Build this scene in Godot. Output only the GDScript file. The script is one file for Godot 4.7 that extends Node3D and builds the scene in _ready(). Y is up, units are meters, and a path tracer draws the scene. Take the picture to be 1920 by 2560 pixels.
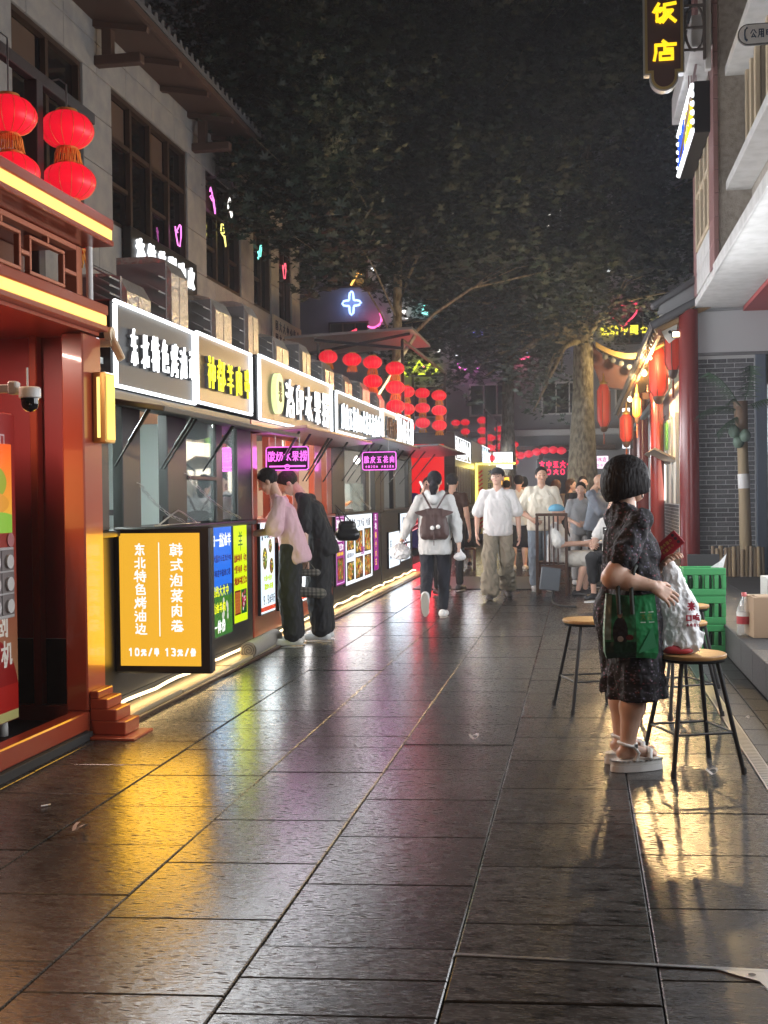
extends Node3D
# ---------------------------------------------------------------- geometry
class G:
	var v := PackedVector3Array()
	var n := PackedVector3Array()
	var uv := PackedVector2Array()
	var ix := PackedInt32Array()
	var lift := 0.0
	func quad(a: Vector3, b: Vector3, c: Vector3, d: Vector3, u0 := Vector2(0, 1), u1 := Vector2(1, 0)) -> void:
		# a b c d run counter-clockwise seen from outside
		var nn := (b - a).cross(d - a)
		if nn.length_squared() < 1e-14: nn = (c - b).cross(d - b)
		nn = nn.normalized()
		var i := v.size()
		v.append_array([a, b, c, d]); n.append_array([nn, nn, nn, nn])
		uv.append_array([u0, Vector2(u1.x, u0.y), u1, Vector2(u0.x, u1.y)])
		ix.append_array([i, i + 2, i + 1, i, i + 3, i + 2])
	func tri(a: Vector3, b: Vector3, c: Vector3) -> void:
		var nn := (b - a).cross(c - a).normalized()
		var i := v.size()
		v.append_array([a, b, c]); n.append_array([nn, nn, nn])
		uv.append_array([Vector2(0, 1), Vector2(1, 1), Vector2(1, 0)])
		ix.append_array([i, i + 2, i + 1])
	func box(c: Vector3, s: Vector3, bev := 0.0, q := Basis()) -> G:
		var h := s * 0.5
		if bev <= 0.0:
			var X := q * Vector3(h.x, 0, 0); var Y := q * Vector3(0, h.y, 0); var Z := q * Vector3(0, 0, h.z)
			quad(c - X - Y + Z, c + X - Y + Z, c + X + Y + Z, c - X + Y + Z)
			quad(c + X - Y - Z, c - X - Y - Z, c - X + Y - Z, c + X + Y - Z)
			quad(c + X - Y + Z, c + X - Y - Z, c + X + Y - Z, c + X + Y + Z)
			quad(c - X - Y - Z, c - X - Y + Z, c - X + Y + Z, c - X + Y - Z)
			quad(c - X + Y + Z, c + X + Y + Z, c + X + Y - Z, c - X + Y - Z)
			quad(c - X - Y - Z, c + X - Y - Z, c + X - Y + Z, c - X - Y + Z)
			return self
		var b := minf(bev, minf(h.x, minf(h.y, h.z)) * 0.9)
		var k := h - Vector3(b, b, b)
		var pt := func(sx: float, sy: float, sz: float, ax: int) -> Vector3:
			var p := Vector3(sx * k.x, sy * k.y, sz * k.z)
			if ax == 0: p.x = sx * h.x
			elif ax == 1: p.y = sy * h.y
			else: p.z = sz * h.z
			return c + q * p
		for s1 in [-1.0, 1.0]:
			face(pt.call(s1, -1, s1, 0), pt.call(s1, -1, -s1, 0), pt.call(s1, 1, -s1, 0), pt.call(s1, 1, s1, 0))
			face(pt.call(-s1, s1, 1, 1), pt.call(s1, s1, 1, 1), pt.call(s1, s1, -1, 1), pt.call(-s1, s1, -1, 1))
			face(pt.call(-s1, -1, s1, 2), pt.call(s1, -1, s1, 2), pt.call(s1, 1, s1, 2), pt.call(-s1, 1, s1, 2))
			for s2 in [-1.0, 1.0]:
				edge(c, pt.call(s1, s2, -1, 0), pt.call(s1, s2, 1, 0), pt.call(s1, s2, 1, 1), pt.call(s1, s2, -1, 1))
				edge(c, pt.call(s1, -1, s2, 0), pt.call(s1, 1, s2, 0), pt.call(s1, 1, s2, 2), pt.call(s1, -1, s2, 2))
				edge(c, pt.call(-1, s1, s2, 1), pt.call(1, s1, s2, 1), pt.call(1, s1, s2, 2), pt.call(-1, s1, s2, 2))
				for s3 in [-1.0, 1.0]:
					var a: Vector3 = pt.call(s1, s2, s3, 0); var e: Vector3 = pt.call(s1, s2, s3, 1); var d: Vector3 = pt.call(s1, s2, s3, 2)
					if (e - a).cross(d - a).dot(a - c) < 0: tri(a, d, e)
					else: tri(a, e, d)
		return self
	func face(a: Vector3, b: Vector3, c: Vector3, d: Vector3) -> void: quad(a, b, c, d)
	func edge(o: Vector3, a: Vector3, b: Vector3, c: Vector3, d: Vector3) -> void:
		if (b - a).cross(d - a).dot((a + c) * 0.5 - o) < 0: quad(a, d, c, b)
		else: quad(a, b, c, d)
	func span(x0: float, x1: float, y0: float, y1: float, z0: float, z1: float, bev := 0.0) -> G:
		return box(Vector3(x0 + x1, y0 + y1, z0 + z1) * 0.5, Vector3(absf(x1 - x0), absf(y1 - y0), absf(z1 - z0)), bev)
	func bar(a: Vector3, b: Vector3, w: float, h: float, bev := 0.0, up := Vector3.UP) -> G:
		var d := b - a
		var z := d.normalized()
		if absf(z.dot(up)) > 0.98: up = Vector3.RIGHT
		var x := up.cross(z).normalized()
		return box((a + b) * 0.5, Vector3(w, h, d.length()), bev, Basis(x, z.cross(x), z))
	func ring_frame(z: Vector3) -> Array:
		var x := (Vector3.UP if absf(z.y) < 0.9 else Vector3.RIGHT).cross(z).normalized()
		return [x, z.cross(x)]
	func tube(path: Array, r, seg := 8, cap := true) -> G:
		var m := path.size()
		var base := v.size()
		for i in m:
			var p: Vector3 = path[i]
			var z: Vector3 = (path[mini(i + 1, m - 1)] - path[maxi(i - 1, 0)]).normalized()
			var f := ring_frame(z)
			var rr: float = r[i] if r is Array else r
			for j in seg + 1:
				var a := TAU * j / seg
				var o: Vector3 = f[0] * cos(a) + f[1] * sin(a)
				v.append(p + o * rr); n.append(o); uv.append(Vector2(float(j) / seg, float(i) / (m - 1)))
		for i in m - 1:
			for j in seg:
				var a := base + i * (seg + 1) + j
				var b := a + seg + 1
				ix.append_array([a, b + 1, a + 1, a, b, b + 1])
		if cap:
			for e in 2:
				var row := base + (m - 1) * (seg + 1) * e
				var ctr: Vector3 = path[(m - 1) * e]
				var nn: Vector3 = (path[0] - path[1]).normalized() if e == 0 else (path[m - 1] - path[m - 2]).normalized()
				var ci := v.size()
				v.append(ctr); n.append(nn); uv.append(Vector2(0.5, 0.5))
				for j in seg + 1: v.append(v[row + j]); n.append(nn); uv.append(Vector2(0.5, 0.5))
				for j in seg:
					if e == 0: ix.append_array([ci, ci + 1 + j, ci + 2 + j])
					else: ix.append_array([ci, ci + 2 + j, ci + 1 + j])
		return self
	func lathe(o: Vector3, prof: Array, seg := 16, q := Basis()) -> G:
		# prof: Vector2(radius, height) from bottom to top
		var m := prof.size()
		var base := v.size()
		for i in m:
			var t: Vector2 = prof[mini(i + 1, m - 1)] - prof[maxi(i - 1, 0)]
			var nr := Vector2(t.y, -t.x).normalized()
			for j in seg + 1:
				var a := TAU * j / seg
				var d := Vector3(cos(a), 0, sin(a))
				v.append(o + q * (d * prof[i].x + Vector3(0, prof[i].y, 0))); n.append(q * (d * nr.x + Vector3(0, nr.y, 0)))
				uv.append(Vector2(float(j) / seg, 1.0 - float(i) / (m - 1)))
		for i in m - 1:
			for j in seg:
				var a := base + i * (seg + 1) + j
				var b := a + seg + 1
				ix.append_array([a, a + 1, b + 1, a, b + 1, b])
		return self
	func disc(c: Vector3, nn: Vector3, r: float, seg := 20) -> G:
		var f := ring_frame(nn)
		var ci := v.size()
		v.append(c); n.append(nn); uv.append(Vector2(0.5, 0.5))
		for j in seg + 1:
			var a := TAU * j / seg
			v.append(c + (f[0] * cos(a) + f[1] * sin(a)) * r); n.append(nn); uv.append(Vector2(0.5 + cos(a) * 0.5, 0.5 + sin(a) * 0.5))
		for j in seg: ix.append_array([ci, ci + 2 + j, ci + 1 + j])
		return self
	func prism(poly: PackedVector2Array, o: Vector3, X: Vector3, Y: Vector3, depth: float) -> G:
		# an outline in the plane of X and Y, given thickness along X x Y
		var p := poly.duplicate()
		if Geometry2D.is_polygon_clockwise(p): p.reverse()
		var t := Geometry2D.triangulate_polygon(p)
		var N := X.cross(Y).normalized()
		var lo := Vector2(1e9, 1e9); var hi := -lo
		for q in p: lo = lo.min(q); hi = hi.max(q)
		for s in 2:
			var b := v.size()
			var off := N * (depth if s == 0 else 0.0)
			for q in p:
				v.append(o + X * q.x + Y * q.y + off); n.append(N if s == 0 else -N)
				uv.append(Vector2((q.x - lo.x) / (hi.x - lo.x), 1.0 - (q.y - lo.y) / (hi.y - lo.y)))
			for i in range(0, t.size(), 3):
				var a := p[t[i]]; var bb := p[t[i + 1]]; var c := p[t[i + 2]]
				var ccw := (bb - a).cross(c - a) > 0
				if ccw == (s == 0): ix.append_array([b + t[i], b + t[i + 2], b + t[i + 1]])
				else: ix.append_array([b + t[i], b + t[i + 1], b + t[i + 2]])
		for i in p.size():
			var a := p[i]; var b := p[(i + 1) % p.size()]
			var A := o + X * a.x + Y * a.y; var B := o + X * b.x + Y * b.y
			quad(A, B, B + N * depth, A + N * depth)
		return self
	func add(g: G, xf: Transform3D) -> G:
		var b := v.size()
		for p in g.v: v.append(xf * p)
		for p in g.n: n.append((xf.basis * p).normalized())
		uv.append_array(g.uv)
		for i in g.ix: ix.append(b + i)
		return self
	func mesh() -> ArrayMesh:
		var a := []
		a.resize(Mesh.ARRAY_MAX)
		a[Mesh.ARRAY_VERTEX] = v; a[Mesh.ARRAY_NORMAL] = n; a[Mesh.ARRAY_TEX_UV] = uv; a[Mesh.ARRAY_INDEX] = ix
		var m := ArrayMesh.new()
		m.add_surface_from_arrays(Mesh.PRIMITIVE_TRIANGLES, a)
		return m

# ---------------------------------------------------------------- smooth joined bodies (surface nets)
class Blob:
	var P := []
	var cuts := []
	var fold := 0.0                  # depth of cloth folds, metres
	var fold_size := Vector3(11, 4.5, 11)
	func cap(a: Vector3, b: Vector3, ra: float, rb: float, k := 0.03) -> Blob:
		P.append([0, a, b, ra, rb, k]); return self
	func ell(c: Vector3, r: Vector3, k := 0.02, q := Basis()) -> Blob:
		P.append([1, c, r, q, 0.0, k]); return self
	func cut(p: Vector3, nn: Vector3) -> Blob:
		cuts.append([p, nn.normalized()]); return self
	func into(g: G, cell: float) -> void:
		var lo := Vector3(1e9, 1e9, 1e9); var hi := -lo
		var bb := []
		for p in P:
			var l: Vector3; var h: Vector3
			if p[0] == 0:
				var rm: float = maxf(p[3], p[4])
				l = p[1].min(p[2]) - Vector3.ONE * rm; h = p[1].max(p[2]) + Vector3.ONE * rm
			else:
				var rm: float = maxf(p[2].x, maxf(p[2].y, p[2].z))
				l = p[1] - Vector3.ONE * rm; h = p[1] + Vector3.ONE * rm
			bb.append([l, h]); lo = lo.min(l); hi = hi.max(h)
		lo -= Vector3.ONE * cell * 2.5; hi += Vector3.ONE * cell * 2.5
		var nx := int((hi.x - lo.x) / cell) + 1; var ny := int((hi.y - lo.y) / cell) + 1; var nz := int((hi.z - lo.z) / cell) + 1
		var f := PackedFloat32Array()
		f.resize(nx * ny * nz); f.fill(1.0)
		for pi in P.size():
			var p: Array = P[pi]
			var k: float = maxf(p[5], 0.0005)
			var m := k + cell * 2.2
			var l: Vector3 = (bb[pi][0] - lo - Vector3.ONE * m) / cell; var h: Vector3 = (bb[pi][1] - lo + Vector3.ONE * m) / cell
			var x0 := maxi(int(l.x), 0); var x1 := mini(int(h.x) + 1, nx - 1)
			var y0 := maxi(int(l.y), 0); var y1 := mini(int(h.y) + 1, ny - 1)
			var z0 := maxi(int(l.z), 0); var z1 := mini(int(h.z) + 1, nz - 1)
			var kind: int = p[0]
			var a: Vector3 = p[1]
			var ba := Vector3.ZERO; var inv := 0.0; var ra := 0.0; var dr := 0.0; var q := Basis(); var er := Vector3.ONE; var em := 0.0
			if kind == 0:
				ba = p[2] - a; inv = 1.0 / maxf(ba.length_squared(), 1e-9); ra = p[3]; dr = p[4] - p[3]
			else:
				er = p[2]; q = (p[3] as Basis).inverse(); em = minf(er.x, minf(er.y, er.z))
			for z in range(z0, z1 + 1):
				for y in range(y0, y1 + 1):
					var row := (z * ny + y) * nx
					for x in range(x0, x1 + 1):
						var pa := lo + Vector3(x, y, z) * cell - a
						var d: float
						if kind == 0:
							var t := clampf(pa.dot(ba) * inv, 0.0, 1.0)
							d = (pa - ba * t).length() - ra - dr * t
						else:
							var w := (q * pa) / er
							var wl := w.length()
							d = (wl - 1.0) * em if wl < 1.0 else wl * (wl - 1.0) / maxf((w / er).length(), 1e-6)
						var o := f[row + x]
						var hh := k - absf(o - d)
						f[row + x] = minf(o, d) if hh <= 0.0 else minf(o, d) - hh * hh / (4.0 * k)
		if cuts.size():
			for z in nz:
				for y in ny:
					var row := (z * ny + y) * nx
					for x in nx:
						var o := f[row + x]
						if o < cell * 2.0:
							for c in cuts: o = maxf(o, ((lo + Vector3(x, y, z) * cell) - c[0]).dot(c[1]))
							f[row + x] = o
		var id := PackedInt32Array()
		id.resize(nx * ny * nz); id.fill(-1)
		var sy := nx; var sz := nx * ny
		var base := g.v.size()
		var ix0 := g.ix.size()
		var nv := 0
		var vs := PackedVector3Array()
		for z in nz - 1:
			for y in ny - 1:
				var row := (z * ny + y) * nx
				for x in nx - 1:
					var i := row + x
					var c0 := f[i]
					if c0 > cell * 2.0 or c0 < -cell * 2.0: continue
					var c1 := f[i + 1]; var c2 := f[i + sy]; var c3 := f[i + sy + 1]
					var c4 := f[i + sz]; var c5 := f[i + sz + 1]; var c6 := f[i + sz + sy]; var c7 := f[i + sz + sy + 1]
					var s := int(c0 < 0.0) + int(c1 < 0.0) + int(c2 < 0.0) + int(c3 < 0.0) + int(c4 < 0.0) + int(c5 < 0.0) + int(c6 < 0.0) + int(c7 < 0.0)
					if s == 0 or s == 8: continue
					var sum := Vector3.ZERO; var cnt := 0
					if (c0 < 0.0) != (c1 < 0.0): sum += Vector3(c0 / (c0 - c1), 0, 0); cnt += 1
					if (c2 < 0.0) != (c3 < 0.0): sum += Vector3(c2 / (c2 - c3), 1, 0); cnt += 1
					if (c4 < 0.0) != (c5 < 0.0): sum += Vector3(c4 / (c4 - c5), 0, 1); cnt += 1
					if (c6 < 0.0) != (c7 < 0.0): sum += Vector3(c6 / (c6 - c7), 1, 1); cnt += 1
					if (c0 < 0.0) != (c2 < 0.0): sum += Vector3(0, c0 / (c0 - c2), 0); cnt += 1
					if (c1 < 0.0) != (c3 < 0.0): sum += Vector3(1, c1 / (c1 - c3), 0); cnt += 1
					if (c4 < 0.0) != (c6 < 0.0): sum += Vector3(0, c4 / (c4 - c6), 1); cnt += 1
					if (c5 < 0.0) != (c7 < 0.0): sum += Vector3(1, c5 / (c5 - c7), 1); cnt += 1
					if (c0 < 0.0) != (c4 < 0.0): sum += Vector3(0, 0, c0 / (c0 - c4)); cnt += 1
					if (c1 < 0.0) != (c5 < 0.0): sum += Vector3(1, 0, c1 / (c1 - c5)); cnt += 1
					if (c2 < 0.0) != (c6 < 0.0): sum += Vector3(0, 1, c2 / (c2 - c6)); cnt += 1
					if (c3 < 0.0) != (c7 < 0.0): sum += Vector3(1, 1, c3 / (c3 - c7)); cnt += 1
					vs.append(lo + (Vector3(x, y, z) + sum / cnt) * cell)
					id[i] = nv; nv += 1
		var ns := PackedVector3Array()
		ns.resize(nv); ns.fill(Vector3.ZERO)
		for z in range(1, nz - 1):
			for y in range(1, ny - 1):
				var row := (z * ny + y) * nx
				for x in range(1, nx - 1):
					var i := row + x
					if id[i] < 0: continue
					var ins := f[i] < 0.0
					for ax in 3:
						var st := 1 if ax == 0 else (sy if ax == 1 else sz)
						if (f[i + st] < 0.0) == ins: continue
						var u := sy if ax == 0 else (sz if ax == 1 else 1)
						var w := sz if ax == 0 else (1 if ax == 1 else sy)
						var a := id[i]; var b := id[i - u]; var c := id[i - u - w]; var d := id[i - w]
						if a < 0 or b < 0 or c < 0 or d < 0: continue
						if not ins:
							var tmp := b; b = d; d = tmp
						var nn := (vs[b] - vs[a]).cross(vs[c] - vs[a]) + (vs[c] - vs[a]).cross(vs[d] - vs[a])
						ns[a] += nn; ns[b] += nn; ns[c] += nn; ns[d] += nn
						g.ix.append_array([base + a, base + c, base + b, base + a, base + d, base + c])
		if fold > 0.0:
			var fn := FastNoiseLite.new()
			fn.seed = 17; fn.frequency = 1.0; fn.fractal_octaves = 2; fn.noise_type = FastNoiseLite.TYPE_SIMPLEX_SMOOTH
			for i in nv:
				var q := vs[i]
				var w := q * fold_size + Vector3(q.y * 3.0, 0, q.y * 2.0)
				vs[i] = q + ns[i].normalized() * fold * (0.45 - absf(fn.get_noise_3dv(w)) * 2.2)
			ns.fill(Vector3.ZERO)
			for k in range(ix0, g.ix.size(), 3):
				var a := g.ix[k] - base; var b := g.ix[k + 2] - base; var c := g.ix[k + 1] - base
				var nn := (vs[b] - vs[a]).cross(vs[c] - vs[a])
				ns[a] += nn; ns[b] += nn; ns[c] += nn
		for i in nv:
			g.v.append(vs[i]); g.n.append(ns[i].normalized()); g.uv.append(Vector2.ZERO)

# ---------------------------------------------------------------- naming, materials
func tag(o: Node, label: String, category: String, group := "") -> void:
	o.set_meta("label", label)
	o.set_meta("category", category)
	if group: o.set_meta("group", group)
func thing(called: String, label: String, category: String, at := Vector3.ZERO, turn := 0.0, group := "") -> Node3D:
	var o := Node3D.new()
	o.name = called
	add_child(o, true)
	o.position = at; o.rotation.y = turn
	tag(o, label, category, group)
	return o
func part(parent: Node, called: String, g, m: Material, at := Vector3.ZERO, q := Basis()) -> MeshInstance3D:
	var o := MeshInstance3D.new()
	o.name = called
	o.mesh = g.mesh() if g is G else g
	o.material_override = m
	o.transform = Transform3D(q, at)
	parent.add_child(o, true)
	return o
func structure(called: String, g, m: Material) -> MeshInstance3D:
	var o := part(self, called, g, m)
	o.set_meta("kind", "structure")
	return o
func stuff(o: Node) -> Node:
	o.set_meta("kind", "stuff"); return o
var MC := {}
const GLOW := 0.3   # what the eye sees of a fitting, at this exposure
func col(c: Color) -> Color: return c.linear_to_srgb()
func mat(c: Color, rough := 0.7, metal := 0.0, spec := 0.5) -> StandardMaterial3D:
	var k := "%s %s %s %s" % [c, rough, metal, spec]
	if MC.has(k): return MC[k]
	var m := StandardMaterial3D.new()
	m.albedo_color = col(c); m.roughness = rough; m.metallic = metal; m.metallic_specular = spec
	MC[k] = m
	return m
func glow(c: Color, e: float, base := Color(0.6, 0.6, 0.6)) -> StandardMaterial3D:
	var k := "glow %s %s %s" % [c, e, base]
	if MC.has(k): return MC[k]
	var m := StandardMaterial3D.new()
	m.albedo_color = col(base * c); m.roughness = 0.5
	m.emission_enabled = true; m.emission = col(c); m.emission_energy_multiplier = e * GLOW
	MC[k] = m
	return m
func glow_print(t: Texture2D, e: float, rough := 0.25) -> StandardMaterial3D:
	var m := StandardMaterial3D.new()
	m.albedo_texture = t; m.albedo_color = Color(0.6, 0.6, 0.6); m.roughness = rough
	m.emission_enabled = true; m.emission_texture = t; m.emission = Color.WHITE; m.emission_operator = BaseMaterial3D.EMISSION_OP_MULTIPLY; m.emission_energy_multiplier = e * GLOW
	return m
func noise_tex(seed_: int, freq: float, size := 512, ramp: Array = [], normal := false, bump := 4.0, octaves := 4, kind := FastNoiseLite.TYPE_SIMPLEX_SMOOTH) -> NoiseTexture2D:
	var f := FastNoiseLite.new()
	f.seed = seed_; f.frequency = freq; f.fractal_octaves = octaves; f.noise_type = kind
	var t := NoiseTexture2D.new()
	t.noise = f; t.width = size; t.height = size; t.seamless = true; t.as_normal_map = normal; t.bump_strength = bump
	if ramp.size():
		var g := Gradient.new()
		var o := PackedFloat32Array(); var c := PackedColorArray()
		for r in ramp: o.append(r[0]); c.append(r[1])
		g.offsets = o; g.colors = c
		t.color_ramp = g
	return t
func mean(im: Image) -> Color:
	var c := Color(0, 0, 0); var n := 0
	for y in range(2, im.get_height(), 9):
		for x in range(2, im.get_width(), 9):
			c += im.get_pixel(x, y).srgb_to_linear(); n += 1
	return Color(c.r / n, c.g / n, c.b / n)
func grey(x: float) -> Color: return Color(x, x, x)
func tri(m: StandardMaterial3D, s: Vector3, world := true) -> StandardMaterial3D:
	m.uv1_triplanar = true; m.uv1_world_triplanar = world; m.uv1_scale = s
	return m
func area(called: String, at: Vector3, towards: Vector3, size: Vector2, c: Color, e: float) -> void:
	var l := AreaLight3D.new()
	l.name = called
	add_child(l, true)
	l.area_size = size; l.area_normalize_energy = false
	l.light_color = col(c); l.light_energy = e; l.shadow_enabled = true
	l.area_range = 40.0
	l.look_at_from_position(at, at + towards, Vector3.UP if absf(towards.normalized().y) < 0.95 else Vector3.BACK)
func omni(called: String, at: Vector3, c: Color, e: float, r := 0.05) -> void:
	var l := OmniLight3D.new()
	l.name = called
	add_child(l, true)
	l.position = at; l.light_color = col(c); l.light_energy = e; l.light_size = r; l.omni_range = 30.0; l.omni_attenuation = 2.0; l.shadow_enabled = true

# ---------------------------------------------------------------- lettering: strokes on a 16 x 16 grid, x then y in hexadecimal
const CH := {
	"东": "23d3 7037c7 848f6d 5a2e bade", "北": "1656 616f 1d6b e4a7 a1adeeea", "特": "2216 1565 404f 0b69 83e3 b0b6 76f6 79f9 d7dfbe 8b9d",
	"色": "6025 52b286 36d6da3a 868a 363eeeec", "烤": "1427 6356 41480f 496d 83d3 a0a6 76f6 e17b a9e9 a9acecdfbf", "油": "1223 0637 1f49 64e4ee6e64 69e9 a0ae",
	"边": "64d4cbaa 91965b 2132 15353b1d 1d3c8efe", "神": "3042 145419 373f 485a 74e4eb7b74 77e7 a0af", "都": "1373 4046 0686 7109 29797f2f29 2c7c a1e1c6fbcc a1af",
	"羊": "4163 b193 24d4 38c8 1beb 848f", "肉": "232f 23d3debe 807548 76a8 784d 8aad", "串": "31c1c53531 27d7db2b27 808f", "洛": "1223 0637 1f49 8056 73d369 85fa 7bebef7f7b",
	"印": "6123 232d 2767 2d6c 93e3eaca 939f", "水": "808e6d 15651c d497 87fe", "果": "31d1d73731 34d4 19e9 818f 893e 89de", "捞": "0454 303f1e 0a58 72f2 9094 d0d4 6668 66f6e8 7aeadfbe a8ac7f",
	"酸": "1171 14747f1f14 3134 5154 1a7a 1d7d b093f3 e2f4 a587 c5e7 a9e98f abff", "奶": "412a6f 65490f 0575 82e2c7f7ebce a2a97f", "脆": "212a0f 21616f4e 2565 2969 a087 92d2b5 75f5 767b5f 98d8dbbb 989eeeec",
	"皮": "33e3d5 33390f 8087 47c75f 58ef", "五": "22d2 725e 27b7ae 1eee", "花": "13e3 5055 a0a5 661b 484f e79a 868eeeec", "小": "808f6e 541a b5ea", "份": "5018 343f 9167 b1e7 78d8ceae a87f",
	"大": "15e5 80861f 87ef", "元": "33c3 16e6 666a1f a6aeeeec", "半": "3164 c194 26d6 0aea 818f", "斤": "d042 32391f 37e7 a7af", "韩": "0282 4044 15757b1b15 1878 0d8d 4b4f 93e3 96f6 9afaed c0cf",
	"式": "14f4 2898 686d 1e9c a0b9fffc c1e2", "泡": "1223 0637 1f49 8056 73e3ebcb 66a6aa6a 666eeeec", "菜": "12f2 5054 b0b4 d436 3748 7789 c7a9 1beb 888f 8b2f 8bef", "卷": "4163 b193 23d3 17e7 81771c 97fc 59b9bc8c 595ededc",
	"饭": "4016 247456 373e6c f081 82895f 86d67f 87ff", "店": "7092 23f3 23291f 858a 87d7 5adadf5f5a", "公": "6117 91e7 873ecd 9adf", "用": "313a0f 31d1dfbe 36d6 3ada 818f", "电": "23d3db2b23 27d7 808eeeeb", "话": "2031 15353e6b e182 75f5 b2b9 79e9ef7f79",
	"我": "6023 15f5 414f2e 1b79 90a9effd e77e c1e3", "的": "4022 14646e1e14 1969 a087 93e3dfbe 98ba", "中": "24d4da2a24 808f", "国": "11e1ef1f11 45b5 48b8 4cbc 848c 9aab", "心": "2719 555dbdca 7284 c6e9",
	"盐": "1373 4047 0777 b0b8 b3e5 29d9de 292e 696e a9ae 0fff", "池": "1223 0637 1f49 57e4eacb a0ab 737eeeeb", "宁": "8082 2326 23d3d5 17e7 878f6e", "夏": "11e1 8013 34c4ca3a34 36c6 38c8 6a2e 5bbb2f 6cdf", "牛": "4026 35d5 19e9 808f",
	"排": "0454 303f1e 0a58 919f 6393 6797 5b9b c1cf c3f3 c7f7 cbfb", "文": "7092 14e4 b51f 44ef", "创": "5008 5197 28686b5b 282e8e8c b2bb e0efce", "一": "18e8", "体": "5018 343f 64f4 a0af 955c b5fc 8ccc", "机": "0474 404f 450b 467a 92996f 92d2deeefc",
	"口": "34d4de3e34", "修": "4016 343f 636b b076 83e369 84f8 d869 ea6c ee5f", "养": "4162 b092 23d3 35c5 07f7 81760d 97ed 6b4f a9af", "刮": "7011 0484 4148 18787e1e18 b2bb e0efce", "来": "23d3 4456 c4a6 18e8 808f 883e 88de", "吃": "14545b1b14 a067 84e4 78d87ceeeb",
	"0": "5090c4cc9f5f2c2450", "1": "43808f", "2": "245090c4c72fcf", "3": "2180c35777cac c8f2f", "4": "9019cb 808f", "5": "c0302676c9cd8f2d", "6": "b04339 3d6fafdc a8683a", "8": "50a0c46737 5 ", "9": "c6849 ", "/": "c04f", ".": "6e8e", "A": "1f80ff 4aca", "F": "202f 20d0 27a7", "H": "202f d0df 27d7", "T": "10e0 808f"}
const FIX := {"3": "2080c3c57767 77b8ccaf2e", "8": "60a0c396664360 66399 ", "9": "c8a9592440a0c5c9af4f", "6": "b0732a2d5f9fcca8682b", "4": "90192bdb a4af"}
func strokes(c: String) -> Array:
	var s: String = FIX.get(c, CH.get(c, "24d4db2b24 27d7 808f"))
	if c == "8": s = "60a0c3976030 67393e5fafcc97"
	var out := []
	for w in s.split(" ", false):
		var a := PackedVector2Array()
		for i in range(0, w.length() - 1, 2): a.append(Vector2(("0x" + w[i]).hex_to_int(), ("0x" + w[i + 1]).hex_to_int()) / 15.0)
		if a.size() > 1: out.append(a)
	return out
# raised letters: o is the middle of the first letter, R to its right, U up, on a face whose normal is R x U
func letters(g: G, text: String, o: Vector3, step: Vector3, R: Vector3, U: Vector3, size: Vector2, w: float, depth: float) -> void:
	var N := R.cross(U).normalized()
	for k in text.length():
		var c := text[k]
		if c == " ": continue
		var at := o + step * k
		var e := 0.0
		for st in strokes(c):
			for i in st.size() - 1:
				var a: Vector2 = (st[i] - Vector2(0.5, 0.5)) * size; var b: Vector2 = (st[i + 1] - Vector2(0.5, 0.5)) * size
				var d := (b - a).normalized() * w * 0.45
				a -= d; b += d
				var A := at + R * a.x - U * a.y; var B := at + R * b.x - U * b.y
				var D := (B - A).normalized()
				var S := N.cross(D)
				var L := (B - A).length()
				e += 0.0004
				var h := depth + e
				g.box((A + B) * 0.5 + N * h * 0.5, Vector3(L, w, h), 0.0, Basis(D, S, N))
func pic(w: int, h: int, c: Color) -> Image:
	var im := Image.create(w, h, false, Image.FORMAT_RGB8)
	im.fill(c)
	return im
func ink(im: Image, text: String, at: Vector2, size: Vector2, step: Vector2, w: float, c: Color) -> void:
	for k in text.length():
		if text[k] == " ": continue
		for st in strokes(text[k]):
			for i in st.size() - 1:
				var a: Vector2 = at + step * k + st[i] * size; var b: Vector2 = at + step * k + st[i + 1] * size
				line(im, a, b, w, c)
func line(im: Image, a: Vector2, b: Vector2, w: float, c: Color) -> void:
	var m := int((b - a).length() / maxf(w * 0.4, 0.5)) + 1
	var s := maxi(int(round(w)), 1)
	for j in m + 1:
		var p := a.lerp(b, float(j) / m)
		im.fill_rect(Rect2i(int(p.x - s * 0.5), int(p.y - s * 0.5), s, s), c)
func blot(im: Image, c: Vector2, r: Vector2, k: Color) -> void:
	for y in range(int(-r.y), int(r.y) + 1):
		var hw := r.x * sqrt(maxf(0.0, 1.0 - (y / r.y) * (y / r.y)))
		im.fill_rect(Rect2i(int(c.x - hw), int(c.y + y), int(hw * 2.0) + 1, 1), k)
func dish(im: Image, r: Rect2, rng: RandomNumberGenerator, hues: Array, count := 40) -> void:
	for i in count:
		var c: Color = hues[rng.randi() % hues.size()]
		c = c.lerp(Color.BLACK, rng.randf() * 0.35)
		blot(im, r.position + Vector2(rng.randf_range(0.1, 0.9) * r.size.x, rng.randf_range(0.1, 0.9) * r.size.y), Vector2(rng.randf_range(0.04, 0.1), rng.randf_range(0.04, 0.1)) * minf(r.size.x, r.size.y) + Vector2.ONE, c)
func tex(im: Image) -> ImageTexture: return ImageTexture.create_from_image(im)
func rnd(s: int) -> RandomNumberGenerator:
	var r := RandomNumberGenerator.new()
	r.seed = s
	return r
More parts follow.
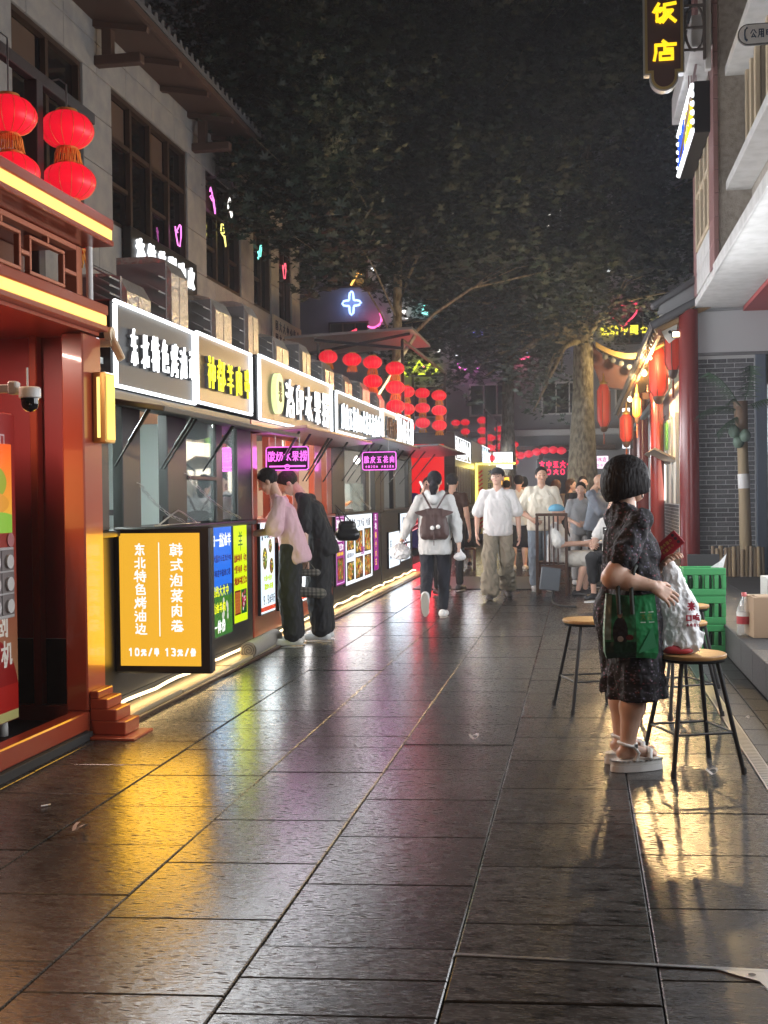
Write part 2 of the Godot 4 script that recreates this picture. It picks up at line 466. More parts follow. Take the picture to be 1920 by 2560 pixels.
# ---------------------------------------------------------------- the scene
var M := {}
func _ready() -> void:
	var cam := Camera3D.new()
	cam.name = "camera"
	add_child(cam)
	cam.position = Vector3(0, 1.4, 0)
	cam.rotation_order = EULER_ORDER_YXZ
	cam.rotation_degrees = Vector3(-0.77, 9.63, -0.7)
	cam.fov = 47.63; cam.near = 0.05; cam.far = 400.0; cam.current = true
	var sky := ProceduralSkyMaterial.new()
	sky.sky_top_color = Color(0.05, 0.048, 0.05); sky.sky_horizon_color = Color(0.058, 0.055, 0.058)
	sky.ground_bottom_color = Color(0.04, 0.04, 0.04); sky.ground_horizon_color = Color(0.06, 0.06, 0.06)
	var env := Environment.new()
	env.background_mode = Environment.BG_SKY
	env.sky = Sky.new(); env.sky.sky_material = sky
	env.tonemap_mode = Environment.TONE_MAPPER_LINEAR
	env.tonemap_exposure = 3.6
	env.fog_enabled = true; env.fog_density = 0.0024; env.fog_light_color = Color(0.84, 0.86, 0.9)
	env.sdfgi_enabled = true; env.ssao_enabled = true; env.ssil_enabled = true
	var we := WorldEnvironment.new()
	we.name = "night_sky"
	we.environment = env
	add_child(we)
	materials()
	ground()
	left_building()
	far_buildings()
	right_building()
	stalls()
	far_stalls()
	kiosk()
	restaurant()
	trees()
	lanterns()
	street_things()
	seats()
	people()
func materials() -> void:
	var streak := noise_tex(3, 0.03, 1024, [], true, 4.0, 4)
	var rough := noise_tex(4, 0.032, 1024, [[0.0, grey(0.85)], [0.2, grey(0.8)], [0.27, grey(0.3)], [0.45, grey(0.22)], [0.7, grey(0.28)], [1.0, grey(0.42)]], false, 4.0, 4)
	for k in 4:
		var a := 0.235 + 0.022 * k
		var m := StandardMaterial3D.new()
		var t := noise_tex(20 + k, 0.013, 1024, [[0.0, Color(0.05, 0.048, 0.045)], [0.22, Color(0.09, 0.088, 0.084)], [0.3, Color(a - 0.05, a - 0.051, a - 0.053)], [0.6, Color(a, a - 0.002, a - 0.007)], [1.0, Color(a + 0.06, a + 0.056, a + 0.05)]], false, 4.0, 5)
		m.albedo_texture = t; m.albedo_color = Color(0.9, 0.9, 0.9)
		m.roughness = 1.0; m.roughness_texture = rough; m.roughness_texture_channel = BaseMaterial3D.TEXTURE_CHANNEL_RED
		m.normal_enabled = true; m.normal_texture = streak; m.normal_scale = 0.17
		tri(m, Vector3(0.4, 0.5, 1.6)); m.uv1_offset = Vector3(0.37 * k, 0.0, 0.53 * k)
		M["stone%d" % k] = m
	var dk := StandardMaterial3D.new()
	dk.albedo_texture = noise_tex(31, 0.05, 512, [[0.0, grey(0.16)], [0.5, grey(0.25)], [1.0, grey(0.34)]]); dk.roughness = 0.55
	dk.normal_enabled = true; dk.normal_texture = noise_tex(32, 0.2, 512, [], true, 6.0, 3); dk.normal_scale = 0.5
	M.dark_stone = tri(dk, Vector3(2, 2, 2))
	M.grout = mat(Color(0.012, 0.011, 0.01), 0.9)
	M.steel = mat(Color(0.45, 0.46, 0.47), 0.32, 1.0)
	M.black = mat(Color(0.016, 0.017, 0.018), 0.42)
	M.black_flat = mat(Color(0.014, 0.014, 0.015), 0.7)
	M.rubber = mat(Color(0.03, 0.03, 0.03), 0.85)
	var brush := noise_tex(41, 0.008, 512, [], true, 3.0, 3)
	var or_ := StandardMaterial3D.new()
	or_.albedo_color = col(Color(0.34, 0.055, 0.022)); or_.roughness = 0.3; or_.clearcoat_enabled = true; or_.clearcoat = 0.5; or_.clearcoat_roughness = 0.06
	or_.normal_enabled = true; or_.normal_texture = brush; or_.normal_scale = 0.06
	M.orange = tri(or_, Vector3(0.7, 0.7, 0.7))
	M.red_panel = mat(Color(0.3, 0.03, 0.03), 0.45)
	M.brown = mat(Color(0.11, 0.028, 0.014), 0.4)
	M.brown_sign = mat(Color(0.06, 0.026, 0.012), 0.36)
	M.grey_sign = mat(Color(0.075, 0.077, 0.077), 0.5)
	M.gold = mat(Color(0.6, 0.38, 0.1), 0.3, 0.55)
	M.white = mat(Color(0.75, 0.75, 0.73), 0.45)
	M.offwhite = mat(Color(0.6, 0.6, 0.57), 0.6)
	M.inner = mat(Color(0.62, 0.68, 0.66), 0.5)
	M.wood_dark = mat(Color(0.06, 0.028, 0.016), 0.4)
	var g := StandardMaterial3D.new()
	g.transparency = BaseMaterial3D.TRANSPARENCY_ALPHA; g.albedo_color = Color(0.8, 0.9, 0.9, 0.08); g.roughness = 0.02
	M.glass = g
	var foil := StandardMaterial3D.new()
	foil.albedo_color = col(Color(0.6, 0.56, 0.5)); foil.metallic = 0.85; foil.roughness = 0.36
	foil.normal_enabled = true; foil.normal_texture = noise_tex(51, 0.02, 512, [], true, 8.0, 3); foil.normal_scale = 0.9
	M.foil = tri(foil, Vector3(1.5, 1.5, 1.5))
	M.duct = mat(Color(0.3, 0.3, 0.29), 0.5, 0.6)
	# facade stone, plaster, brick
	var fs := StandardMaterial3D.new()
	fs.albedo_texture = noise_tex(61, 0.01, 512, [[0.0, grey(0.55)], [1.0, Color(0.68, 0.66, 0.63)]]); fs.roughness = 0.75
	M.cladding = tri(fs, Vector3(0.5, 0.5, 0.5))
	var pl := StandardMaterial3D.new()
	pl.albedo_texture = noise_tex(62, 0.03, 512, [[0.0, Color(0.58, 0.55, 0.51)], [0.5, Color(0.68, 0.65, 0.61)], [1.0, Color(0.73, 0.71, 0.68)]]); pl.roughness = 0.9
	pl.normal_enabled = true; pl.normal_texture = noise_tex(63, 0.15, 512, [], true, 5.0, 3); pl.normal_scale = 0.5
	M.plaster = tri(pl, Vector3(0.6, 0.6, 0.6))
	var pw := StandardMaterial3D.new()
	pw.albedo_texture = noise_tex(64, 0.008, 512, [[0.0, Color(0.79, 0.79, 0.78)], [0.6, Color(0.85, 0.85, 0.84)], [1.0, Color(0.87, 0.87, 0.87)]]); pw.roughness = 0.85
	M.whitewash = tri(pw, Vector3(0.9, 0.9, 0.9))
	M.mortar = mat(Color(0.6, 0.61, 0.61), 0.9)
	for k in 4:
		var b := StandardMaterial3D.new()
		var v := [0.0, 0.03, -0.03, 0.05][k] as float
		b.albedo_texture = noise_tex(70 + k, 0.04, 256, [[0.0, Color(0.33 + v, 0.34 + v, 0.35 + v)], [1.0, Color(0.46 + v, 0.46 + v, 0.47 + v)]]); b.roughness = 0.85
		b.normal_enabled = true; b.normal_texture = noise_tex(75, 0.12, 256, [], true, 5.0, 3); b.normal_scale = 0.6
		M["brick%d" % k] = tri(b, Vector3(2.5, 2.5, 2.5))
	M.col_red = mat(Color(0.19, 0.018, 0.016), 0.25)
	M.win_brown = mat(Color(0.05, 0.03, 0.02), 0.5)
	M.dark_glass = mat(Color(0.008, 0.009, 0.01), 0.06, 0.0, 0.6)
	M.cream = mat(Color(0.72, 0.6, 0.42), 0.5)
	M.grey_tile = mat(Color(0.1, 0.1, 0.105), 0.7)
	M.lamp_white = glow(Color(0.92, 0.96, 1.0), 4.0)
	M.lamp_warm = glow(Color(1.0, 0.56, 0.13), 1.6)
	M.rope = glow(Color(1.0, 0.76, 0.42), 4.0)

func slab(g: G, x0: float, x1: float, z0: float, z1: float, y: float, b := 0.004, skew := 0.09) -> void:
	# a paving stone, far edge z0 and near edge z1, its cross joints running a little askew
	var p := [Vector3(x0, y, z1 - x0 * skew), Vector3(x1, y, z1 - x1 * skew), Vector3(x1, y, z0 - x1 * skew), Vector3(x0, y, z0 - x0 * skew)]
	var c: Vector3 = (p[0] + p[2]) * 0.5
	var t := []
	for q in p: t.append(q + Vector3(signf(c.x - q.x) * b, 0, signf(c.z - q.z) * b))
	g.quad(t[0], t[1], t[2], t[3])
	for i in 4:
		var a: Vector3 = p[i] - Vector3(0, b * 0.8, 0); var d: Vector3 = p[(i + 1) % 4] - Vector3(0, b * 0.8, 0)
		g.quad(a, d, t[(i + 1) % 4], t[i])
		g.quad(a - Vector3(0, 0.03, 0), d - Vector3(0, 0.03, 0), d, a)
func ground() -> void:
	var g := G.new()
	g.quad(Vector3(-120, -0.035, 60), Vector3(120, -0.035, 60), Vector3(120, -0.035, -160), Vector3(-120, -0.035, -160))
	structure("ground", g, M.grout)
	var pave := Node3D.new()
	pave.name = "pavement"; pave.set_meta("kind", "structure"); add_child(pave)
	var r := rnd(7)
	var xs := [-3.4, -2.79, -2.19, -1.59, -1.0, -0.39, 0.21, 0.85]
	var far := G.new()
	for i in 7:
		var z := -1.9 - [0.1, 0.25, 0.35, 0.13, 0.02, 0.42, 0.3][i] as float
		while z > -62.0:
			var d := 0.59
			if r.randf() < 0.12: d = 0.3
			if i == 4 and absf(z + 3.1) < 0.35: d = 0.24
			var h := r.randf_range(-0.0018, 0.0018)
			var tx := r.randf_range(-0.0012, 0.0012)
			if z > -16.5 and z < -2.4:
				var q := G.new()
				slab(q, xs[i] + 0.003, xs[i + 1] - 0.003, z - d + 0.0025, z - 0.0025, h)
				var o := part(pave, "paving_slab", q, M["stone%d" % (r.randi() % 4)])
				o.rotation = Vector3(0, 0, tx * 0.6)
			else: slab(far, xs[i] + 0.003, xs[i + 1] - 0.003, z - d + 0.0025, z - 0.0025, h)
			z -= d
	stuff(part(pave, "far_slabs", far, M.stone1))
	# darker pavers along the step
	var far2 := G.new()
	for i in 2:
		var z := -2.0 - 0.2 * i
		while z > -60.0:
			var q := G.new() if z > -11.5 and z < -4.6 else far2
			slab(q, [0.93, 1.075][i] + 0.003, [1.075, 1.225][i] - 0.003, z - 0.42, z - 0.005, -0.004, 0.004, 0.0)
			if q != far2: part(pave, "dark_paver", q, M.dark_stone)
			z -= 0.425
	stuff(part(pave, "far_pavers", far2, M.dark_stone))
	# slotted drain between them
	var dr := thing("drain_channel", "narrow steel drain channel between the stone slabs and dark pavers", "drain", Vector3(0.89, 0, 0))
	var f := G.new()
	f.span(-0.038, -0.03, -0.03, 0.001, -40, -2); f.span(0.03, 0.038, -0.03, 0.001, -40, -2)
	part(dr, "edging", f, M.steel)
	var sl := G.new()
	for i in 500: sl.span(-0.03, 0.03, -0.012, -0.001, -2.2 - i * 0.035, -2.178 - i * 0.035)
	stuff(part(dr, "grating", sl, M.steel))
	# recessed inspection cover
	var cv := thing("inspection_cover", "recessed paved inspection cover with a bright steel frame", "cover", Vector3(0.07, 0.0, -2.95))
	var fr := G.new()
	fr.box(Vector3(0, 0.002, -0.55), Vector3(0.92, 0.006, 0.02), 0.002); fr.box(Vector3(0.45, 0.002, 0.1), Vector3(0.022, 0.006, 1.3), 0.002)
	fr.prism(PackedVector2Array([Vector2(0.44, -0.54), Vector2(0.31, -0.54), Vector2(0.42, -0.47), Vector2(0.44, -0.4)]), Vector3(0, 0.0, 0), Vector3(1, 0, 0), Vector3(0, 0, 1), -0.0045)
	part(cv, "frame", fr, M.steel)
	part(cv, "keyhole", G.new().disc(Vector3(0.405, 0.0055, -0.513), Vector3.UP, 0.011), M.black)
	# mat ledge in front of the stalls
	var led := Node3D.new()
	led.name = "stall_plinth"; led.set_meta("kind", "structure"); add_child(led)
	var pm := mat(Color(0.36, 0.29, 0.18), 0.45)
	var z0 := -6.75
	for k in 12:
		var L := 1.18
		var y := 0.035 + r.randf_range(-0.004, 0.004)
		part(led, "plinth_board", G.new().span(-3.35, -2.815 + r.randf_range(-0.008, 0.008), 0.0, y, z0 - L + 0.004, z0, 0.005), pm)
		z0 -= L
	part(led, "edge_trim", G.new().span(-2.8, -2.77, 0.0, 0.022, -20.8, -6.7, 0.004), M.wood_dark)
# ---------------------------------------------------------------- stalls along the left
const XR := Vector3(0, 0, -1)      # "right" on a face that looks at the street from the left side
func strip_frame(p: Node, z0: float, z1: float, y0: float, y1: float, x: float, t: float, m: Material) -> void:
	# four light strips round a sign, z0 nearer than z1
	part(p, "light_strip", G.new().span(x, x + 0.03, y1 - t, y1, z1, z0, 0.008), m)
	part(p, "light_strip", G.new().span(x, x + 0.03, y0, y0 + t, z1, z0, 0.008), m)
	part(p, "light_strip", G.new().span(x, x + 0.03, y0 + t + 0.002, y1 - t - 0.002, z0 - t, z0, 0.008), m)
	part(p, "light_strip", G.new().span(x, x + 0.03, y0 + t + 0.002, y1 - t - 0.002, z1, z1 + t, 0.008), m)
func signboard(label: String, z0: float, z1: float, y0: float, y1: float, face: Material, text: String, lz: float, step: float, size: Vector2, ly: float, lm: Material, w := 0.021, lit := 2.2, tint := Color(0.93, 0.96, 1.0)) -> Node3D:
	var s := thing("stall_sign", label, "sign", Vector3(-2.98, y0, z0), 0.0, "light box signs over the stalls")
	var o := s.position
	var h := y1 - y0
	part(s, "cabinet", G.new().span(-0.32, 0.0, 0.0, h, z1 - z0, 0.0, 0.012), M.black)
	part(s, "panel", G.new().span(0.001, 0.006, 0.02, h - 0.02, z1 - z0 + 0.02, -0.02), face)
	strip_frame(s, -0.002, z1 - z0 + 0.002, 0.0, h, 0.004, 0.022, M.lamp_white)
	var st := mat(Color(0.12, 0.125, 0.13), 0.45, 0.5)
	for k in text.length():
		if text[k] == " ": continue
		var at := Vector3(0.0065, ly - y0, lz - step * k - z0)
		var b := G.new(); letters(b, text[k], at, Vector3.ZERO, XR, Vector3.UP, size, w * 1.05, 0.028)
		var e := part(s, "letter_return", b, st)
		var g := G.new(); letters(g, text[k], Vector3(0.035, 0, 0), Vector3.ZERO, XR, Vector3.UP, size, w, 0.012)
		part(e, "letter", g, lm, Vector3(0, at.y, at.z))
	area("sign_light", Vector3(-2.84, (y0 + y1) * 0.5, (z0 + z1) * 0.5), Vector3(1, -0.12, 0), Vector2(absf(z1 - z0), h), tint, lit)
	return s
func lightbox(called: String, label: String, z0: float, z1: float, y0: float, y1: float, t: Image, e: float, x := -3.0) -> Node3D:
	var s := thing(called, label, "light box", Vector3(x, y0, z0), 0.0, "lit menu boxes on the stall fronts")
	part(s, "frame", G.new().span(-0.01, 0.03, 0.0, y1 - y0, z1 - z0, 0.0, 0.004), M.black)
	var g := G.new()
	g.quad(Vector3(0.0325, 0.012, -0.01), Vector3(0.0325, 0.012, z1 - z0 + 0.01), Vector3(0.0325, y1 - y0 - 0.012, z1 - z0 + 0.01), Vector3(0.0325, y1 - y0 - 0.012, -0.01))
	part(s, "lit_screen", g, glow_print(tex(t), e))
	area("screen_light", Vector3(x + 0.045, (y0 + y1) * 0.5, (z0 + z1) * 0.5), Vector3(1, 0, 0), Vector2(z0 - z1, y1 - y0), mean(t), e * 0.55)
	return s
func strut(p: Node, a: Vector3, b: Vector3) -> void:
	part(p, "gas_strut", G.new().tube([a, a.lerp(b, 0.45)], 0.007, 6).tube([a.lerp(b, 0.45), b], 0.013, 8), M.black)
func chain(p: Node, a: Vector3, b: Vector3, n: int) -> void:
	var g := G.new()
	var d := (b - a) / n
	for k in n:
		var c := a + d * (k + 0.5) - Vector3(0, 0.05 * sin(PI * (k + 0.5) / n), 0)
		var u := d.normalized() * d.length() * 0.62; var s := (Vector3.UP.cross(d).normalized() if k % 2 else Vector3.RIGHT) * 0.011
		g.tube([c - u, c - u * 0.6 + s, c + u * 0.6 + s, c + u, c + u * 0.6 - s, c - u * 0.6 - s, c - u], 0.0028, 5, false)
	part(p, "chain", g, M.steel)
func booth(label: String, z0: float, z1: float, m: Material, posts: Array, inner: Material) -> Node3D:
	var s := thing("food_stall", label, "food stall", Vector3(-3.0, 0, z0), 0.0, "food stalls along the street")
	var L := z1 - z0
	part(s, "floor", G.new().span(-2.3, 0.0, 0.04, 0.1, L, 0.0), M.black_flat)
	part(s, "front_panel", G.new().span(-0.04, 0.0, 0.1, 1.16, L + 0.002, -0.002, 0.006), m)
	part(s, "counter", G.new().span(-0.4, 0.05, 1.16, 1.2, L + 0.002, -0.002, 0.008), m)
	part(s, "back_wall", G.new().span(-2.3, -2.25, 0.1, 2.75, L, 0.0), inner)
	part(s, "side_wall", G.new().span(-2.249, -0.04, 0.1, 2.1, L + 0.001, L + 0.04), inner)
	part(s, "side_wall", G.new().span(-2.249, -0.04, 0.1, 2.1, -0.04, -0.001), inner)
	part(s, "ceiling", G.new().span(-2.249, -0.04, 2.28, 2.32, L, 0.0), inner)
	part(s, "roof", G.new().span(-2.35, -0.33, 2.752, 2.8, L, 0.0, 0.01), M.black_flat)
	part(s, "header", G.new().span(-0.06, 0.0, 2.02, 2.13, L + 0.002, -0.002, 0.006), m)
	for p in posts: part(s, "post", G.new().span(-0.07, 0.004, 1.2, 2.02, p[1] - z0, p[0] - z0, 0.006), m)
	return s
func tube_lamp(s: Node3D, at: Vector3, len_: float, e := 5.0, c := Color(0.9, 1.0, 0.97), le := 1.6) -> void:
	part(s, "tube_lamp", G.new().tube([at, at + Vector3(0, 0, -len_)], 0.02, 8), glow(c, e))
	area("tube_light", s.position + at + Vector3(0, -0.04, -len_ * 0.5), Vector3(0.05, -1, 0), Vector2(0.08, len_), c, le * 8.0)
	omni("tube_spill", s.position + at + Vector3(0, -0.06, -len_ * 0.5), c, le * 0.28, 0.08)
func stalls() -> void:
	# --- first stall, black
	var a := booth("black food stall with propped window flap beside the orange kiosk", -6.8, -10.36, M.black, [[-6.8, -7.08], [-7.31, -7.63], [-8.16, -8.58], [-9.32, -9.49], [-9.92, -10.36]], M.inner)
	tube_lamp(a, Vector3(-0.6, 2.2, -0.35), 1.2)
	part(a, "partition", G.new().span(-0.9, -0.86, 0.1, 2.27, -1.75, -0.2), M.inner)
	part(a, "flap", G.new().box(Vector3(0.22, 2.0, -1.78), Vector3(0.52, 0.035, 3.5), 0.006, Basis(Vector3.BACK, -0.16)), M.black)
	for z in [-0.12, -0.95, -1.02, -1.9]: strut(a, Vector3(0.01, 1.62, z - 0.25), Vector3(0.34, 1.96, z))
	chain(a, Vector3(0.01, 1.52, -0.75), Vector3(0.06, 1.23, -1.55), 9)
	chain(a, Vector3(0.01, 1.6, -1.72), Vector3(0.06, 1.23, -3.0), 12)
	part(a, "cable", G.new().tube([Vector3(-0.5, 2.2, -0.95), Vector3(-0.5, 1.8, -0.97), Vector3(-0.49, 1.5, -0.95), Vector3(-0.48, 1.3, -0.98)], 0.008, 6), M.rubber)
	for z in [[-1.79, -2.51], [-2.7, -3.1]]: part(a, "window_pane", G.new().span(-0.028, -0.022, 1.22, 2.02, z[1], z[0]), M.glass)
	part(a, "window_rail", G.new().span(-0.03, 0.012, 1.55, 1.58, -2.52, -1.78, 0.003), M.black)
	part(a, "dark_panel", G.new().span(-0.64, -0.041, 0.1, 2.2, -3.515, -3.5), M.black_flat)
	var tray := thing("rice_bin", "pale plastic bin on the shelf behind the stall's first opening", "bin", Vector3(-3.5, 1.4, -7.5))
	part(tray, "bin", G.new().box(Vector3.ZERO, Vector3(0.3, 0.12, 0.34), 0.02), M.cream)
	part(tray, "shelf", G.new().box(Vector3(0, -0.09, 0), Vector3(0.5, 0.04, 0.6), 0.004), M.black)
	var hgr := thing("towel_rack", "black wire rack folded on the counter of the black stall", "rack", Vector3(-2.97, 1.205, -8.3))
	var wr := G.new()
	wr.tube([Vector3(0, 0.0, 0.45), Vector3(0, 0.09, 0.1), Vector3(0, 0.11, 0), Vector3(0, 0.09, -0.1), Vector3(0, 0.0, -0.45)], 0.006, 6)
	wr.tube([Vector3(0, 0.006, 0.5), Vector3(0, 0.006, -0.5)], 0.006, 6)
	part(hgr, "wire_frame", wr, M.steel); part(hgr, "cloth", G.new().box(Vector3(-0.05, 0.05, 0.0), Vector3(0.02, 0.05, 0.4), 0.008), M.black_flat)
	signboard("grey stall sign with raised white characters nearest the kiosk", -7.12, -8.7, 2.13, 2.7, M.grey_sign, "东北特色烤油边", -7.4, 0.195, Vector2(0.12, 0.23), 2.42, glow(Color(0.95, 0.97, 1.0), 3.0), 0.0145)
	signboard("brown stall sign with five raised yellow characters", -8.74, -10.28, 2.15, 2.72, M.brown_sign, "神都羊肉串", -9.05, 0.255, Vector2(0.17, 0.24), 2.42, glow(Color(1.0, 0.9, 0.02), 1.5), 0.018, 1.6)
	# --- the hinged yellow box
	var im := pic(384, 620, Color(0.92, 0.69, 0.2))
	for k in 7: ink(im, "东北特色烤油边"[k], Vector2(72, 50 + 62 * k), Vector2(54, 52), Vector2.ZERO, 7, Color.WHITE)
	for k in 6: ink(im, "韩式泡菜肉卷"[k], Vector2(244, 50 + 71 * k), Vector2(56, 56), Vector2.ZERO, 7, Color.WHITE)
	line(im, Vector2(190, 46), Vector2(190, 480), 5, Color.WHITE)
	ink(im, "10元/串", Vector2(38, 540), Vector2(22, 32), Vector2(31, 0), 6.5, Color.WHITE)
	ink(im, "13元/份", Vector2(212, 540), Vector2(22, 32), Vector2(31, 0), 6.5, Color.WHITE)
	var yb := thing("price_lightbox", "glowing yellow price box with white characters in a black frame", "light box", Vector3(-2.675, 0.27, -7.15), 0.03)
	part(yb, "frame", G.new().span(-0.325, 0.325, 0, 0.95, -0.09, 0, 0.012), M.black)
	var yg := G.new(); yg.quad(Vector3(-0.285, 0.05, 0.002), Vector3(0.255, 0.05, 0.002), Vector3(0.255, 0.91, 0.002), Vector3(-0.285, 0.91, 0.002))
	part(yb, "lit_screen", yg, glow_print(tex(im), 1.0, 0.35))
	area("price_light", Vector3(-2.69, 0.75, -7.12), Vector3(0.03, -0.05, 1), Vector2(0.54, 0.86), Color(0.86, 0.43, 0.02), 0.6)
	# --- posters of the first stall
	im = pic(128, 256, Color(0.13, 0.42, 0.85))
	im.fill_rect(Rect2i(0, 150, 128, 106), Color(0.2, 0.42, 0.16))
	blot(im, Vector2(90, 150), Vector2(60, 14), Color(0.1, 0.3, 0.55))
	var r := rnd(11)
	for k in 420:
		var q := Vector2(r.randf() * 128, 158 + r.randf() * 96)
		line(im, q, q + Vector2(r.randf_range(-5, 5), -9), 1, Color(0.12 + r.randf() * 0.25, 0.32 + r.randf() * 0.28, 0.1))
	for k in 9: blot(im, Vector2(60 + r.randf() * 55, 175 + r.randf() * 40), Vector2(5, 8), Color(0.75, 0.76, 0.7))
	ink(im, "肉一盐池羊", Vector2(2, 18), Vector2(22, 28), Vector2(25, 0), 4, Color.WHITE)
	ink(im, "大国文心五元小水", Vector2(14, 68), Vector2(12, 14), Vector2(14, 0), 2, Color(0.05, 0.1, 0.4)); ink(im, "羊肉店中盐池口花", Vector2(8, 102), Vector2(12, 14), Vector2(14, 0), 2, Color(0.05, 0.1, 0.4))
	ink(im, "用的大文中", Vector2(4, 140), Vector2(18, 22), Vector2(21, 0), 3, Color(0.95, 0.95, 0.1)); ink(im, "盐池羊肉", Vector2(4, 178), Vector2(18, 22), Vector2(21, 0), 3, Color(0.95, 0.95, 0.1))
	ink(im, "一体份", Vector2(8, 220), Vector2(22, 26), Vector2(26, 0), 4, Color.WHITE)
	lightbox("menu_lightbox", "blue poster of a pasture with white and yellow lettering", -9.05, -9.63, 0.24, 1.18, im, 1.0)
	im = pic(128, 256, Color(0.8, 0.9, 0.05))
	ink(im, "羊", Vector2(44, 16), Vector2(44, 50), Vector2.ZERO, 4, Color(0.15, 0.4, 0.05))
	ink(im, "盐池羊肉串 4元", Vector2(6, 78), Vector2(13, 18), Vector2(15, 0), 2.5, Color(0.55, 0.05, 0.05)); ink(im, "宁夏牛肉串 4元", Vector2(6, 108), Vector2(13, 18), Vector2(15, 0), 2.5, Color(0.55, 0.05, 0.05)); ink(im, "烤盐池羊排20元", Vector2(6, 138), Vector2(13, 18), Vector2(15, 0), 2.5, Color(0.55, 0.05, 0.05))
	im.fill_rect(Rect2i(6, 172, 56, 64), Color(0.35, 0.08, 0.05)); im.fill_rect(Rect2i(66, 172, 56, 64), Color(0.05, 0.3, 0.12))
	for k in 6: line(im, Vector2(10 + 9 * k, 230), Vector2(16 + 9 * k, 178), 4, Color(0.85, 0.5, 0.2))
	dish(im, Rect2(66, 172, 56, 60), r, [Color(0.9, 0.2, 0.4), Color(0.95, 0.8, 0.8), Color(0.6, 0.1, 0.2)], 26)
	lightbox("menu_lightbox", "lime yellow poster with a green emblem and dark red prices", -9.67, -10.09, 0.3, 1.175, im, 1.0)
	# --- second stall, orange
	var b := booth("orange food stall under a brown sign with an oval emblem", -10.4, -13.86, M.orange, [[-10.4, -10.56], [-11.0, -11.5], [-11.92, -12.2], [-12.95, -13.3], [-13.6, -13.86]], mat(Color(0.62, 0.5, 0.4), 0.5))
	tube_lamp(b, Vector3(-0.6, 2.2, -0.6), 1.6, 4.0, Color(1.0, 0.84, 0.66), 1.1)
	part(b, "flap", G.new().box(Vector3(0.25, 2.03, -1.7), Vector3(0.56, 0.03, 3.4), 0.006, Basis(Vector3.BACK, 0.08)), M.brown)
	for z in [-0.3, -0.75, -1.6, -1.75, -2.6]: strut(b, Vector3(0.01, 1.58, z - 0.35), Vector3(0.38, 2.02, z))
	part(b, "cable", G.new().tube([Vector3(-0.3, 2.2, -2.3), Vector3(-0.28, 1.75, -2.25), Vector3(-0.28, 1.66, -2.45), Vector3(-0.28, 1.8, -2.62), Vector3(-0.3, 2.2, -2.6)], 0.009, 6), M.offwhite)
	var bs := signboard("brown stall sign with a pale green oval emblem and white characters", -10.54, -13.76, 2.13, 2.75, M.brown_sign, "洛印水果捞", -11.62, 0.42, Vector2(0.3, 0.36), 2.42, glow(Color(0.97, 0.97, 0.94), 2.6), 0.026, 1.5)
	var em := G.new()
	var ov := PackedVector2Array()
	for k in 28: ov.append(Vector2(cos(TAU * k / 28) * 0.16, sin(TAU * k / 28) * 0.2))
	em.prism(ov, Vector3(0.008, 0.3, -0.62), XR, Vector3.UP, 0.05)
	part(bs, "emblem_sign", em, glow(Color(0.62, 0.74, 0.3), 1.2))
	var em2 := G.new(); letters(em2, "果", Vector3(0.059, 0.32, -0.62), Vector3.ZERO, XR, Vector3.UP, Vector2(0.12, 0.2), 0.018, 0.004)
	part(bs, "emblem_mark", em2, mat(Color(0.1, 0.08, 0.02), 0.5))
	im = pic(128, 256, Color(0.84, 0.91, 0.97))
	ink(im, "果", Vector2(8, 14), Vector2(16, 34), Vector2.ZERO, 4, Color(0.1, 0.12, 0.15)); ink(im, "卷卷", Vector2(32, 24), Vector2(18, 20), Vector2(22, 0), 2, Color(0.2, 0.35, 0.3)); ink(im, "酸奶吃", Vector2(78, 22), Vector2(15, 22), Vector2(16, 0), 3, Color(0.1, 0.3, 0.25))
	for c in [[Vector2(38, 100), Vector2(26, 38)], [Vector2(88, 66), Vector2(20, 24)], [Vector2(98, 124), Vector2(22, 28)]]:
		blot(im, c[0], c[1], Color(0.93, 0.93, 0.9)); blot(im, c[0], c[1] * 0.82, Color(0.35, 0.33, 0.2))
		dish(im, Rect2(c[0] - c[1] * 0.7, c[1] * 1.4), r, [Color(0.85, 0.75, 0.1), Color(0.9, 0.9, 0.8), Color(0.3, 0.2, 0.1), Color(0.7, 0.2, 0.1), Color(0.5, 0.7, 0.1)], 26)
	ink(im, "大份小份大", Vector2(26, 150), Vector2(14, 15), Vector2(16, 0), 2.5, Color(0.7, 0.8, 0.05)); ink(im, "酸奶水果捞", Vector2(32, 174), Vector2(14, 15), Vector2(16, 0), 2.5, Color(0.7, 0.8, 0.05))
	ink(im, "9.9元半斤", Vector2(20, 208), Vector2(14, 22), Vector2(18, 0), 3, Color(0.1, 0.1, 0.12)); im.fill_rect(Rect2i(0, 238, 128, 12), Color(0.75, 0.2, 0.08))
	lightbox("menu_lightbox", "narrow white poster of three yogurt bowls with a price", -10.53, -11.05, 0.29, 1.17, im, 1.35)
	im = pic(128, 192, Color(0.93, 0.95, 0.97))
	for k in 14: blot(im, Vector2(10 + r.randf() * 108, 30 + r.randf() * 125), Vector2(7 + r.randf() * 5, 9 + r.randf() * 8), [Color(0.25, 0.75, 0.15), Color(0.9, 0.75, 0.1), Color(0.12, 0.1, 0.25), Color(0.8, 0.12, 0.2), Color(0.2, 0.35, 0.8)][k % 5])
	for y in [4, 172]: im.fill_rect(Rect2i(0, y, 128, 14), Color(0.8, 0.25, 0.15)); ink(im, "水果捞 酸奶捞", Vector2(6, y + 1), Vector2(12, 11), Vector2(16, 0), 2, Color.WHITE)
	lightbox("menu_lightbox", "white fruit poster behind the two bending customers", -11.2, -13.55, 0.27, 0.95, im, 1.35)
	# --- third stall, black, double width
	var c3 := booth("black food stall with an open kitchen window and purple menus", -13.9, -17.36, M.black, [[-13.9, -14.66], [-16.15, -16.4], [-16.9, -17.36]], mat(Color(0.3, 0.29, 0.27), 0.5))
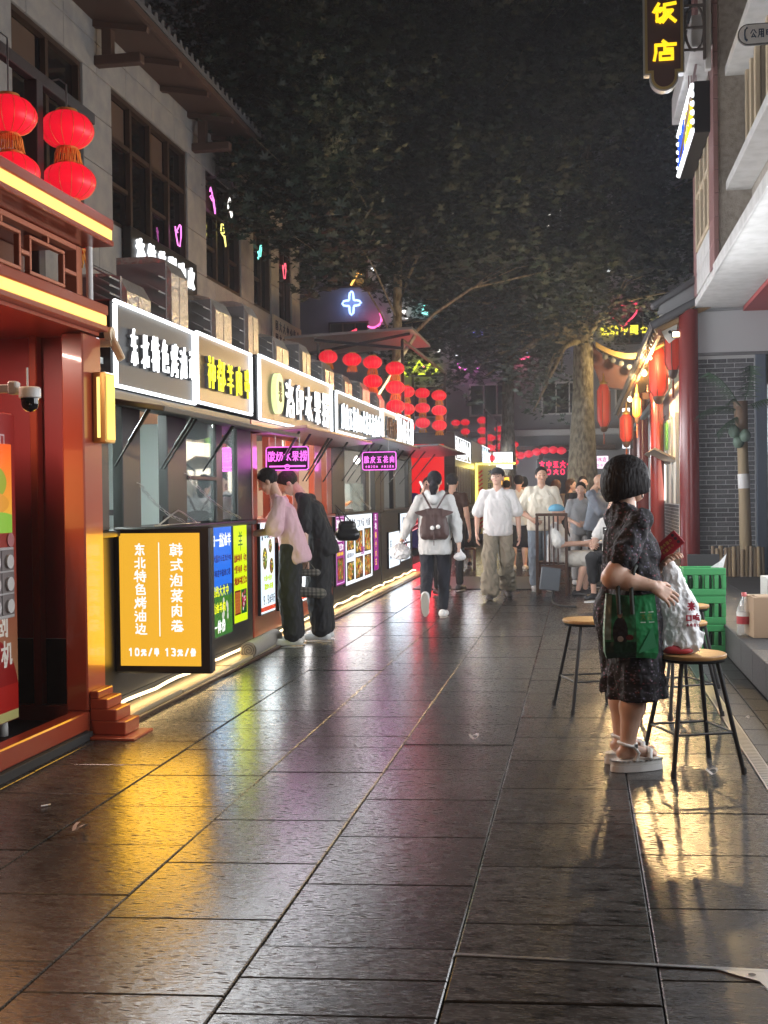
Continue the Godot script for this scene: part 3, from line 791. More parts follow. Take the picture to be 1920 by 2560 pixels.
	tube_lamp(c3, Vector3(-0.6, 2.2, -0.7), 1.4, 5.0, Color(1.0, 0.93, 0.8), 1.4)
	for z in [-0.9, -1.3, -2.9]: part(c3, "bulb_lamp", G.new().lathe(Vector3(-0.25, 1.93, z), [Vector2(0.0, -0.05), Vector2(0.04, -0.035), Vector2(0.05, 0.0), Vector2(0.035, 0.04), Vector2(0.015, 0.07)], 10), glow(Color(1.0, 0.97, 0.9), 5.0))
	part(c3, "flap", G.new().box(Vector3(0.3, 2.08, -1.7), Vector3(0.66, 0.03, 3.4), 0.006, Basis(Vector3.BACK, 0.12)), M.black)
	for z in [-0.25, -0.6, -1.2, -2.6, -3.1]: strut(c3, Vector3(0.01, 1.6, z - 0.3), Vector3(0.42, 2.08, z))
	chain(c3, Vector3(0.02, 1.6, -0.95), Vector3(0.06, 1.24, -2.3), 12)
	signboard("grey stall sign crowded with three rows of white characters", -14.02, -17.3, 2.2, 2.72, M.grey_sign, "脆皮五花肉口水花卷小油肉吃", -14.35, 0.235, Vector2(0.16, 0.3), 2.42, glow(Color(0.9, 0.95, 1.0), 3.0), 0.018)
	im = pic(96, 192, Color(0.55, 0.08, 0.5))
	for q in [Rect2i(4, 4, 88, 2), Rect2i(4, 186, 88, 2), Rect2i(4, 4, 2, 184), Rect2i(90, 4, 2, 184)]: im.fill_rect(q, Color(0.95, 0.8, 0.95))
	ink(im, "脆皮五花肉", Vector2(9, 12), Vector2(14, 22), Vector2(16, 0), 2.5, Color.WHITE); im.fill_rect(Rect2i(12, 40, 70, 3), Color(0.9, 0.8, 0.9))
	ink(im, "大份38元", Vector2(14, 56), Vector2(12, 16), Vector2(14, 0), 2.5, Color.WHITE); ink(im, "小份20元", Vector2(14, 80), Vector2(12, 16), Vector2(14, 0), 2.5, Color.WHITE)
	for k in 4: blot(im, Vector2(20 + 18 * k, 106), Vector2(7, 6), Color(0.9, 0.75, 0.1))
	im.fill_rect(Rect2i(14, 118, 68, 62), Color(0.35, 0.2, 0.08)); dish(im, Rect2(14, 118, 68, 62), r, [Color(0.75, 0.4, 0.15), Color(0.85, 0.6, 0.3), Color(0.35, 0.6, 0.1), Color(0.8, 0.15, 0.1)], 60)
	lightbox("menu_lightbox", "tall purple poster with prices over a dish of pork", -13.93, -14.46, 0.29, 1.18, im, 1.1)
	im = pic(384, 192, Color(0.9, 0.94, 0.98))
	ink(im, "脆皮五花肉 口水小卷 小油肉", Vector2(14, 12), Vector2(17, 26), Vector2(25, 0), 3, Color(0.12, 0.12, 0.14))
	for q in [Rect2(14, 52, 98, 46), Rect2(14, 130, 98, 52), Rect2(130, 48, 110, 64), Rect2(130, 122, 110, 62), Rect2(262, 44, 104, 68), Rect2(262, 122, 104, 62)]:
		im.fill_rect(Rect2i(q), Color(0.2, 0.15, 0.08)); dish(im, q, r, [Color(0.8, 0.5, 0.15), Color(0.9, 0.7, 0.2), Color(0.55, 0.25, 0.08), Color(0.35, 0.5, 0.1), Color(0.85, 0.8, 0.6), Color(0.7, 0.12, 0.08)], 110)
	ink(im, "水国文花菜心大小", Vector2(16, 106), Vector2(8, 12), Vector2(12, 0), 1.5, Color(0.2, 0.2, 0.25)); ink(im, "五花", Vector2(214, 96), Vector2(22, 22), Vector2(24, 0), 4, Color(0.55, 0.08, 0.5))
	lightbox("menu_lightbox", "wide white menu board with six food photographs", -14.52, -16.44, 0.25, 1.18, im, 1.35)
	im = pic(48, 192, Color(0.55, 0.08, 0.5))
	for k in 6: ink(im, "五花肉小大"[k % 5], Vector2(14, 10 + 29 * k), Vector2(18, 20), Vector2.ZERO, 2.5, Color(0.95, 0.8, 0.4) if k > 1 else Color.WHITE)
	lightbox("menu_lightbox", "slim purple menu strip at the end of the white menu board", -16.56, -16.96, 0.31, 1.2, im, 1.1)
	# food on its counter, behind a glass sneeze guard
	var gd := thing("sneeze_guard", "clear glass case standing on the kitchen counter", "glass case", Vector3(-3.02, 1.2, -15.6))
	part(gd, "pane", G.new().span(-0.003, 0.003, 0, 0.38, -0.5, 0.5), M.glass); part(gd, "pane", G.new().span(-0.4, -0.004, 0, 0.38, -0.503, -0.497), M.glass); part(gd, "pane", G.new().span(-0.4, -0.004, 0, 0.38, 0.497, 0.503), M.glass)
	var fd := thing("skewer_tray", "metal tray heaped with orange fried skewers on the counter", "tray", Vector3(-3.2, 1.2, -14.95))
	part(fd, "tray", G.new().box(Vector3(0, 0.02, 0), Vector3(0.36, 0.04, 0.8), 0.01), M.steel)
	for k in 14:
		var x := r.randf_range(-0.1, 0.12)
		part(fd, "skewer", G.new().tube([Vector3(x, 0.05 + r.randf() * 0.08, 0.36 - k * 0.05), Vector3(x + r.randf_range(-0.05, 0.05), 0.07 + r.randf() * 0.1, 0.2 - k * 0.05)], 0.022, 7), mat(Color(0.6, 0.2, 0.04), 0.45))
	# --- fourth stall
	var d := booth("dark food stall at the near row's end with tan and brown signs", -17.4, -20.7, M.black, [[-17.4, -17.7], [-18.6, -18.8], [-20.3, -20.7]], mat(Color(0.2, 0.2, 0.19), 0.5))
	tube_lamp(d, Vector3(-0.6, 2.2, -0.7), 1.4, 4.0, Color(1.0, 0.95, 0.88), 0.8)
	part(d, "flap", G.new().box(Vector3(0.45, 2.14, -1.9), Vector3(0.95, 0.03, 4.2), 0.006, Basis(Vector3.BACK, 0.05)), M.black)
	for z in [-0.4, -1.5, -2.8]: strut(d, Vector3(0.01, 1.6, z - 0.3), Vector3(0.5, 2.14, z))
	signboard("plain tan stall sign with narrow brown characters", -17.43, -18.85, 2.26, 2.74, mat(Color(0.5, 0.47, 0.4), 0.5), "小烤牛肉串", -17.75, 0.22, Vector2(0.14, 0.3), 2.48, mat(Color(0.18, 0.09, 0.03), 0.4), 0.024, 0.25, Color(1, 0.9, 0.75))
	signboard("brown sign with white characters closing the near stall row", -18.95, -20.6, 2.24, 2.76, M.brown_sign, "神都大排", -19.1, 0.42, Vector2(0.24, 0.4), 2.48, glow(Color(0.95, 0.97, 1.0), 3.0), 0.03)
	im = pic(192, 192, Color(0.86, 0.92, 0.98))
	ink(im, "店", Vector2(20, 40), Vector2(24, 40), Vector2.ZERO, 4, Color(0.1, 0.1, 0.15)); ink(im, "烤羊排大串", Vector2(14, 110), Vector2(30, 36), Vector2(34, 0), 4, Color(0.15, 0.18, 0.25))
	lightbox("menu_lightbox", "low white screen on the dark stall with a row of characters", -17.92, -19.0, 0.26, 0.84, im, 1.4)
	im = pic(96, 192, Color(0.86, 0.92, 0.98))
	ink(im, "韩式", Vector2(22, 16), Vector2(22, 26), Vector2(26, 0), 3, Color(0.1, 0.1, 0.12)); blot(im, Vector2(48, 84), Vector2(26, 22), Color(0.1, 0.09, 0.1)); dish(im, Rect2(26, 100, 46, 60), r, [Color(0.7, 0.1, 0.08), Color(0.2, 0.1, 0.1)], 30)
	lightbox("menu_lightbox", "bright white menu screen beside the low screen near the walking woman", -19.1, -20.2, 0.3, 1.12, im, 1.4)
	# --- hanging neon signs that face along the street
	neon_board("pink neon hanging sign with five characters over a line", Vector3(-2.79, 1.66, -10.9), 0.43, 0.235, "酸奶水果捞", true)
	neon_board("pink neon hanging sign with five characters over small prices", Vector3(-2.495, 1.73, -14.4), 0.44, 0.235, "脆皮五花肉", false)
	# --- foil wrapped ducts on the stall roofs
	var dz := [-8.35, -9.3, -10.5, -11.55, -12.7, -13.9, -15.2, -16.5, -17.9, -19.4]
	for k in dz.size():
		var w := [0.78, 0.66, 0.8, 0.6, 0.86, 0.7, 0.9, 0.84, 0.95, 0.8][k] as float
		var h := [0.3, 0.62, 0.5, 0.62, 0.44, 0.52, 0.44, 0.4, 0.42, 0.38][k] as float
		var t := thing("exhaust_duct", ["low foil duct above the grey sign, nearest the kiosk", "foil duct with louvres above the yellow characters", "low foil duct over the end of the yellow-lettered sign", "foil duct above the oval emblem", "low foil duct above the brown emblem sign's middle", "foil duct at the far end of the brown emblem sign", "foil duct above the crowded grey sign", "foil duct over the far end of the crowded grey sign", "foil duct behind the plain tan sign", "last foil duct of the near stall row"][k], "duct", Vector3(-3.55, 2.8, dz[k]), 0.0, "foil wrapped ducts on the stall roofs")
		var sh := PackedVector2Array([Vector2(-0.26, 0), Vector2(0.22, 0), Vector2(0.22, h - 0.14), Vector2(0.16, h - 0.03), Vector2(0.05, h), Vector2(-0.26, h)])
		part(t, "shell", G.new().prism(sh, Vector3(0, 0, -w * 0.5), Vector3.RIGHT, Vector3.UP, w * 0.62), M.foil)
		part(t, "end_plate", G.new().span(-0.25, 0.18, 0, h * 0.9, w * 0.12 + 0.002, w * 0.16), M.duct)
		part(t, "foil_tape", G.new().span(-0.2, 0.226, 0, h - 0.15, -w * 0.2, -w * 0.16), M.foil)
		for q in 4: part(t, "louvre", G.new().box(Vector3(0.12, 0.08 + h * 0.2 * q, w * 0.3), Vector3(0.14, 0.012, w * 0.24), 0.0, Basis(Vector3.BACK, -0.5)), M.duct)
	# --- rope light and the rolled mat
	var path := []
	for k in 57:
		var z := -6.75 - k * 0.25
		path.append(Vector3(-2.965 + 0.012 * sin(k * 1.7), 0.062 + 0.018 * absf(sin(k * 0.9)) + 0.006 * sin(k * 3.1), z))
	var rp := thing("rope_light", "sagging warm rope light along the foot of the stalls", "rope light", Vector3.ZERO)
	part(rp, "light_tube", G.new().tube(path, 0.011, 6), M.rope)
	for k in 9:
		var q: Vector3 = path[3 + k * 5]
		part(rp, "cable_tie", G.new().tube([q, q + Vector3(0.012, -0.035, 0.01), q + Vector3(0.02, -0.055, 0.0)], 0.0025, 5), M.offwhite)
	for k in 7: area("rope_lamp", Vector3(-2.94, 0.085, -7.7 - 2.0 * k), Vector3(1, -0.5, 0), Vector2(2.0, 0.02), Color(1.0, 0.66, 0.26), 1.6)
	var rl := thing("rolled_mat", "rolled grey rubber mat lying by the stall foot", "mat", Vector3(-2.86, 0.075, -9.72), 0.03)
	part(rl, "roll", G.new().tube([Vector3(0, 0, 0), Vector3(0, 0, -1.0)], 0.075, 18), mat(Color(0.24, 0.22, 0.19), 0.7))
	var sp := []
	for k in 40: sp.append(Vector3(cos(k * 0.5) * (0.008 + 0.0016 * k), sin(k * 0.5) * (0.008 + 0.0016 * k), 0.002))
	part(rl, "spiral_edge", G.new().tube(sp, 0.003, 5), M.rubber)
func neon_board(label: String, at: Vector3, w: float, h: float, text: String, first: bool) -> void:
	var s := thing("neon_sign", label, "neon sign", at, 0.0, "pink neon signs hung under the flaps")
	var pk := glow(Color(0.95, 0.16, 0.85), 1.3)
	part(s, "board", G.new().box(Vector3(0, h * 0.5, -0.008), Vector3(w, h, 0.012), 0.004), mat(Color(0.02, 0.004, 0.018), 0.25))
	var g := G.new()
	var c := 0.025
	var o := Vector2(w * 0.5 - 0.006, h * 0.5 - 0.006)
	var loop := []
	for k in 4:
		var q: Vector2 = [Vector2(1, 1), Vector2(-1, 1), Vector2(-1, -1), Vector2(1, -1)][k]
		for j in 4:
			var an := PI * 0.5 * (k + j / 3.0)
			loop.append(Vector3(q.x * (o.x - c) + cos(an) * c, h * 0.5 + q.y * (o.y - c) + sin(an) * c, 0.006))
	loop.append(loop[0])
	g.tube(loop, 0.006, 6, false)
	part(s, "neon_border", g, pk)
	var sz := 0.068 if first else 0.062
	for k in 5:
		var lg := G.new()
		letters(lg, text[k], Vector3((k - 2) * (w * 0.185), h * (0.6 if first else 0.58), 0.0), Vector3.ZERO, Vector3.RIGHT, Vector3.UP, Vector2(sz, sz * 1.35), 0.0085, 0.008)
		part(s, "neon_letter", lg, pk)
	if first: part(s, "neon_line", G.new().box(Vector3(0, h * 0.18, 0.004), Vector3(w * 0.84, 0.016, 0.008), 0.003).tube([Vector3(-0.03, h * 0.2, 0.008), Vector3(-0.015, h * 0.08, 0.008), Vector3(0.015, h * 0.08, 0.008), Vector3(0.03, h * 0.2, 0.008), Vector3(0, h * 0.26, 0.008), Vector3(-0.03, h * 0.2, 0.008)], 0.005, 6), pk)
	else:
		var lg := G.new(); letters(lg, "小份20元 大份38元", Vector3(-w * 0.38, h * 0.2, 0), Vector3(w * 0.077, 0, 0), Vector3.RIGHT, Vector3.UP, Vector2(0.022, 0.028), 0.0045, 0.006)
		part(s, "neon_prices", lg, pk)
	for x in [-0.12, 0.12]: part(s, "hanger", G.new().tube([Vector3(x, h, -0.008), Vector3(x, h + 0.16, -0.008)], 0.003, 5), M.steel)
	area("neon_glow", at + Vector3(0, h * 0.5, 0.03), Vector3(0, -0.1, 1), Vector2(w, h), Color(0.95, 0.2, 0.85), 0.35)
	omni("neon_spill", at + Vector3(0, h * 0.5, -0.06), Color(0.95, 0.2, 0.85), 0.02)
# ---------------------------------------------------------------- orange kiosk at the near left
func kiosk() -> void:
	var k := thing("vending_kiosk", "orange framed kiosk with lattice frieze and two warm light strips", "kiosk", Vector3(-2.86, 0, -6.4))
	# own axes: x from the street front inwards is negative, z from the far post
	part(k, "post", G.new().span(-0.135, 0.0, 0.16, 2.38, -0.26, 0.0, 0.008), M.orange)
	part(k, "sill", G.new().span(-0.1, 0.004, 0.05, 0.16, 0.002, 7.6, 0.008), M.orange)
	part(k, "sill", G.new().span(-0.135, 0.002, 0.0, 0.158, -0.258, 0.0, 0.008), M.orange)
	part(k, "base_strip", G.new().span(-0.12, 0.03, 0.0, 0.048, 0.004, 7.6, 0.003), M.rubber)
	part(k, "end_panel", G.new().span(-2.6, -0.136, 0.56, 2.4, -0.25, -0.22), M.red_panel)
	part(k, "end_panel", G.new().span(-2.6, -0.136, 0.16, 0.555, -0.25, -0.225), M.black)
	part(k, "bottom_rail", G.new().span(-2.6, -0.136, 0.0, 0.16, -0.24, -0.16, 0.006), M.orange)
	for x in [-0.36, -0.95]: part(k, "mullion", G.new().span(x - 0.05, x, 0.16, 2.4, -0.218, -0.14, 0.006), M.orange)
	part(k, "floor", G.new().span(-2.6, -0.1, 0.03, 0.07, -0.16, 7.6), M.black_flat)
	part(k, "back_wall", G.new().span(-2.66, -2.6, 0.0, 2.4, -0.25, 7.6), M.red_panel)
	part(k, "ceiling", G.new().span(-2.6, 0.0, 2.39, 2.41, -0.24, 7.6), M.orange)
	for zz in [0.5, 3.4, 6.0]:
		part(k, "ceiling_lamp", G.new().span(-0.5, -0.44, 2.36, 2.388, zz, zz + 0.7), glow(Color(1.0, 0.75, 0.55), 3.0))
		area("kiosk_ceiling_light", Vector3(-3.33, 2.35, -6.4 + zz + 0.35), Vector3(0.02, -1, 0), Vector2(0.06, 0.7), Color(1.0, 0.66, 0.55), 16.0)
	# two eaves, each a lip, a light strip and a fascia above it
	for y in [2.412, 2.93]:
		var e := 0.0 if y < 2.6 else 0.03
		part(k, "eave_lip", G.new().span(-2.6, 0.06 + e, y, y + 0.035, -0.245 - e, 7.6, 0.006), M.orange)
		part(k, "light_strip", G.new().span(0.02 + e, 0.053 + e, y + 0.037, y + 0.098, -0.235 - e, 7.6, 0.004), M.lamp_warm)
		part(k, "eave_core", G.new().span(-2.6, 0.018 + e, y + 0.036, y + 0.1, -0.24 - e, 7.6), M.orange)
		part(k, "fascia", G.new().span(-2.6, 0.06 + e, y + 0.1, y + 0.16, -0.245 - e, 7.6, 0.006), M.orange)
		area("eave_light", Vector3(-2.86 + 0.075 + e, y + 0.067, -2.9), Vector3(1, -0.15, 0), Vector2(7.4, 0.06), Color(1.0, 0.55, 0.2), 1.1)
	# lattice frieze
	var y0 := 2.575; var y1 := 2.925
	part(k, "frieze_back", G.new().span(-0.5, -0.46, y0, y1, -0.2, 7.6), mat(Color(0.16, 0.045, 0.025), 0.5))
	var lb := mat(Color(0.5, 0.16, 0.085), 0.45)
	var lat := func(z0: float, z1: float, a: float, b: float, d := 0.035) -> void:
		part(k, "lattice_bar", G.new().span(-0.1 - d, -0.1, a, b, z0, z1, 0.003), lb)
	lat.call(-0.24, -0.16, y0, y1, 0.1)
	lat.call(-0.158, 7.6, y1 - 0.03, y1, 0.06)
	lat.call(-0.158, 7.6, y0, y0 + 0.03, 0.06)
	var z := 0.0
	for i in 13:
		# a square, joined by stubs to its neighbours and to the rails
		var a := z; var b := z + 0.44
		lat.call(a, b, y0 + 0.068, y0 + 0.088); lat.call(a, b, y1 - 0.088, y1 - 0.068)
		lat.call(a, a + 0.022, y0 + 0.089, y1 - 0.089); lat.call(b - 0.022, b, y0 + 0.089, y1 - 0.089)
		lat.call(b + 0.001, b + 0.099, (y0 + y1) * 0.5 - 0.012, (y0 + y1) * 0.5 + 0.012)
		lat.call(a + 0.2, a + 0.222, y1 - 0.067, y1 - 0.031); lat.call(a + 0.2, a + 0.222, y0 + 0.031, y0 + 0.067)
		z = b + 0.1
	lat.call(-0.157, -0.001, (y0 + y1) * 0.5 - 0.012, (y0 + y1) * 0.5 + 0.012)
	part(k, "conduit", G.new().tube([Vector3(-0.06, 2.575, -0.25), Vector3(-0.06, 2.93, -0.25)], 0.022, 8), M.white)
	# stepped foot on the street side of the post
	for i in 4: part(k, "step_block", G.new().span(0.002, [0.22, 0.165, 0.11, 0.055][i], [0.02, 0.1, 0.17, 0.23][i], [0.0995, 0.1695, 0.2295, 0.275][i], -0.24, -0.02, 0.005), M.orange)
	part(k, "foot_plate", G.new().span(0.0, 0.3, 0.0, 0.018, -0.26, 0.05, 0.004), M.orange)
	# sconce
	var sc := thing("wall_lamp", "tall gold wall lamp glowing yellow on the orange post", "wall lamp", Vector3(-2.858, 1.74, -6.56))
	part(sc, "casing", G.new().span(0.0, 0.085, 0, 0.42, -0.1, 0.04, 0.006), M.gold)
	part(sc, "lamp_panel", G.new().span(0.0855, 0.089, 0.02, 0.4, -0.09, 0.03, 0.001), glow(Color(1.0, 0.62, 0.1), 1.5))
	part(sc, "lamp_slot", G.new().span(0.03, 0.05, 0.03, 0.39, 0.0405, 0.043, 0.001), glow(Color(1.0, 0.75, 0.2), 1.6))
	area("sconce_light", Vector3(-2.75, 1.95, -6.58), Vector3(1, 0, 0.1), Vector2(0.12, 0.38), Color(1.0, 0.6, 0.12), 0.8)
	# white lever camera bracket under the eave
	var br := thing("floodlight_bracket", "small cream wall fitting with a bent arm under the kiosk eave", "bracket", Vector3(-2.86, 2.36, -6.72))
	part(br, "mount", G.new().tube([Vector3(-0.06, 0.0, 0), Vector3(0.05, 0.0, 0)], 0.028, 10), M.cream)
	part(br, "arm", G.new().bar(Vector3(0.03, 0.06, 0), Vector3(0.11, -0.11, 0), 0.03, 0.05, 0.008).tube([Vector3(0.015, 0.05, 0), Vector3(0.055, 0.05, 0)], 0.045, 12), M.cream)
	# vending machine inside
	var v := thing("vending_machine", "red and orange vending machine standing inside the kiosk", "vending machine", Vector3(-3.19, 0.12, -6.2))
	part(v, "cabinet", G.new().span(-0.8, -0.004, 0.03, 1.78, 0.0, 1.6, 0.012), mat(Color(0.25, 0.03, 0.02), 0.35))
	var im := pic(256, 512, Color(0.62, 0.14, 0.1))
	for y in 512:
		var t := clampf((y - 150) / 360.0, 0.0, 1.0)
		im.fill_rect(Rect2i(0, y, 256, 1), Color(0.62, 0.13, 0.11).lerp(Color(0.72, 0.62, 0.42), t))
	for q in [[170, 490, 90, 120], [120, 470, 60, 90]]: blot(im, Vector2(q[0], q[1]), Vector2(q[2], q[3]), Color(0.6, 0.07, 0.05)); blot(im, Vector2(q[0] - 20, q[1] + 20), Vector2(q[2] * 0.6, q[3] * 0.6), Color(0.85, 0.5, 0.3))
	im.fill_rect(Rect2i(0, 452, 256, 44), Color(0.72, 0.12, 0.08)); im.fill_rect(Rect2i(0, 496, 256, 16), Color(0.8, 0.78, 0.5))
	ink(im, "文创", Vector2(150, 330), Vector2(32, 40), Vector2(42, 0), 5, Color(0.95, 0.93, 0.88)); ink(im, "一体机", Vector2(120, 380), Vector2(32, 40), Vector2(42, 0), 5, Color(0.95, 0.93, 0.88))
	ink(im, "洛印", Vector2(120, 28), Vector2(34, 40), Vector2(70, 0), 3, Color(0.85, 0.75, 0.75))
	var g := G.new(); g.quad(Vector3(0, 0.04, 0.9), Vector3(0, 0.04, 0.008), Vector3(0, 1.77, 0.008), Vector3(0, 1.77, 0.9))
	var pm := StandardMaterial3D.new(); pm.albedo_texture = tex(im); pm.roughness = 0.35
	part(v, "front_print", g, pm)
	im = pic(128, 256, Color(0.95, 0.42, 0.16))
	for y in 256: im.fill_rect(Rect2i(0, y, 128, 1), Color(0.95, 0.38, 0.14).lerp(Color(0.85, 0.72, 0.25), y / 255.0))
	blot(im, Vector2(70, 110), Vector2(44, 52), Color(0.55, 0.6, 0.2)); blot(im, Vector2(60, 170), Vector2(60, 36), Color(0.8, 0.55, 0.2)); blot(im, Vector2(90, 235), Vector2(60, 40), Color(0.5, 0.68, 0.25))
	var sg := G.new(); sg.quad(Vector3(0.006, 1.1, 0.6), Vector3(0.006, 1.1, 0.06), Vector3(0.006, 1.6, 0.06), Vector3(0.006, 1.6, 0.6))
	part(v, "display_screen", sg, glow_print(tex(im), 0.9))
	area("display_light", Vector3(-3.17, 1.47, -5.87), Vector3(1, 0, 0), Vector2(0.54, 0.5), Color(0.95, 0.4, 0.12), 0.25)
	part(v, "shelf_recess", G.new().span(0.001, 0.008, 0.62, 1.02, 0.05, 0.7, 0.004), mat(Color(0.5, 0.48, 0.46), 0.4))
	for i in 3:
		for j in 4:
			part(v, "goods_cell", G.new().span(0.009, 0.014, 0.64 + 0.125 * i, 0.755 + 0.125 * i, 0.06 + 0.15 * j, 0.2 + 0.15 * j, 0.003), mat(Color(0.2, 0.17, 0.16), 0.5))
			part(v, "goods", G.new().tube([Vector3(0.0145, 0.69 + 0.125 * i, 0.13 + 0.15 * j), Vector3(0.03, 0.69 + 0.125 * i, 0.13 + 0.15 * j)], 0.04, 12), mat(Color(0.6, 0.58, 0.55), 0.5))
	part(v, "round_button", G.new().tube([Vector3(0.0, 1.06, 0.08), Vector3(0.008, 1.06, 0.08)], 0.04, 14), mat(Color(0.5, 0.2, 0.2), 0.4))
	for zz in [0.1, 1.5]: part(v, "foot", G.new().tube([Vector3(-0.05, -0.05, zz), Vector3(-0.05, 0.03, zz)], 0.03, 8), M.offwhite)
	# dome camera on its arm
	var c := thing("security_camera", "white dome security camera with aerial on a wall arm", "camera", Vector3(-2.645, 1.9, -5.3))
	part(c, "arm", G.new().span(-0.5, -0.1, 0.03, 0.07, -0.02, 0.02, 0.005), M.offwhite); part(c, "joint", G.new().span(-0.105, -0.06, 0.02, 0.085, -0.028, 0.028, 0.008), M.offwhite)
	part(c, "housing", G.new().lathe(Vector3.ZERO, [Vector2(0, 0.0), Vector2(0.05, 0.0), Vector2(0.053, 0.005), Vector2(0.053, 0.045), Vector2(0.046, 0.055), Vector2(0, 0.058)], 20), M.white)
	part(c, "dome", G.new().lathe(Vector3(0, -0.001, 0), [Vector2(0.0, -0.066), Vector2(0.02, -0.063), Vector2(0.036, -0.048), Vector2(0.042, -0.025), Vector2(0.042, 0.0)], 18), mat(Color(0.012, 0.012, 0.014), 0.08))
	part(c, "aerial", G.new().tube([Vector3(-0.012, 0.056, 0), Vector3(-0.012, 0.15, 0)], 0.005, 6), M.offwhite)
	part(c, "lens", G.new().lathe(Vector3(0.012, -0.035, 0.041), [Vector2(0, 0), Vector2(0.012, 0.001), Vector2(0.014, -0.004)], 12, Basis(Vector3.RIGHT, PI / 2)), M.dark_glass)
# ---------------------------------------------------------------- lanterns
func lantern_proto(r: float, ribs: int, e: float, detail := true) -> Node3D:
	var t := Node3D.new()
	var H := r * 0.66
	var prof := []
	for i in 13:
		var a := lerpf(-1.18, 1.18, i / 12.0)
		prof.append(Vector2(cos(a) * r, sin(a) * H / sin(1.18)))
	var m := StandardMaterial3D.new()
	m.albedo_color = col(Color(0.42, 0.008, 0.018)); m.roughness = 0.4; m.backlight_enabled = true; m.backlight = col(Color(0.4, 0.01, 0.02))
	m.emission_enabled = true; m.emission = col(Color(0.85, 0.01, 0.035)); m.emission_energy_multiplier = e * GLOW
	part(t, "shade", G.new().lathe(Vector3.ZERO, prof, 28), m)
	var c := cos(1.18) * r
	for s in [-1, 1]: part(t, "gold_collar", G.new().lathe(Vector3(0, s * H, 0), [Vector2(c * 1.02, -0.1 * r), Vector2(c * 1.08, -0.04 * r), Vector2(c * 1.0, 0.0), Vector2(c * 1.08, 0.05 * r), Vector2(c, 0.1 * r)], 20), M.gold)
	if detail:
		for k in ribs:
			var a := TAU * k / ribs
			var p := []
			for q in prof: p.append(Vector3(cos(a) * (q.x + 0.001), q.y, sin(a) * (q.x + 0.001)))
			part(t, "rib", G.new().tube(p, r * 0.011, 4, false), M.gold)
	else:
		var g := G.new()
		for k in ribs:
			var a := TAU * k / ribs
			var p := []
			for q in prof: p.append(Vector3(cos(a) * (q.x + 0.002), q.y, sin(a) * (q.x + 0.002)))
			g.tube(p, r * 0.012, 3, false)
		part(t, "ribs", g, M.gold)
	var tg := G.new()
	var rr := rnd(5)
	for k in (40 if detail else 14):
		var a := TAU * k / (40.0 if detail else 14.0)
		var d := Vector3(cos(a), 0, sin(a)) * c
		tg.tube([d + Vector3(0, -H * 1.06, 0), d * rr.randf_range(1.05, 1.25) + Vector3(0, -H * 1.3, 0), d * rr.randf_range(1.1, 1.5) + Vector3(0, -H * 1.3 - r * 0.42, 0)], r * (0.022 if detail else 0.06), 4, false)
	part(t, "fringe", tg, mat(Color(0.6, 0.36, 0.05), 0.6))
	return t
func hang(proto: Node3D, first: bool, at: Vector3, label: String, group: String, turn: float, scale_ := 1.0) -> void:
	var o: Node3D = proto.duplicate()
	o.name = "red_lantern"
	add_child(o, true)
	o.position = at; o.rotation.y = turn; o.scale = Vector3.ONE * scale_
	tag(o, label, "lantern", group)
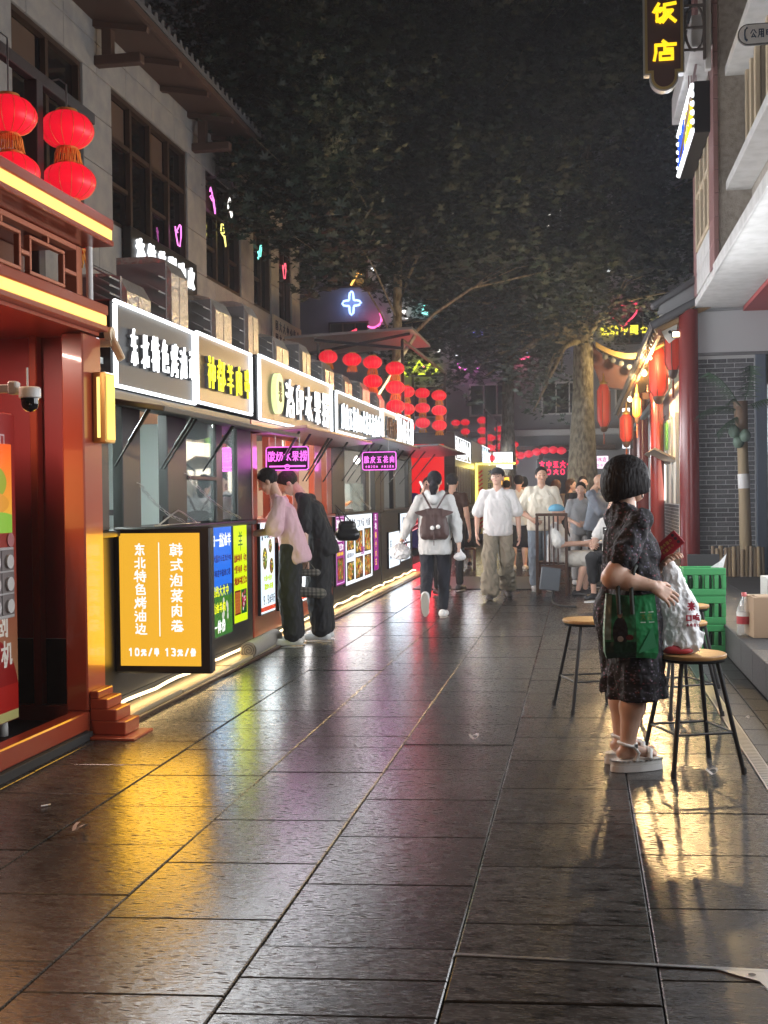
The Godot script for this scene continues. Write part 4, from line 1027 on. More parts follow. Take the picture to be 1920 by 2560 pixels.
func lanterns() -> void:
	var p := lantern_proto(0.176, 14, 0.8)
	var grp := "red lanterns strung above the kiosk"
	var d := [["upper lantern at the beam's free end above the kiosk", 3.85, -7.26], ["second lantern of the string at the beam's free end", 3.515, -7.28], ["third lantern of the end string, half hidden by the kiosk roof", 3.2, -7.37], ["top lantern of the string nearest the picture edge, above the kiosk", 3.69, -6.46], ["lower lantern of the string nearest the picture edge", 3.36, -6.49]]
	for k in d.size(): hang(p, k == 0, Vector3(-3.33, d[k][1], d[k][2]), "red " + (d[k][0] as String), grp, 0.3 * k, 1.0 if k < 3 else 0.94)
	for q in [Vector3(-3.33, 3.6, -6.95), Vector3(-3.33, 3.6, -6.1)]: omni("lantern_light", q + Vector3(0.5, 0, 0), Color(1.0, 0.03, 0.06), 0.05, 0.3)
	var b := thing("lantern_pole", "black post and beam carrying two lantern strings over the kiosk", "lantern pole", Vector3(-3.45, 2.9, -7.03))
	part(b, "post", G.new().span(-0.045, 0.045, -0.2, 1.2, -0.045, 0.045, 0.004), M.black)
	part(b, "beam", G.new().span(-0.03, 0.03, 1.2, 1.28, -0.9, 3.2, 0.004), M.black)
	for q in [Vector3(0.12, 0, -0.23), Vector3(0.12, 0, 0.57)]: part(b, "hook", G.new().tube([Vector3(0.0, 1.28, q.z), Vector3(0.07, 1.29, q.z), Vector3(0.12, 1.25, q.z), Vector3(0.12, 1.05 if q.z < 0 else 0.9, q.z)], 0.006, 6), M.steel)
	# the rows over the second half of the near stalls and on into the distance
	var f := lantern_proto(0.176, 14, 0.8, false)
	var rows := []
	rows = [[Vector3(-4.4, 3.89, -20.2), 1], [Vector3(-3.97, 3.83, -20.2), 1], [Vector3(-3.6, 3.77, -20.2), 2], [Vector3(-3.2, 3.65, -20.2), 3], [Vector3(-3.28, 3.4, -22.0), 3], [Vector3(-3.5, 3.72, -26.0), 3], [Vector3(-3.1, 3.64, -25.8), 3]]
	var names := ["first", "second", "third", "fourth", "fifth", "sixth", "seventh"]
	for k in rows.size():
		var n: int = rows[k][1]
		for j in n:
			var at: Vector3 = rows[k][0] - Vector3(0, 0.335 * j, 0)
			hang(f, false, at, "red lantern, %s string over the near stalls" % (["top of the %s", "second on the %s", "third on the %s", "fourth on the %s"][j] % names[k]), "red lanterns over the stall roofs", 0.5 * j + k, 0.96)
		omni("lantern_light", rows[k][0] + Vector3(0.5, -0.5, 0.2), Color(1.0, 0.03, 0.06), 0.05, 0.25)
	var lp := thing("lantern_rack", "thin black pipe frame holding the lantern strings over the stalls", "lantern rack", Vector3(-3.5, 2.8, -20.2))
	for q in [Vector3(-1.1, 0, -0.1), Vector3(0.42, 0, -0.1), Vector3(0.52, 0, -5.7), Vector3(-0.2, 0, -5.7)]: part(lp, "post", G.new().span(q.x - 0.025, q.x + 0.025, 0, 1.35, q.z - 0.025, q.z + 0.025), M.black)
	part(lp, "beam", G.new().bar(Vector3(-1.15, 1.4, -0.02), Vector3(0.45, 1.2, -0.02), 0.04, 0.05), M.black); part(lp, "beam", G.new().bar(Vector3(0.42, 1.36, -0.1), Vector3(0.52, 1.36, -6), 0.04, 0.05), M.black); part(lp, "beam", G.new().bar(Vector3(-0.3, 1.3, -5.7), Vector3(0.5, 1.3, -5.7), 0.04, 0.05), M.black)
	var far := lantern_proto(0.176, 10, 0.8, false)
	var fr := [[Vector3(-4.55, 4.1, -43), 1], [Vector3(-4.1, 4.05, -42), 2], [Vector3(-3.15, 3.85, -38), 4], [Vector3(-2.95, 3.3, -38.6), 3], [Vector3(-3.1, 3.95, -45), 4], [Vector3(-2.8, 3.6, -45), 2], [Vector3(-2.45, 3.3, -44), 3]]
	for k in fr.size():
		for j in fr[k][1]: hang(far, false, (fr[k][0] as Vector3) - Vector3(0, 0.335 * j, 0), "small red lantern, %s string beyond the red panel" % (["top of the %s", "second on the %s", "third on the %s", "fourth on the %s"][j] % names[k]), "red lanterns far down the street", 0.4 * j + k, 0.95)
	var fp := thing("lantern_rack", "thin pipe frame carrying the far lantern strings", "lantern rack", Vector3(-3.0, 2.8, -38))
	for z in [0.2, -4.5, -7.2]: part(fp, "post", G.new().span(-0.03, 0.03, 0, 1.35, z - 0.03, z + 0.03), M.black)
	part(fp, "beam", G.new().bar(Vector3(0, 1.33, 1), Vector3(0, 1.3, -8), 0.05, 0.05), M.black)
	p.free(); f.free(); far.free()
# ---------------------------------------------------------------- the building behind the stalls
func left_building() -> void:
	var X := -5.8
	var b := thing("clad_building", "grey stone clad building with brown windows and deep timber eaves behind the stalls", "building", Vector3(X, 0, 0))
	# wall made of panels round the windows; windows [near z, far z, sill y, head y]
	var wins := [[-9.2, -10.6], [-11.35, -13.1], [-13.96, -16.82], [-17.7, -19.6], [-20.4, -21.6], [-22.2, -23.2]]
	part(b, "core_wall", G.new().span(-6, -0.13, 0, 7.3, -24, 2), M.mortar)
	var panel := func(z0: float, z1: float, y0: float, y1: float) -> void:
		part(b, "stone_panel", G.new().span(-0.129, 0.0, y0 + 0.005, y1 - 0.005, z1 + 0.005, z0 - 0.005, 0.006), M.cladding)
	var rowy := [2.6, 3.55, 4.25, 4.9, 5.5, 6.1, 6.62, 7.0, 7.3]
	for i in 8:
		var y0: float = rowy[i]; var y1: float = rowy[i + 1]
		var z := -8.0
		while z > -23.9:
			var nz := z - 0.92
			var inwin := false
			if y0 > 4.85 and y1 < 6.7:
				for w in wins:
					if z <= w[0] + 0.001 and z > w[1] + 0.02: nz = w[1]; inwin = true
					elif z > w[0] and nz < w[0]: nz = w[0]
			nz = maxf(nz, -23.9)
			if not inwin: panel.call(z, nz, y0, y1)
			z = nz
	for w in wins:
		var z0: float = w[0]; var z1: float = w[1]
		var wd := part(b, "window", G.new().span(-0.125, -0.11, 4.9, 6.62, z1, z0), M.dark_glass)
		var g := G.new()
		g.span(-0.11, -0.03, 6.56, 6.62, z1, z0); g.span(-0.11, -0.03, 4.9, 4.96, z1, z0); g.span(-0.11, -0.03, 4.96, 6.56, z0 - 0.06, z0); g.span(-0.11, -0.03, 4.96, 6.56, z1, z1 + 0.06)
		part(wd, "frame", g, M.win_brown)
		part(wd, "transom", G.new().span(-0.1, -0.04, 5.98, 6.04, z1 + 0.06, z0 - 0.06), M.win_brown)
		var n := maxi(2, int(round((z0 - z1) / 0.72)))
		for k in range(1, n):
			var z := lerpf(z0, z1, float(k) / n)
			part(wd, "mullion", G.new().span(-0.1, -0.035, 4.96, 6.56, z - 0.035, z + 0.035), M.win_brown)
		for k in n:
			if k % 2 == 0:
				var z := lerpf(z0, z1, (k + 0.5) / n)
				part(wd, "casement", G.new().span(-0.108, -0.06, 5.42, 5.47, z - 0.3, z + 0.3), M.win_brown)
				part(wd, "blind", G.new().span(-0.1095, -0.1085, 6.06, 6.54, z - 0.3, z + 0.3), mat(Color(0.1, 0.06, 0.04), 0.8))
	# eaves: boards under a tiled edge, on brackets
	var tm := mat(Color(0.09, 0.05, 0.035), 0.6)
	part(b, "soffit", G.new().box(Vector3(0.33, 7.2, -11), Vector3(0.8, 0.04, 26), 0.0, Basis(Vector3.BACK, -0.18)), tm)
	part(b, "fascia", G.new().span(0.7, 0.75, 7.1, 7.22, -24, 2), tm)
	for k in 22: part(b, "rafter", G.new().box(Vector3(0.33, 7.14, 1.5 - k * 1.15), Vector3(0.74, 0.07, 0.09), 0.0, Basis(Vector3.BACK, -0.18)), tm)
	for z in [-8.9, -13.5, -17.1, -20.6, -23.4]:
		part(b, "bracket", G.new().span(0.0, 0.6, 6.7, 6.82, z - 0.07, z + 0.07, 0.01), tm)
		part(b, "bracket_post", G.new().span(0.1, 0.22, 6.82, 7.18, z - 0.06, z + 0.06), tm)
	var roof := G.new()
	roof.box(Vector3(-1.1, 7.7, -11), Vector3(3.9, 0.05, 26), 0.0, Basis(Vector3.BACK, -0.26))
	part(b, "roof", roof, M.grey_tile)
	var tg := G.new()
	for k in 118: 
		var z := 1.9 - k * 0.22
		tg.tube([Vector3(0.78, 7.25, z), Vector3(-2.6, 8.15, z)], 0.055, 6)
		tg.disc(Vector3(0.785, 7.25, z), Vector3.RIGHT, 0.06, 8)
	stuff(part(b, "roof_tiles", tg, M.grey_tile))
	# lit shop sign of the building, seen between the ducts
	var s := thing("shop_sign", "black shop sign with white characters on the clad wall above the foil ducts", "sign", Vector3(X + 0.02, 4.3, -14.2))
	part(s, "board", G.new().span(0.0, 0.12, 0, 0.62, -2.6, 0.0, 0.01), M.black)
	for k in 6:
		var g := G.new(); letters(g, "洛修养刮油皮"[k], Vector3(0.121, 0.36, -0.28 - 0.4 * k), Vector3.ZERO, XR, Vector3.UP, Vector2(0.24, 0.27), 0.035, 0.03)
		part(s, "sign_letter", g, glow(Color(0.92, 0.96, 1.0), 2.0))
	area("shop_sign_light", Vector3(X + 0.2, 4.6, -15.4), Vector3(1, 0.1, 0), Vector2(2.4, 0.3), Color(0.92, 0.96, 1.0), 0.4)
	# stickers of light in the far windows
	var nc := [Color(0.9, 0.2, 0.7), Color(0.9, 0.8, 0.2), Color(0.2, 0.9, 0.7), Color(1.0, 0.95, 0.9), Color(0.95, 0.1, 0.15)]
	var pts := [[-17.95, 6.2, 0, "small violet neon squiggle in the clad building's window"], [-18.5, 5.75, 1, "yellow neon scissors in the clad building's window"], [-18.9, 6.25, 3, "white neon bow in the clad building's window"], [-20.7, 5.9, 2, "green neon curl in the narrow clad building window"], [-22.5, 5.95, 4, "red and white neon figure in the last clad window"], [-16.3, 5.3, 0, "tiny pink neon flower at the wide window's foot"]]
	for q in pts:
		var t := thing("neon_shape", q[3], "neon sign", Vector3(X + 0.03, q[1], q[0]), 0.0, "small neon shapes in the windows")
		var r := rnd(int(q[0] * -10))
		var path := []
		for k in 12: path.append(Vector3(0, sin(k * 0.9 + q[0]) * 0.22 * (0.5 + 0.5 * sin(k * 0.5)), cos(k * 0.7) * 0.13))
		part(t, "neon_tube", G.new().tube(path, 0.011, 5, false), glow(nc[q[2]], 2.0))
	# canvas awning and cream board at the building's far corner
	var aw := thing("metal_awning", "flat metal awning on a raking strut above the second lanterns", "awning", Vector3(-4.2, 4.42, -22.3))
	part(aw, "sheet", G.new().box(Vector3(0, 0, 0), Vector3(2.4, 0.05, 2.6), 0.0, Basis(Vector3.BACK, 0.04)), mat(Color(0.3, 0.32, 0.33), 0.4, 0.7))
	part(aw, "strut", G.new().bar(Vector3(0.5, -1.2, 1.2), Vector3(1.15, 0.0, 0.6), 0.05, 0.05), M.steel); part(aw, "strut", G.new().bar(Vector3(-1.4, -0.4, 0.9), Vector3(1.1, 0.0, 0.9), 0.05, 0.05), M.black)
	var cb := thing("notice_board", "cream board with rows of small characters at the clad building's corner", "sign", Vector3(X + 0.03, 4.3, -21.5))
	part(cb, "board", G.new().span(0, 0.04, 0, 0.6, -2.2, 0, 0.006), M.cream)
	for row in 2:
		for k in 7:
			var g := G.new(); letters(g, "国文大中心店公"[k], Vector3(0.041, 0.42 - 0.25 * row, -0.2 - 0.28 * k), Vector3.ZERO, XR, Vector3.UP, Vector2(0.17, 0.17), 0.022, 0.006)
			part(cb, "character", g, M.win_brown)
# ---------------------------------------------------------------- the pale building overhead on the right
func right_building() -> void:
	var b := thing("pale_building", "pale plastered building overhanging the street corner with ledges and white soffit", "building", Vector3(1.6, 0, -14.4))
	var pk := mat(Color(0.36, 0.2, 0.19), 0.45)
	part(b, "wall", G.new().span(0.06, 0.44, 4.1, 12, -2.6, 0.0), M.plaster)
	part(b, "wall", G.new().span(0.44, 3.0, 4.1, 12, -2.6, 10.0), M.plaster)
	part(b, "soffit", G.new().span(0.0, 0.68, 4.0, 4.1, -2.598, 10, 0.01), M.whitewash)
	part(b, "edge_strip", G.new().span(-0.012, 0.0, 3.99, 4.13, 0.002, 10, 0.004), M.whitewash)
	part(b, "red_soffit", G.new().span(0.682, 3.0, 3.95, 4.09, -2.598, 10), mat(Color(0.4, 0.08, 0.08), 0.7))
	# tiled street front with its window
	for i in 26:
		var y := 4.14 + 0.28 * i
		part(b, "tile", G.new().span(0.01, 0.058, y, y + 0.272, -0.56, -0.004, 0.004), pk)
		part(b, "tile", G.new().span(0.01, 0.058, y, y + 0.272, -2.6, -2.2, 0.004), pk)
		part(b, "tile", G.new().span(0.002, 0.058, y, y + 0.272, -0.003, 0.03, 0.003), pk)
		if i < 2: part(b, "pale_tile", G.new().span(0.012, 0.058, y, y + 0.272, -2.195, -0.565, 0.004), M.whitewash)
	var w := part(b, "window", G.new().span(0.05, 0.058, 4.72, 6.2, -2.19, -0.57), M.dark_glass)
	for z in [-2.16, -1.6, -1.1, -0.62]: part(w, "frame_post", G.new().span(0.0, 0.05, 4.72, 6.2, z - 0.06, z + 0.06, 0.006), M.cream)
	for y in [4.75, 5.45, 6.17]: part(w, "frame_rail", G.new().span(0.004, 0.047, y - 0.03, y + 0.03, -2.19, -0.57, 0.004), M.cream)
	part(b, "canopy", G.new().span(-0.24, 0.06, 6.74, 7.12, -3.0, 0.0, 0.01), M.whitewash)
	# ledges and window on the nearer wall
	for y in [5.0, 6.36]: part(b, "ledge", G.new().span(0.145, 0.44, y, y + 0.11, 0.002, 9.0, 0.006), M.whitewash)
	var w2 := part(b, "window", G.new().span(0.42, 0.436, 5.3, 6.6, 0.1, 3.2), M.dark_glass)
	for z in [0.14, 0.5, 0.86, 1.7, 3.1]: part(w2, "frame_post", G.new().span(0.36, 0.42, 5.3, 6.6, z - 0.05, z + 0.05, 0.006), M.cream)
	for y in [5.33, 6.57]: part(w2, "frame_rail", G.new().span(0.365, 0.415, y - 0.03, y + 0.03, 0.1, 3.2, 0.004), M.cream)
	part(b, "pilaster", G.new().span(-0.09, -0.02, 6.43, 12, 0.002, 0.1, 0.006), M.white)
	for k in 4: part(b, "rail", G.new().span(-0.19 + k * 0.03, -0.175 + k * 0.03, 6.4, 7.4, -1.0, -0.98), mat(Color(0.4, 0.28, 0.28), 0.5))
	part(b, "gutter_pipe", G.new().bar(Vector3(-0.33, 5.6, -0.6), Vector3(-0.1, 6.9, -0.6), 0.03, 0.03), mat(Color(0.45, 0.34, 0.34), 0.5))
	# its lit shop front under the soffit
	part(b, "shop_wall", G.new().span(0.9, 1.0, 0.25, 3.95, 0.3, 10.0), M.plaster)
	for k in 4:
		var w3 := part(b, "shop_window", G.new().span(0.885, 0.898, 1.1, 2.9, 0.9 + 2.3 * k, 2.7 + 2.3 * k), glow(Color(0.95, 0.97, 1.0), 1.2))
		for z in [0.9, 1.8, 2.7]: part(w3, "frame_post", G.new().span(0.84, 0.884, 1.06, 2.94, z + 2.3 * k - 0.04, z + 2.3 * k + 0.04, 0.004), M.win_brown)
		area("shop_window_light", Vector3(2.46, 2.0, -14.4 + 1.8 + 2.3 * k), Vector3(-1, 0, 0), Vector2(1.8, 1.8), Color(0.92, 0.95, 1.0), 0.7)
	# hanging restaurant sign
	var s := thing("hanging_sign", "tall brown hanging sign with a gold border and two glowing yellow characters", "sign", Vector3(1.025, 6.17, -14.2))
	var outline := func(k: float) -> PackedVector2Array:
		var p := PackedVector2Array([Vector2(0.235 - k, 2.4), Vector2(-0.235 + k, 2.4), Vector2(-0.235 + k, 0.2 + k), Vector2(-0.165 + k, 0.2 + k)])
		for i in 11:
			var a := PI + PI * i / 10.0
			p.append(Vector2(cos(a) * (0.165 - k), 0.165 + sin(a) * (0.165 - k)))
		p.append_array([Vector2(0.165 - k, 0.2 + k), Vector2(0.235 - k, 0.2 + k)])
		return p
	part(s, "body", G.new().prism(outline.call(0.0), Vector3(0, 0, -0.12), Vector3.RIGHT, Vector3.UP, 0.12), mat(Color(0.4, 0.4, 0.38), 0.4, 0.5))
	part(s, "gold_border", G.new().prism(outline.call(0.016), Vector3(0, 0, 0.001), Vector3.RIGHT, Vector3.UP, 0.012), mat(Color(0.42, 0.3, 0.1), 0.4, 0.3))
	part(s, "panel", G.new().prism(outline.call(0.045), Vector3(0, 0, 0.0135), Vector3.RIGHT, Vector3.UP, 0.006), mat(Color(0.075, 0.03, 0.02), 0.5))
	for k in 2:
		var g := G.new(); letters(g, "饭店"[k], Vector3(0, 0.91 - 0.44 * k, 0.02), Vector3.ZERO, Vector3.RIGHT, Vector3.UP, Vector2(0.26, 0.21), 0.034, 0.02)
		part(s, "sign_letter", g, glow(Color(1.0, 0.62, 0.01), 1.35))
	area("hanging_sign_light", Vector3(1.02, 6.85, -14.14), Vector3(0, -0.1, 1), Vector2(0.3, 0.7), Color(1.0, 0.6, 0.05), 0.25)
	var ring := []
	for k in 21: ring.append(Vector3(0.36 + cos(TAU * k / 20.0) * 0.11, 0.74 + sin(TAU * k / 20.0) * 0.27, -0.06))
	var bk := mat(Color(0.12, 0.1, 0.09), 0.5)
	part(s, "bracket_ring", G.new().tube(ring, 0.016, 8, false), bk)
	for y in [0.48, 0.74, 1.0]: part(s, "bracket_arm", G.new().bar(Vector3(0.236, y, -0.06), Vector3(0.48, y, -0.06), 0.03, 0.03), bk)
	part(s, "bracket_post", G.new().span(0.455, 0.49, 0.36, 2.0, -0.08, -0.04, 0.004), bk)
	# pill shaped sign
	var ps := thing("public_phone_sign", "white pill shaped sign with blue characters and a handset mark", "sign", Vector3(1.805, 5.93, -12.0))
	var pill := func(k: float) -> PackedVector2Array:
		var p := PackedVector2Array()
		for i in 26:
			var a := TAU * (i + 0.5) / 26.0
			p.append(Vector2(cos(a) * (0.105 - k) + (0.12 if cos(a) > 0 else -0.12), sin(a) * (0.105 - k)))
		return p
	part(ps, "rim", G.new().prism(pill.call(0.0), Vector3(0, 0, -0.03), Vector3.RIGHT, Vector3.UP, 0.03), mat(Color(0.1, 0.1, 0.1), 0.4))
	part(ps, "plate", G.new().prism(pill.call(0.012), Vector3(0, 0, 0.001), Vector3.RIGHT, Vector3.UP, 0.004), M.white)
	var bl := mat(Color(0.02, 0.05, 0.1), 0.5)
	for k in 4:
		var g := G.new(); letters(g, "公用电话"[k], Vector3(-0.075 + 0.073 * k, 0.005, 0.0055), Vector3.ZERO, Vector3.RIGHT, Vector3.UP, Vector2(0.06, 0.08), 0.009, 0.002)
		part(ps, "character", g, bl)
	part(ps, "handset_mark", G.new().tube([Vector3(-0.135, 0.065, 0.007), Vector3(-0.155, 0.045, 0.007), Vector3(-0.16, 0.0, 0.007), Vector3(-0.155, -0.045, 0.007), Vector3(-0.135, -0.065, 0.007)], [0.012, 0.008, 0.006, 0.008, 0.012], 6), bl)
	part(ps, "hanger", G.new().bar(Vector3(0.1, 0.1, -0.015), Vector3(0.1, 0.43, -0.015), 0.02, 0.02), M.steel)
	# bulb sign on the street front
	var ls := thing("bulb_sign", "slanting wall sign ringed with white bulbs around blue and yellow lettering", "sign", Vector3(1.42, 5.82, -14.75))
	part(ls, "casing", G.new().span(-0.0, 0.19, 0.0, 0.63, -2.15, 0.0, 0.01), M.black)
	var wl := glow(Color(0.93, 0.96, 1.0), 3.5)
	for k in 17:
		for y in [0.04, 0.59]: part(ls, "bulb", G.new().lathe(Vector3(-0.012, y, -0.05 - 0.128 * k), [Vector2(0, -0.035), Vector2(0.03, -0.02), Vector2(0.036, 0), Vector2(0.03, 0.02), Vector2(0, 0.035)], 8), wl)
	for k in 4:
		for z in [-0.04, -2.11]: part(ls, "bulb", G.new().lathe(Vector3(-0.012, 0.15 + 0.11 * k, z), [Vector2(0, -0.035), Vector2(0.03, -0.02), Vector2(0.036, 0), Vector2(0.03, 0.02), Vector2(0, 0.035)], 8), wl)
	for k in 4:
		var g := G.new(); letters(g, "大饭店中"[k], Vector3(-0.002, 0.315, -1.84 + 0.5 * k), Vector3.ZERO, Vector3(0, 0, 1), Vector3.UP, Vector2(0.38, 0.38), 0.04, 0.03)
		part(ls, "sign_letter", g, glow(Color(0.02, 0.08, 1.0), 2.2) if k < 2 else glow(Color(1.0, 0.72, 0.02), 1.2))
	area("bulb_sign_light", Vector3(1.37, 6.13, -15.8), Vector3(-1, 0.1, 0.1), Vector2(2.1, 0.6), Color(0.85, 0.9, 1.0), 1.1)
# ---------------------------------------------------------------- the old style restaurant
func brick_wall(b: Node3D, o: Vector3, X: Vector3, w: float, h: float, seed_: int, bh := 0.066, bl := 0.265) -> void:
	# bricks with recessed joints; the face normal is X x up
	var r := rnd(seed_)
	var N := X.cross(Vector3.UP).normalized()
	var q := Basis(X, Vector3.UP, N)
	var rows := int(h / bh)
	for i in rows:
		var x := -bl * (0.5 if i % 2 else 0.0) + (0.03 if i % 4 == 1 else 0.0)
		while x < w:
			var a := maxf(x, 0.0); var e := minf(x + bl, w)
			if e - a > 0.03:
				var g := G.new().box(Vector3.ZERO, Vector3(e - a - 0.009, bh - 0.009, 0.05), 0.003)
				part(b, "brick", g, M["brick%d" % (r.randi() % 4)], o + X * ((a + e) * 0.5) + Vector3.UP * (bh * (i + 0.5)) + N * (r.randf_range(-0.002, 0.002) - 0.02), q * Basis(Vector3.BACK, r.randf_range(-0.006, 0.006)))
			x += bl
func restaurant() -> void:
	var plat := Node3D.new()
	plat.name = "terrace_step"; plat.set_meta("kind", "structure"); add_child(plat)
	part(plat, "core", G.new().span(1.24, 6, -0.03, 0.225, -36, -3), M.grout)
	for k in 24:
		var z := -3.2 - 0.62 * k
		part(plat, "riser_tile", G.new().span(1.225, 1.2395, 0.0, 0.222, z - 0.615, z, 0.003), M.dark_stone)
		for j in 2: part(plat, "terrace_slab", G.new().span(1.215 + 0.6 * j, 1.81 + 0.6 * j, 0.2255, 0.252, z - 0.615, z, 0.005), M.dark_stone)
	var b := thing("brick_restaurant", "grey brick restaurant with red columns and an upturned tiled eave", "restaurant", Vector3(0, 0, -17))
	part(b, "end_wall_core", G.new().span(1.6, 2.44, 0.25, 3.34, -0.3, -0.024), M.mortar)
	part(b, "white_panel", G.new().span(1.62, 4.0, 3.38, 3.99, -0.28, 0.0, 0.004), mat(Color(0.62, 0.64, 0.66), 0.6))
	part(b, "lintel", G.new().span(1.62, 4.0, 3.335, 3.378, -0.28, 0.012, 0.004), mat(Color(0.2, 0.2, 0.21), 0.6))
	brick_wall(b, Vector3(1.63, 0.255, -0.022), Vector3.RIGHT, 0.8, 3.06, 3)
	# side wall along the street
	part(b, "side_wall_core", G.new().span(1.774, 1.98, 0.25, 3.6, -19, -0.3), M.mortar)
	brick_wall(b, Vector3(1.772, 0.255, -9.0), Vector3(0, 0, 1), 4.1, 0.93, 4)
	brick_wall(b, Vector3(1.772, 1.19, -9.0), Vector3(0, 0, 1), 1.0, 1.9, 5)
	var w := part(b, "window", G.new().span(1.74, 1.78, 1.2, 2.85, -7.9, -4.6), glow(Color(0.9, 0.85, 0.7), 0.35))
	for z in [-7.9, -6.9, -5.7, -4.6]: part(w, "window_post", G.new().span(1.7, 1.76, 1.2, 2.85, z - 0.05, z + 0.05, 0.004), M.steel)
	part(w, "light_strip", G.new().span(1.69, 1.72, 1.25, 2.05, -7.6, -7.5), glow(Color(1.0, 0.96, 0.85), 2.5))
	part(w, "shutter", G.new().box(Vector3(1.55, 2.1, -6.3), Vector3(0.5, 0.04, 3.2), 0.0, Basis(Vector3.BACK, -0.5)), mat(Color(0.2, 0.18, 0.16), 0.5, 0.4))
	part(w, "green_board", G.new().span(1.68, 1.7, 2.25, 2.8, -7.3, -6.3), mat(Color(0.08, 0.3, 0.06), 0.5))
	area("window_light", Vector3(1.66, 1.9, -23.2), Vector3(-1, -0.1, 0.1), Vector2(3.0, 1.3), Color(1.0, 0.9, 0.7), 0.35)
	# door frame at the picture's edge
	var dm := mat(Color(0.12, 0.15, 0.2), 0.4)
	part(b, "door_post", G.new().span(2.442, 2.58, 0.25, 3.333, -0.2, 0.05, 0.006), dm)
	part(b, "door_handle", G.new().tube([Vector3(2.6, 0.7, 0.1), Vector3(2.6, 2.9, 0.1)], 0.02, 8), M.steel)
	part(b, "door_pane", G.new().span(2.581, 3.6, 0.3, 3.3, -0.1, -0.09), M.glass)
	part(b, "inner_wall", G.new().span(2.45, 5, 0.25, 3.5, -1.4, -1.3), mat(Color(0.35, 0.35, 0.36), 0.8))
	for q in [-0.0, -7.0, -12.4, -17.2]:
		var c := G.new(); c.tube([Vector3(1.52, 0.36, 0.12 + q), Vector3(1.52, 3.97, 0.12 + q)], [0.14, 0.135], 28)
		part(b, "column", c, M.col_red)
		part(b, "column_base", G.new().lathe(Vector3(1.52, 0.252, 0.12 + q), [Vector2(0.19, 0.0), Vector2(0.21, 0.05), Vector2(0.18, 0.1), Vector2(0.142, 0.112)], 20), M.dark_stone)
	# eave
	var rb := mat(Color(0.2, 0.07, 0.03), 0.5)
	var tim := mat(Color(0.3, 0.18, 0.07), 0.5)
	part(b, "eave_board", G.new().bar(Vector3(1.12, 3.66, 0.2), Vector3(1.12, 3.66, -18), 0.05, 0.09), rb)
	part(b, "beam", G.new().span(1.44, 1.6, 3.55, 3.72, -18, -0.02, 0.01), M.col_red)
	part(b, "beam", G.new().span(1.46, 1.58, 3.2, 3.32, -18, -0.02, 0.01), mat(Color(0.08, 0.14, 0.16), 0.5))
	for k in 44: part(b, "rafter", G.new().bar(Vector3(1.06, 3.69, 0.1 - k * 0.41), Vector3(2.0, 4.12, 0.1 - k * 0.41), 0.07, 0.08, 0.01), tim)
	part(b, "roof_board", G.new().box(Vector3(1.55, 3.99, -9), Vector3(1.15, 0.03, 18.5), 0.0, Basis(Vector3.BACK, 0.43)), tim)
	for k in 10: part(b, "hanging_bracket", G.new().span(1.3, 1.44, 3.38, 3.52, -0.9 - 1.8 * k, -0.84 - 1.8 * k, 0.01), rb)
	var tl := G.new()
	for k in 76:
		var z := 0.22 - k * 0.24
		tl.tube([Vector3(1.0, 3.75, z), Vector3(2.3, 4.42, z)], 0.06, 7)
		tl.disc(Vector3(0.995, 3.745, z), Vector3(-1, -0.3, 0).normalized(), 0.068, 10)
		tl.box(Vector3(1.64, 4.05, z - 0.12), Vector3(1.45, 0.02, 0.14), 0.0, Basis(Vector3.BACK, 0.476))
		tl.tri(Vector3(1.0, 3.72, z - 0.06), Vector3(1.0, 3.62, z - 0.12), Vector3(1.0, 3.72, z - 0.18))
	stuff(part(b, "roof_tiles", tl, M.grey_tile))
	part(b, "gable", G.new().prism(PackedVector2Array([Vector2(1.1, 3.95), Vector2(4.0, 3.992), Vector2(4.0, 5.7), Vector2(1.62, 4.4), Vector2(1.15, 4.08)]), Vector3(0, 0, -0.06), Vector3.RIGHT, Vector3.UP, 0.1), mat(Color(0.3, 0.31, 0.32), 0.8))
	part(b, "verge_tiles", G.new().bar(Vector3(1.02, 4.05, 0.02), Vector3(2.6, 4.98, 0.02), 0.2, 0.09, 0.02), M.grey_tile)
	part(b, "carved_plate", G.new().prism(PackedVector2Array([Vector2(1.13, 3.93), Vector2(1.13, 3.75), Vector2(1.2, 3.6), Vector2(1.26, 3.52), Vector2(1.36, 3.6), Vector2(1.38, 3.93)]), Vector3(0, 0, 0.05), Vector3.RIGHT, Vector3.UP, 0.03), M.offwhite)
	for q in [Vector2(1.2, 3.8), Vector2(1.27, 3.68), Vector2(1.32, 3.82)]: part(b, "carving", G.new().lathe(Vector3(q.x, q.y, 0.082), [Vector2(0, 0.01), Vector2(0.02, 0.005), Vector2(0.025, 0.0)], 10, Basis(Vector3.RIGHT, PI / 2)), M.black_flat)
	# far upturned pavilion eave
	var pv := thing("pavilion_roof", "upturned pavilion roof with golden lit underside above the far columns", "roof", Vector3(1.2, 5.0, -33.0))
	var pr := PackedVector2Array()
	for i in 13:
		var t := i / 12.0
		pr.append(Vector2(-0.75 + 2.0 * t, 0.62 - 1.5 * t + 1.55 * t * t))
	for i in 13:
		var t := 1.0 - i / 12.0
		pr.append(Vector2(-0.75 + 2.0 * t, 0.48 - 1.5 * t + 1.5 * t * t))
	part(pv, "gilded_edge", G.new().prism(pr, Vector3(0, 0, 0), Vector3.RIGHT, Vector3.UP, 0.3), mat(Color(0.5, 0.34, 0.12), 0.5))
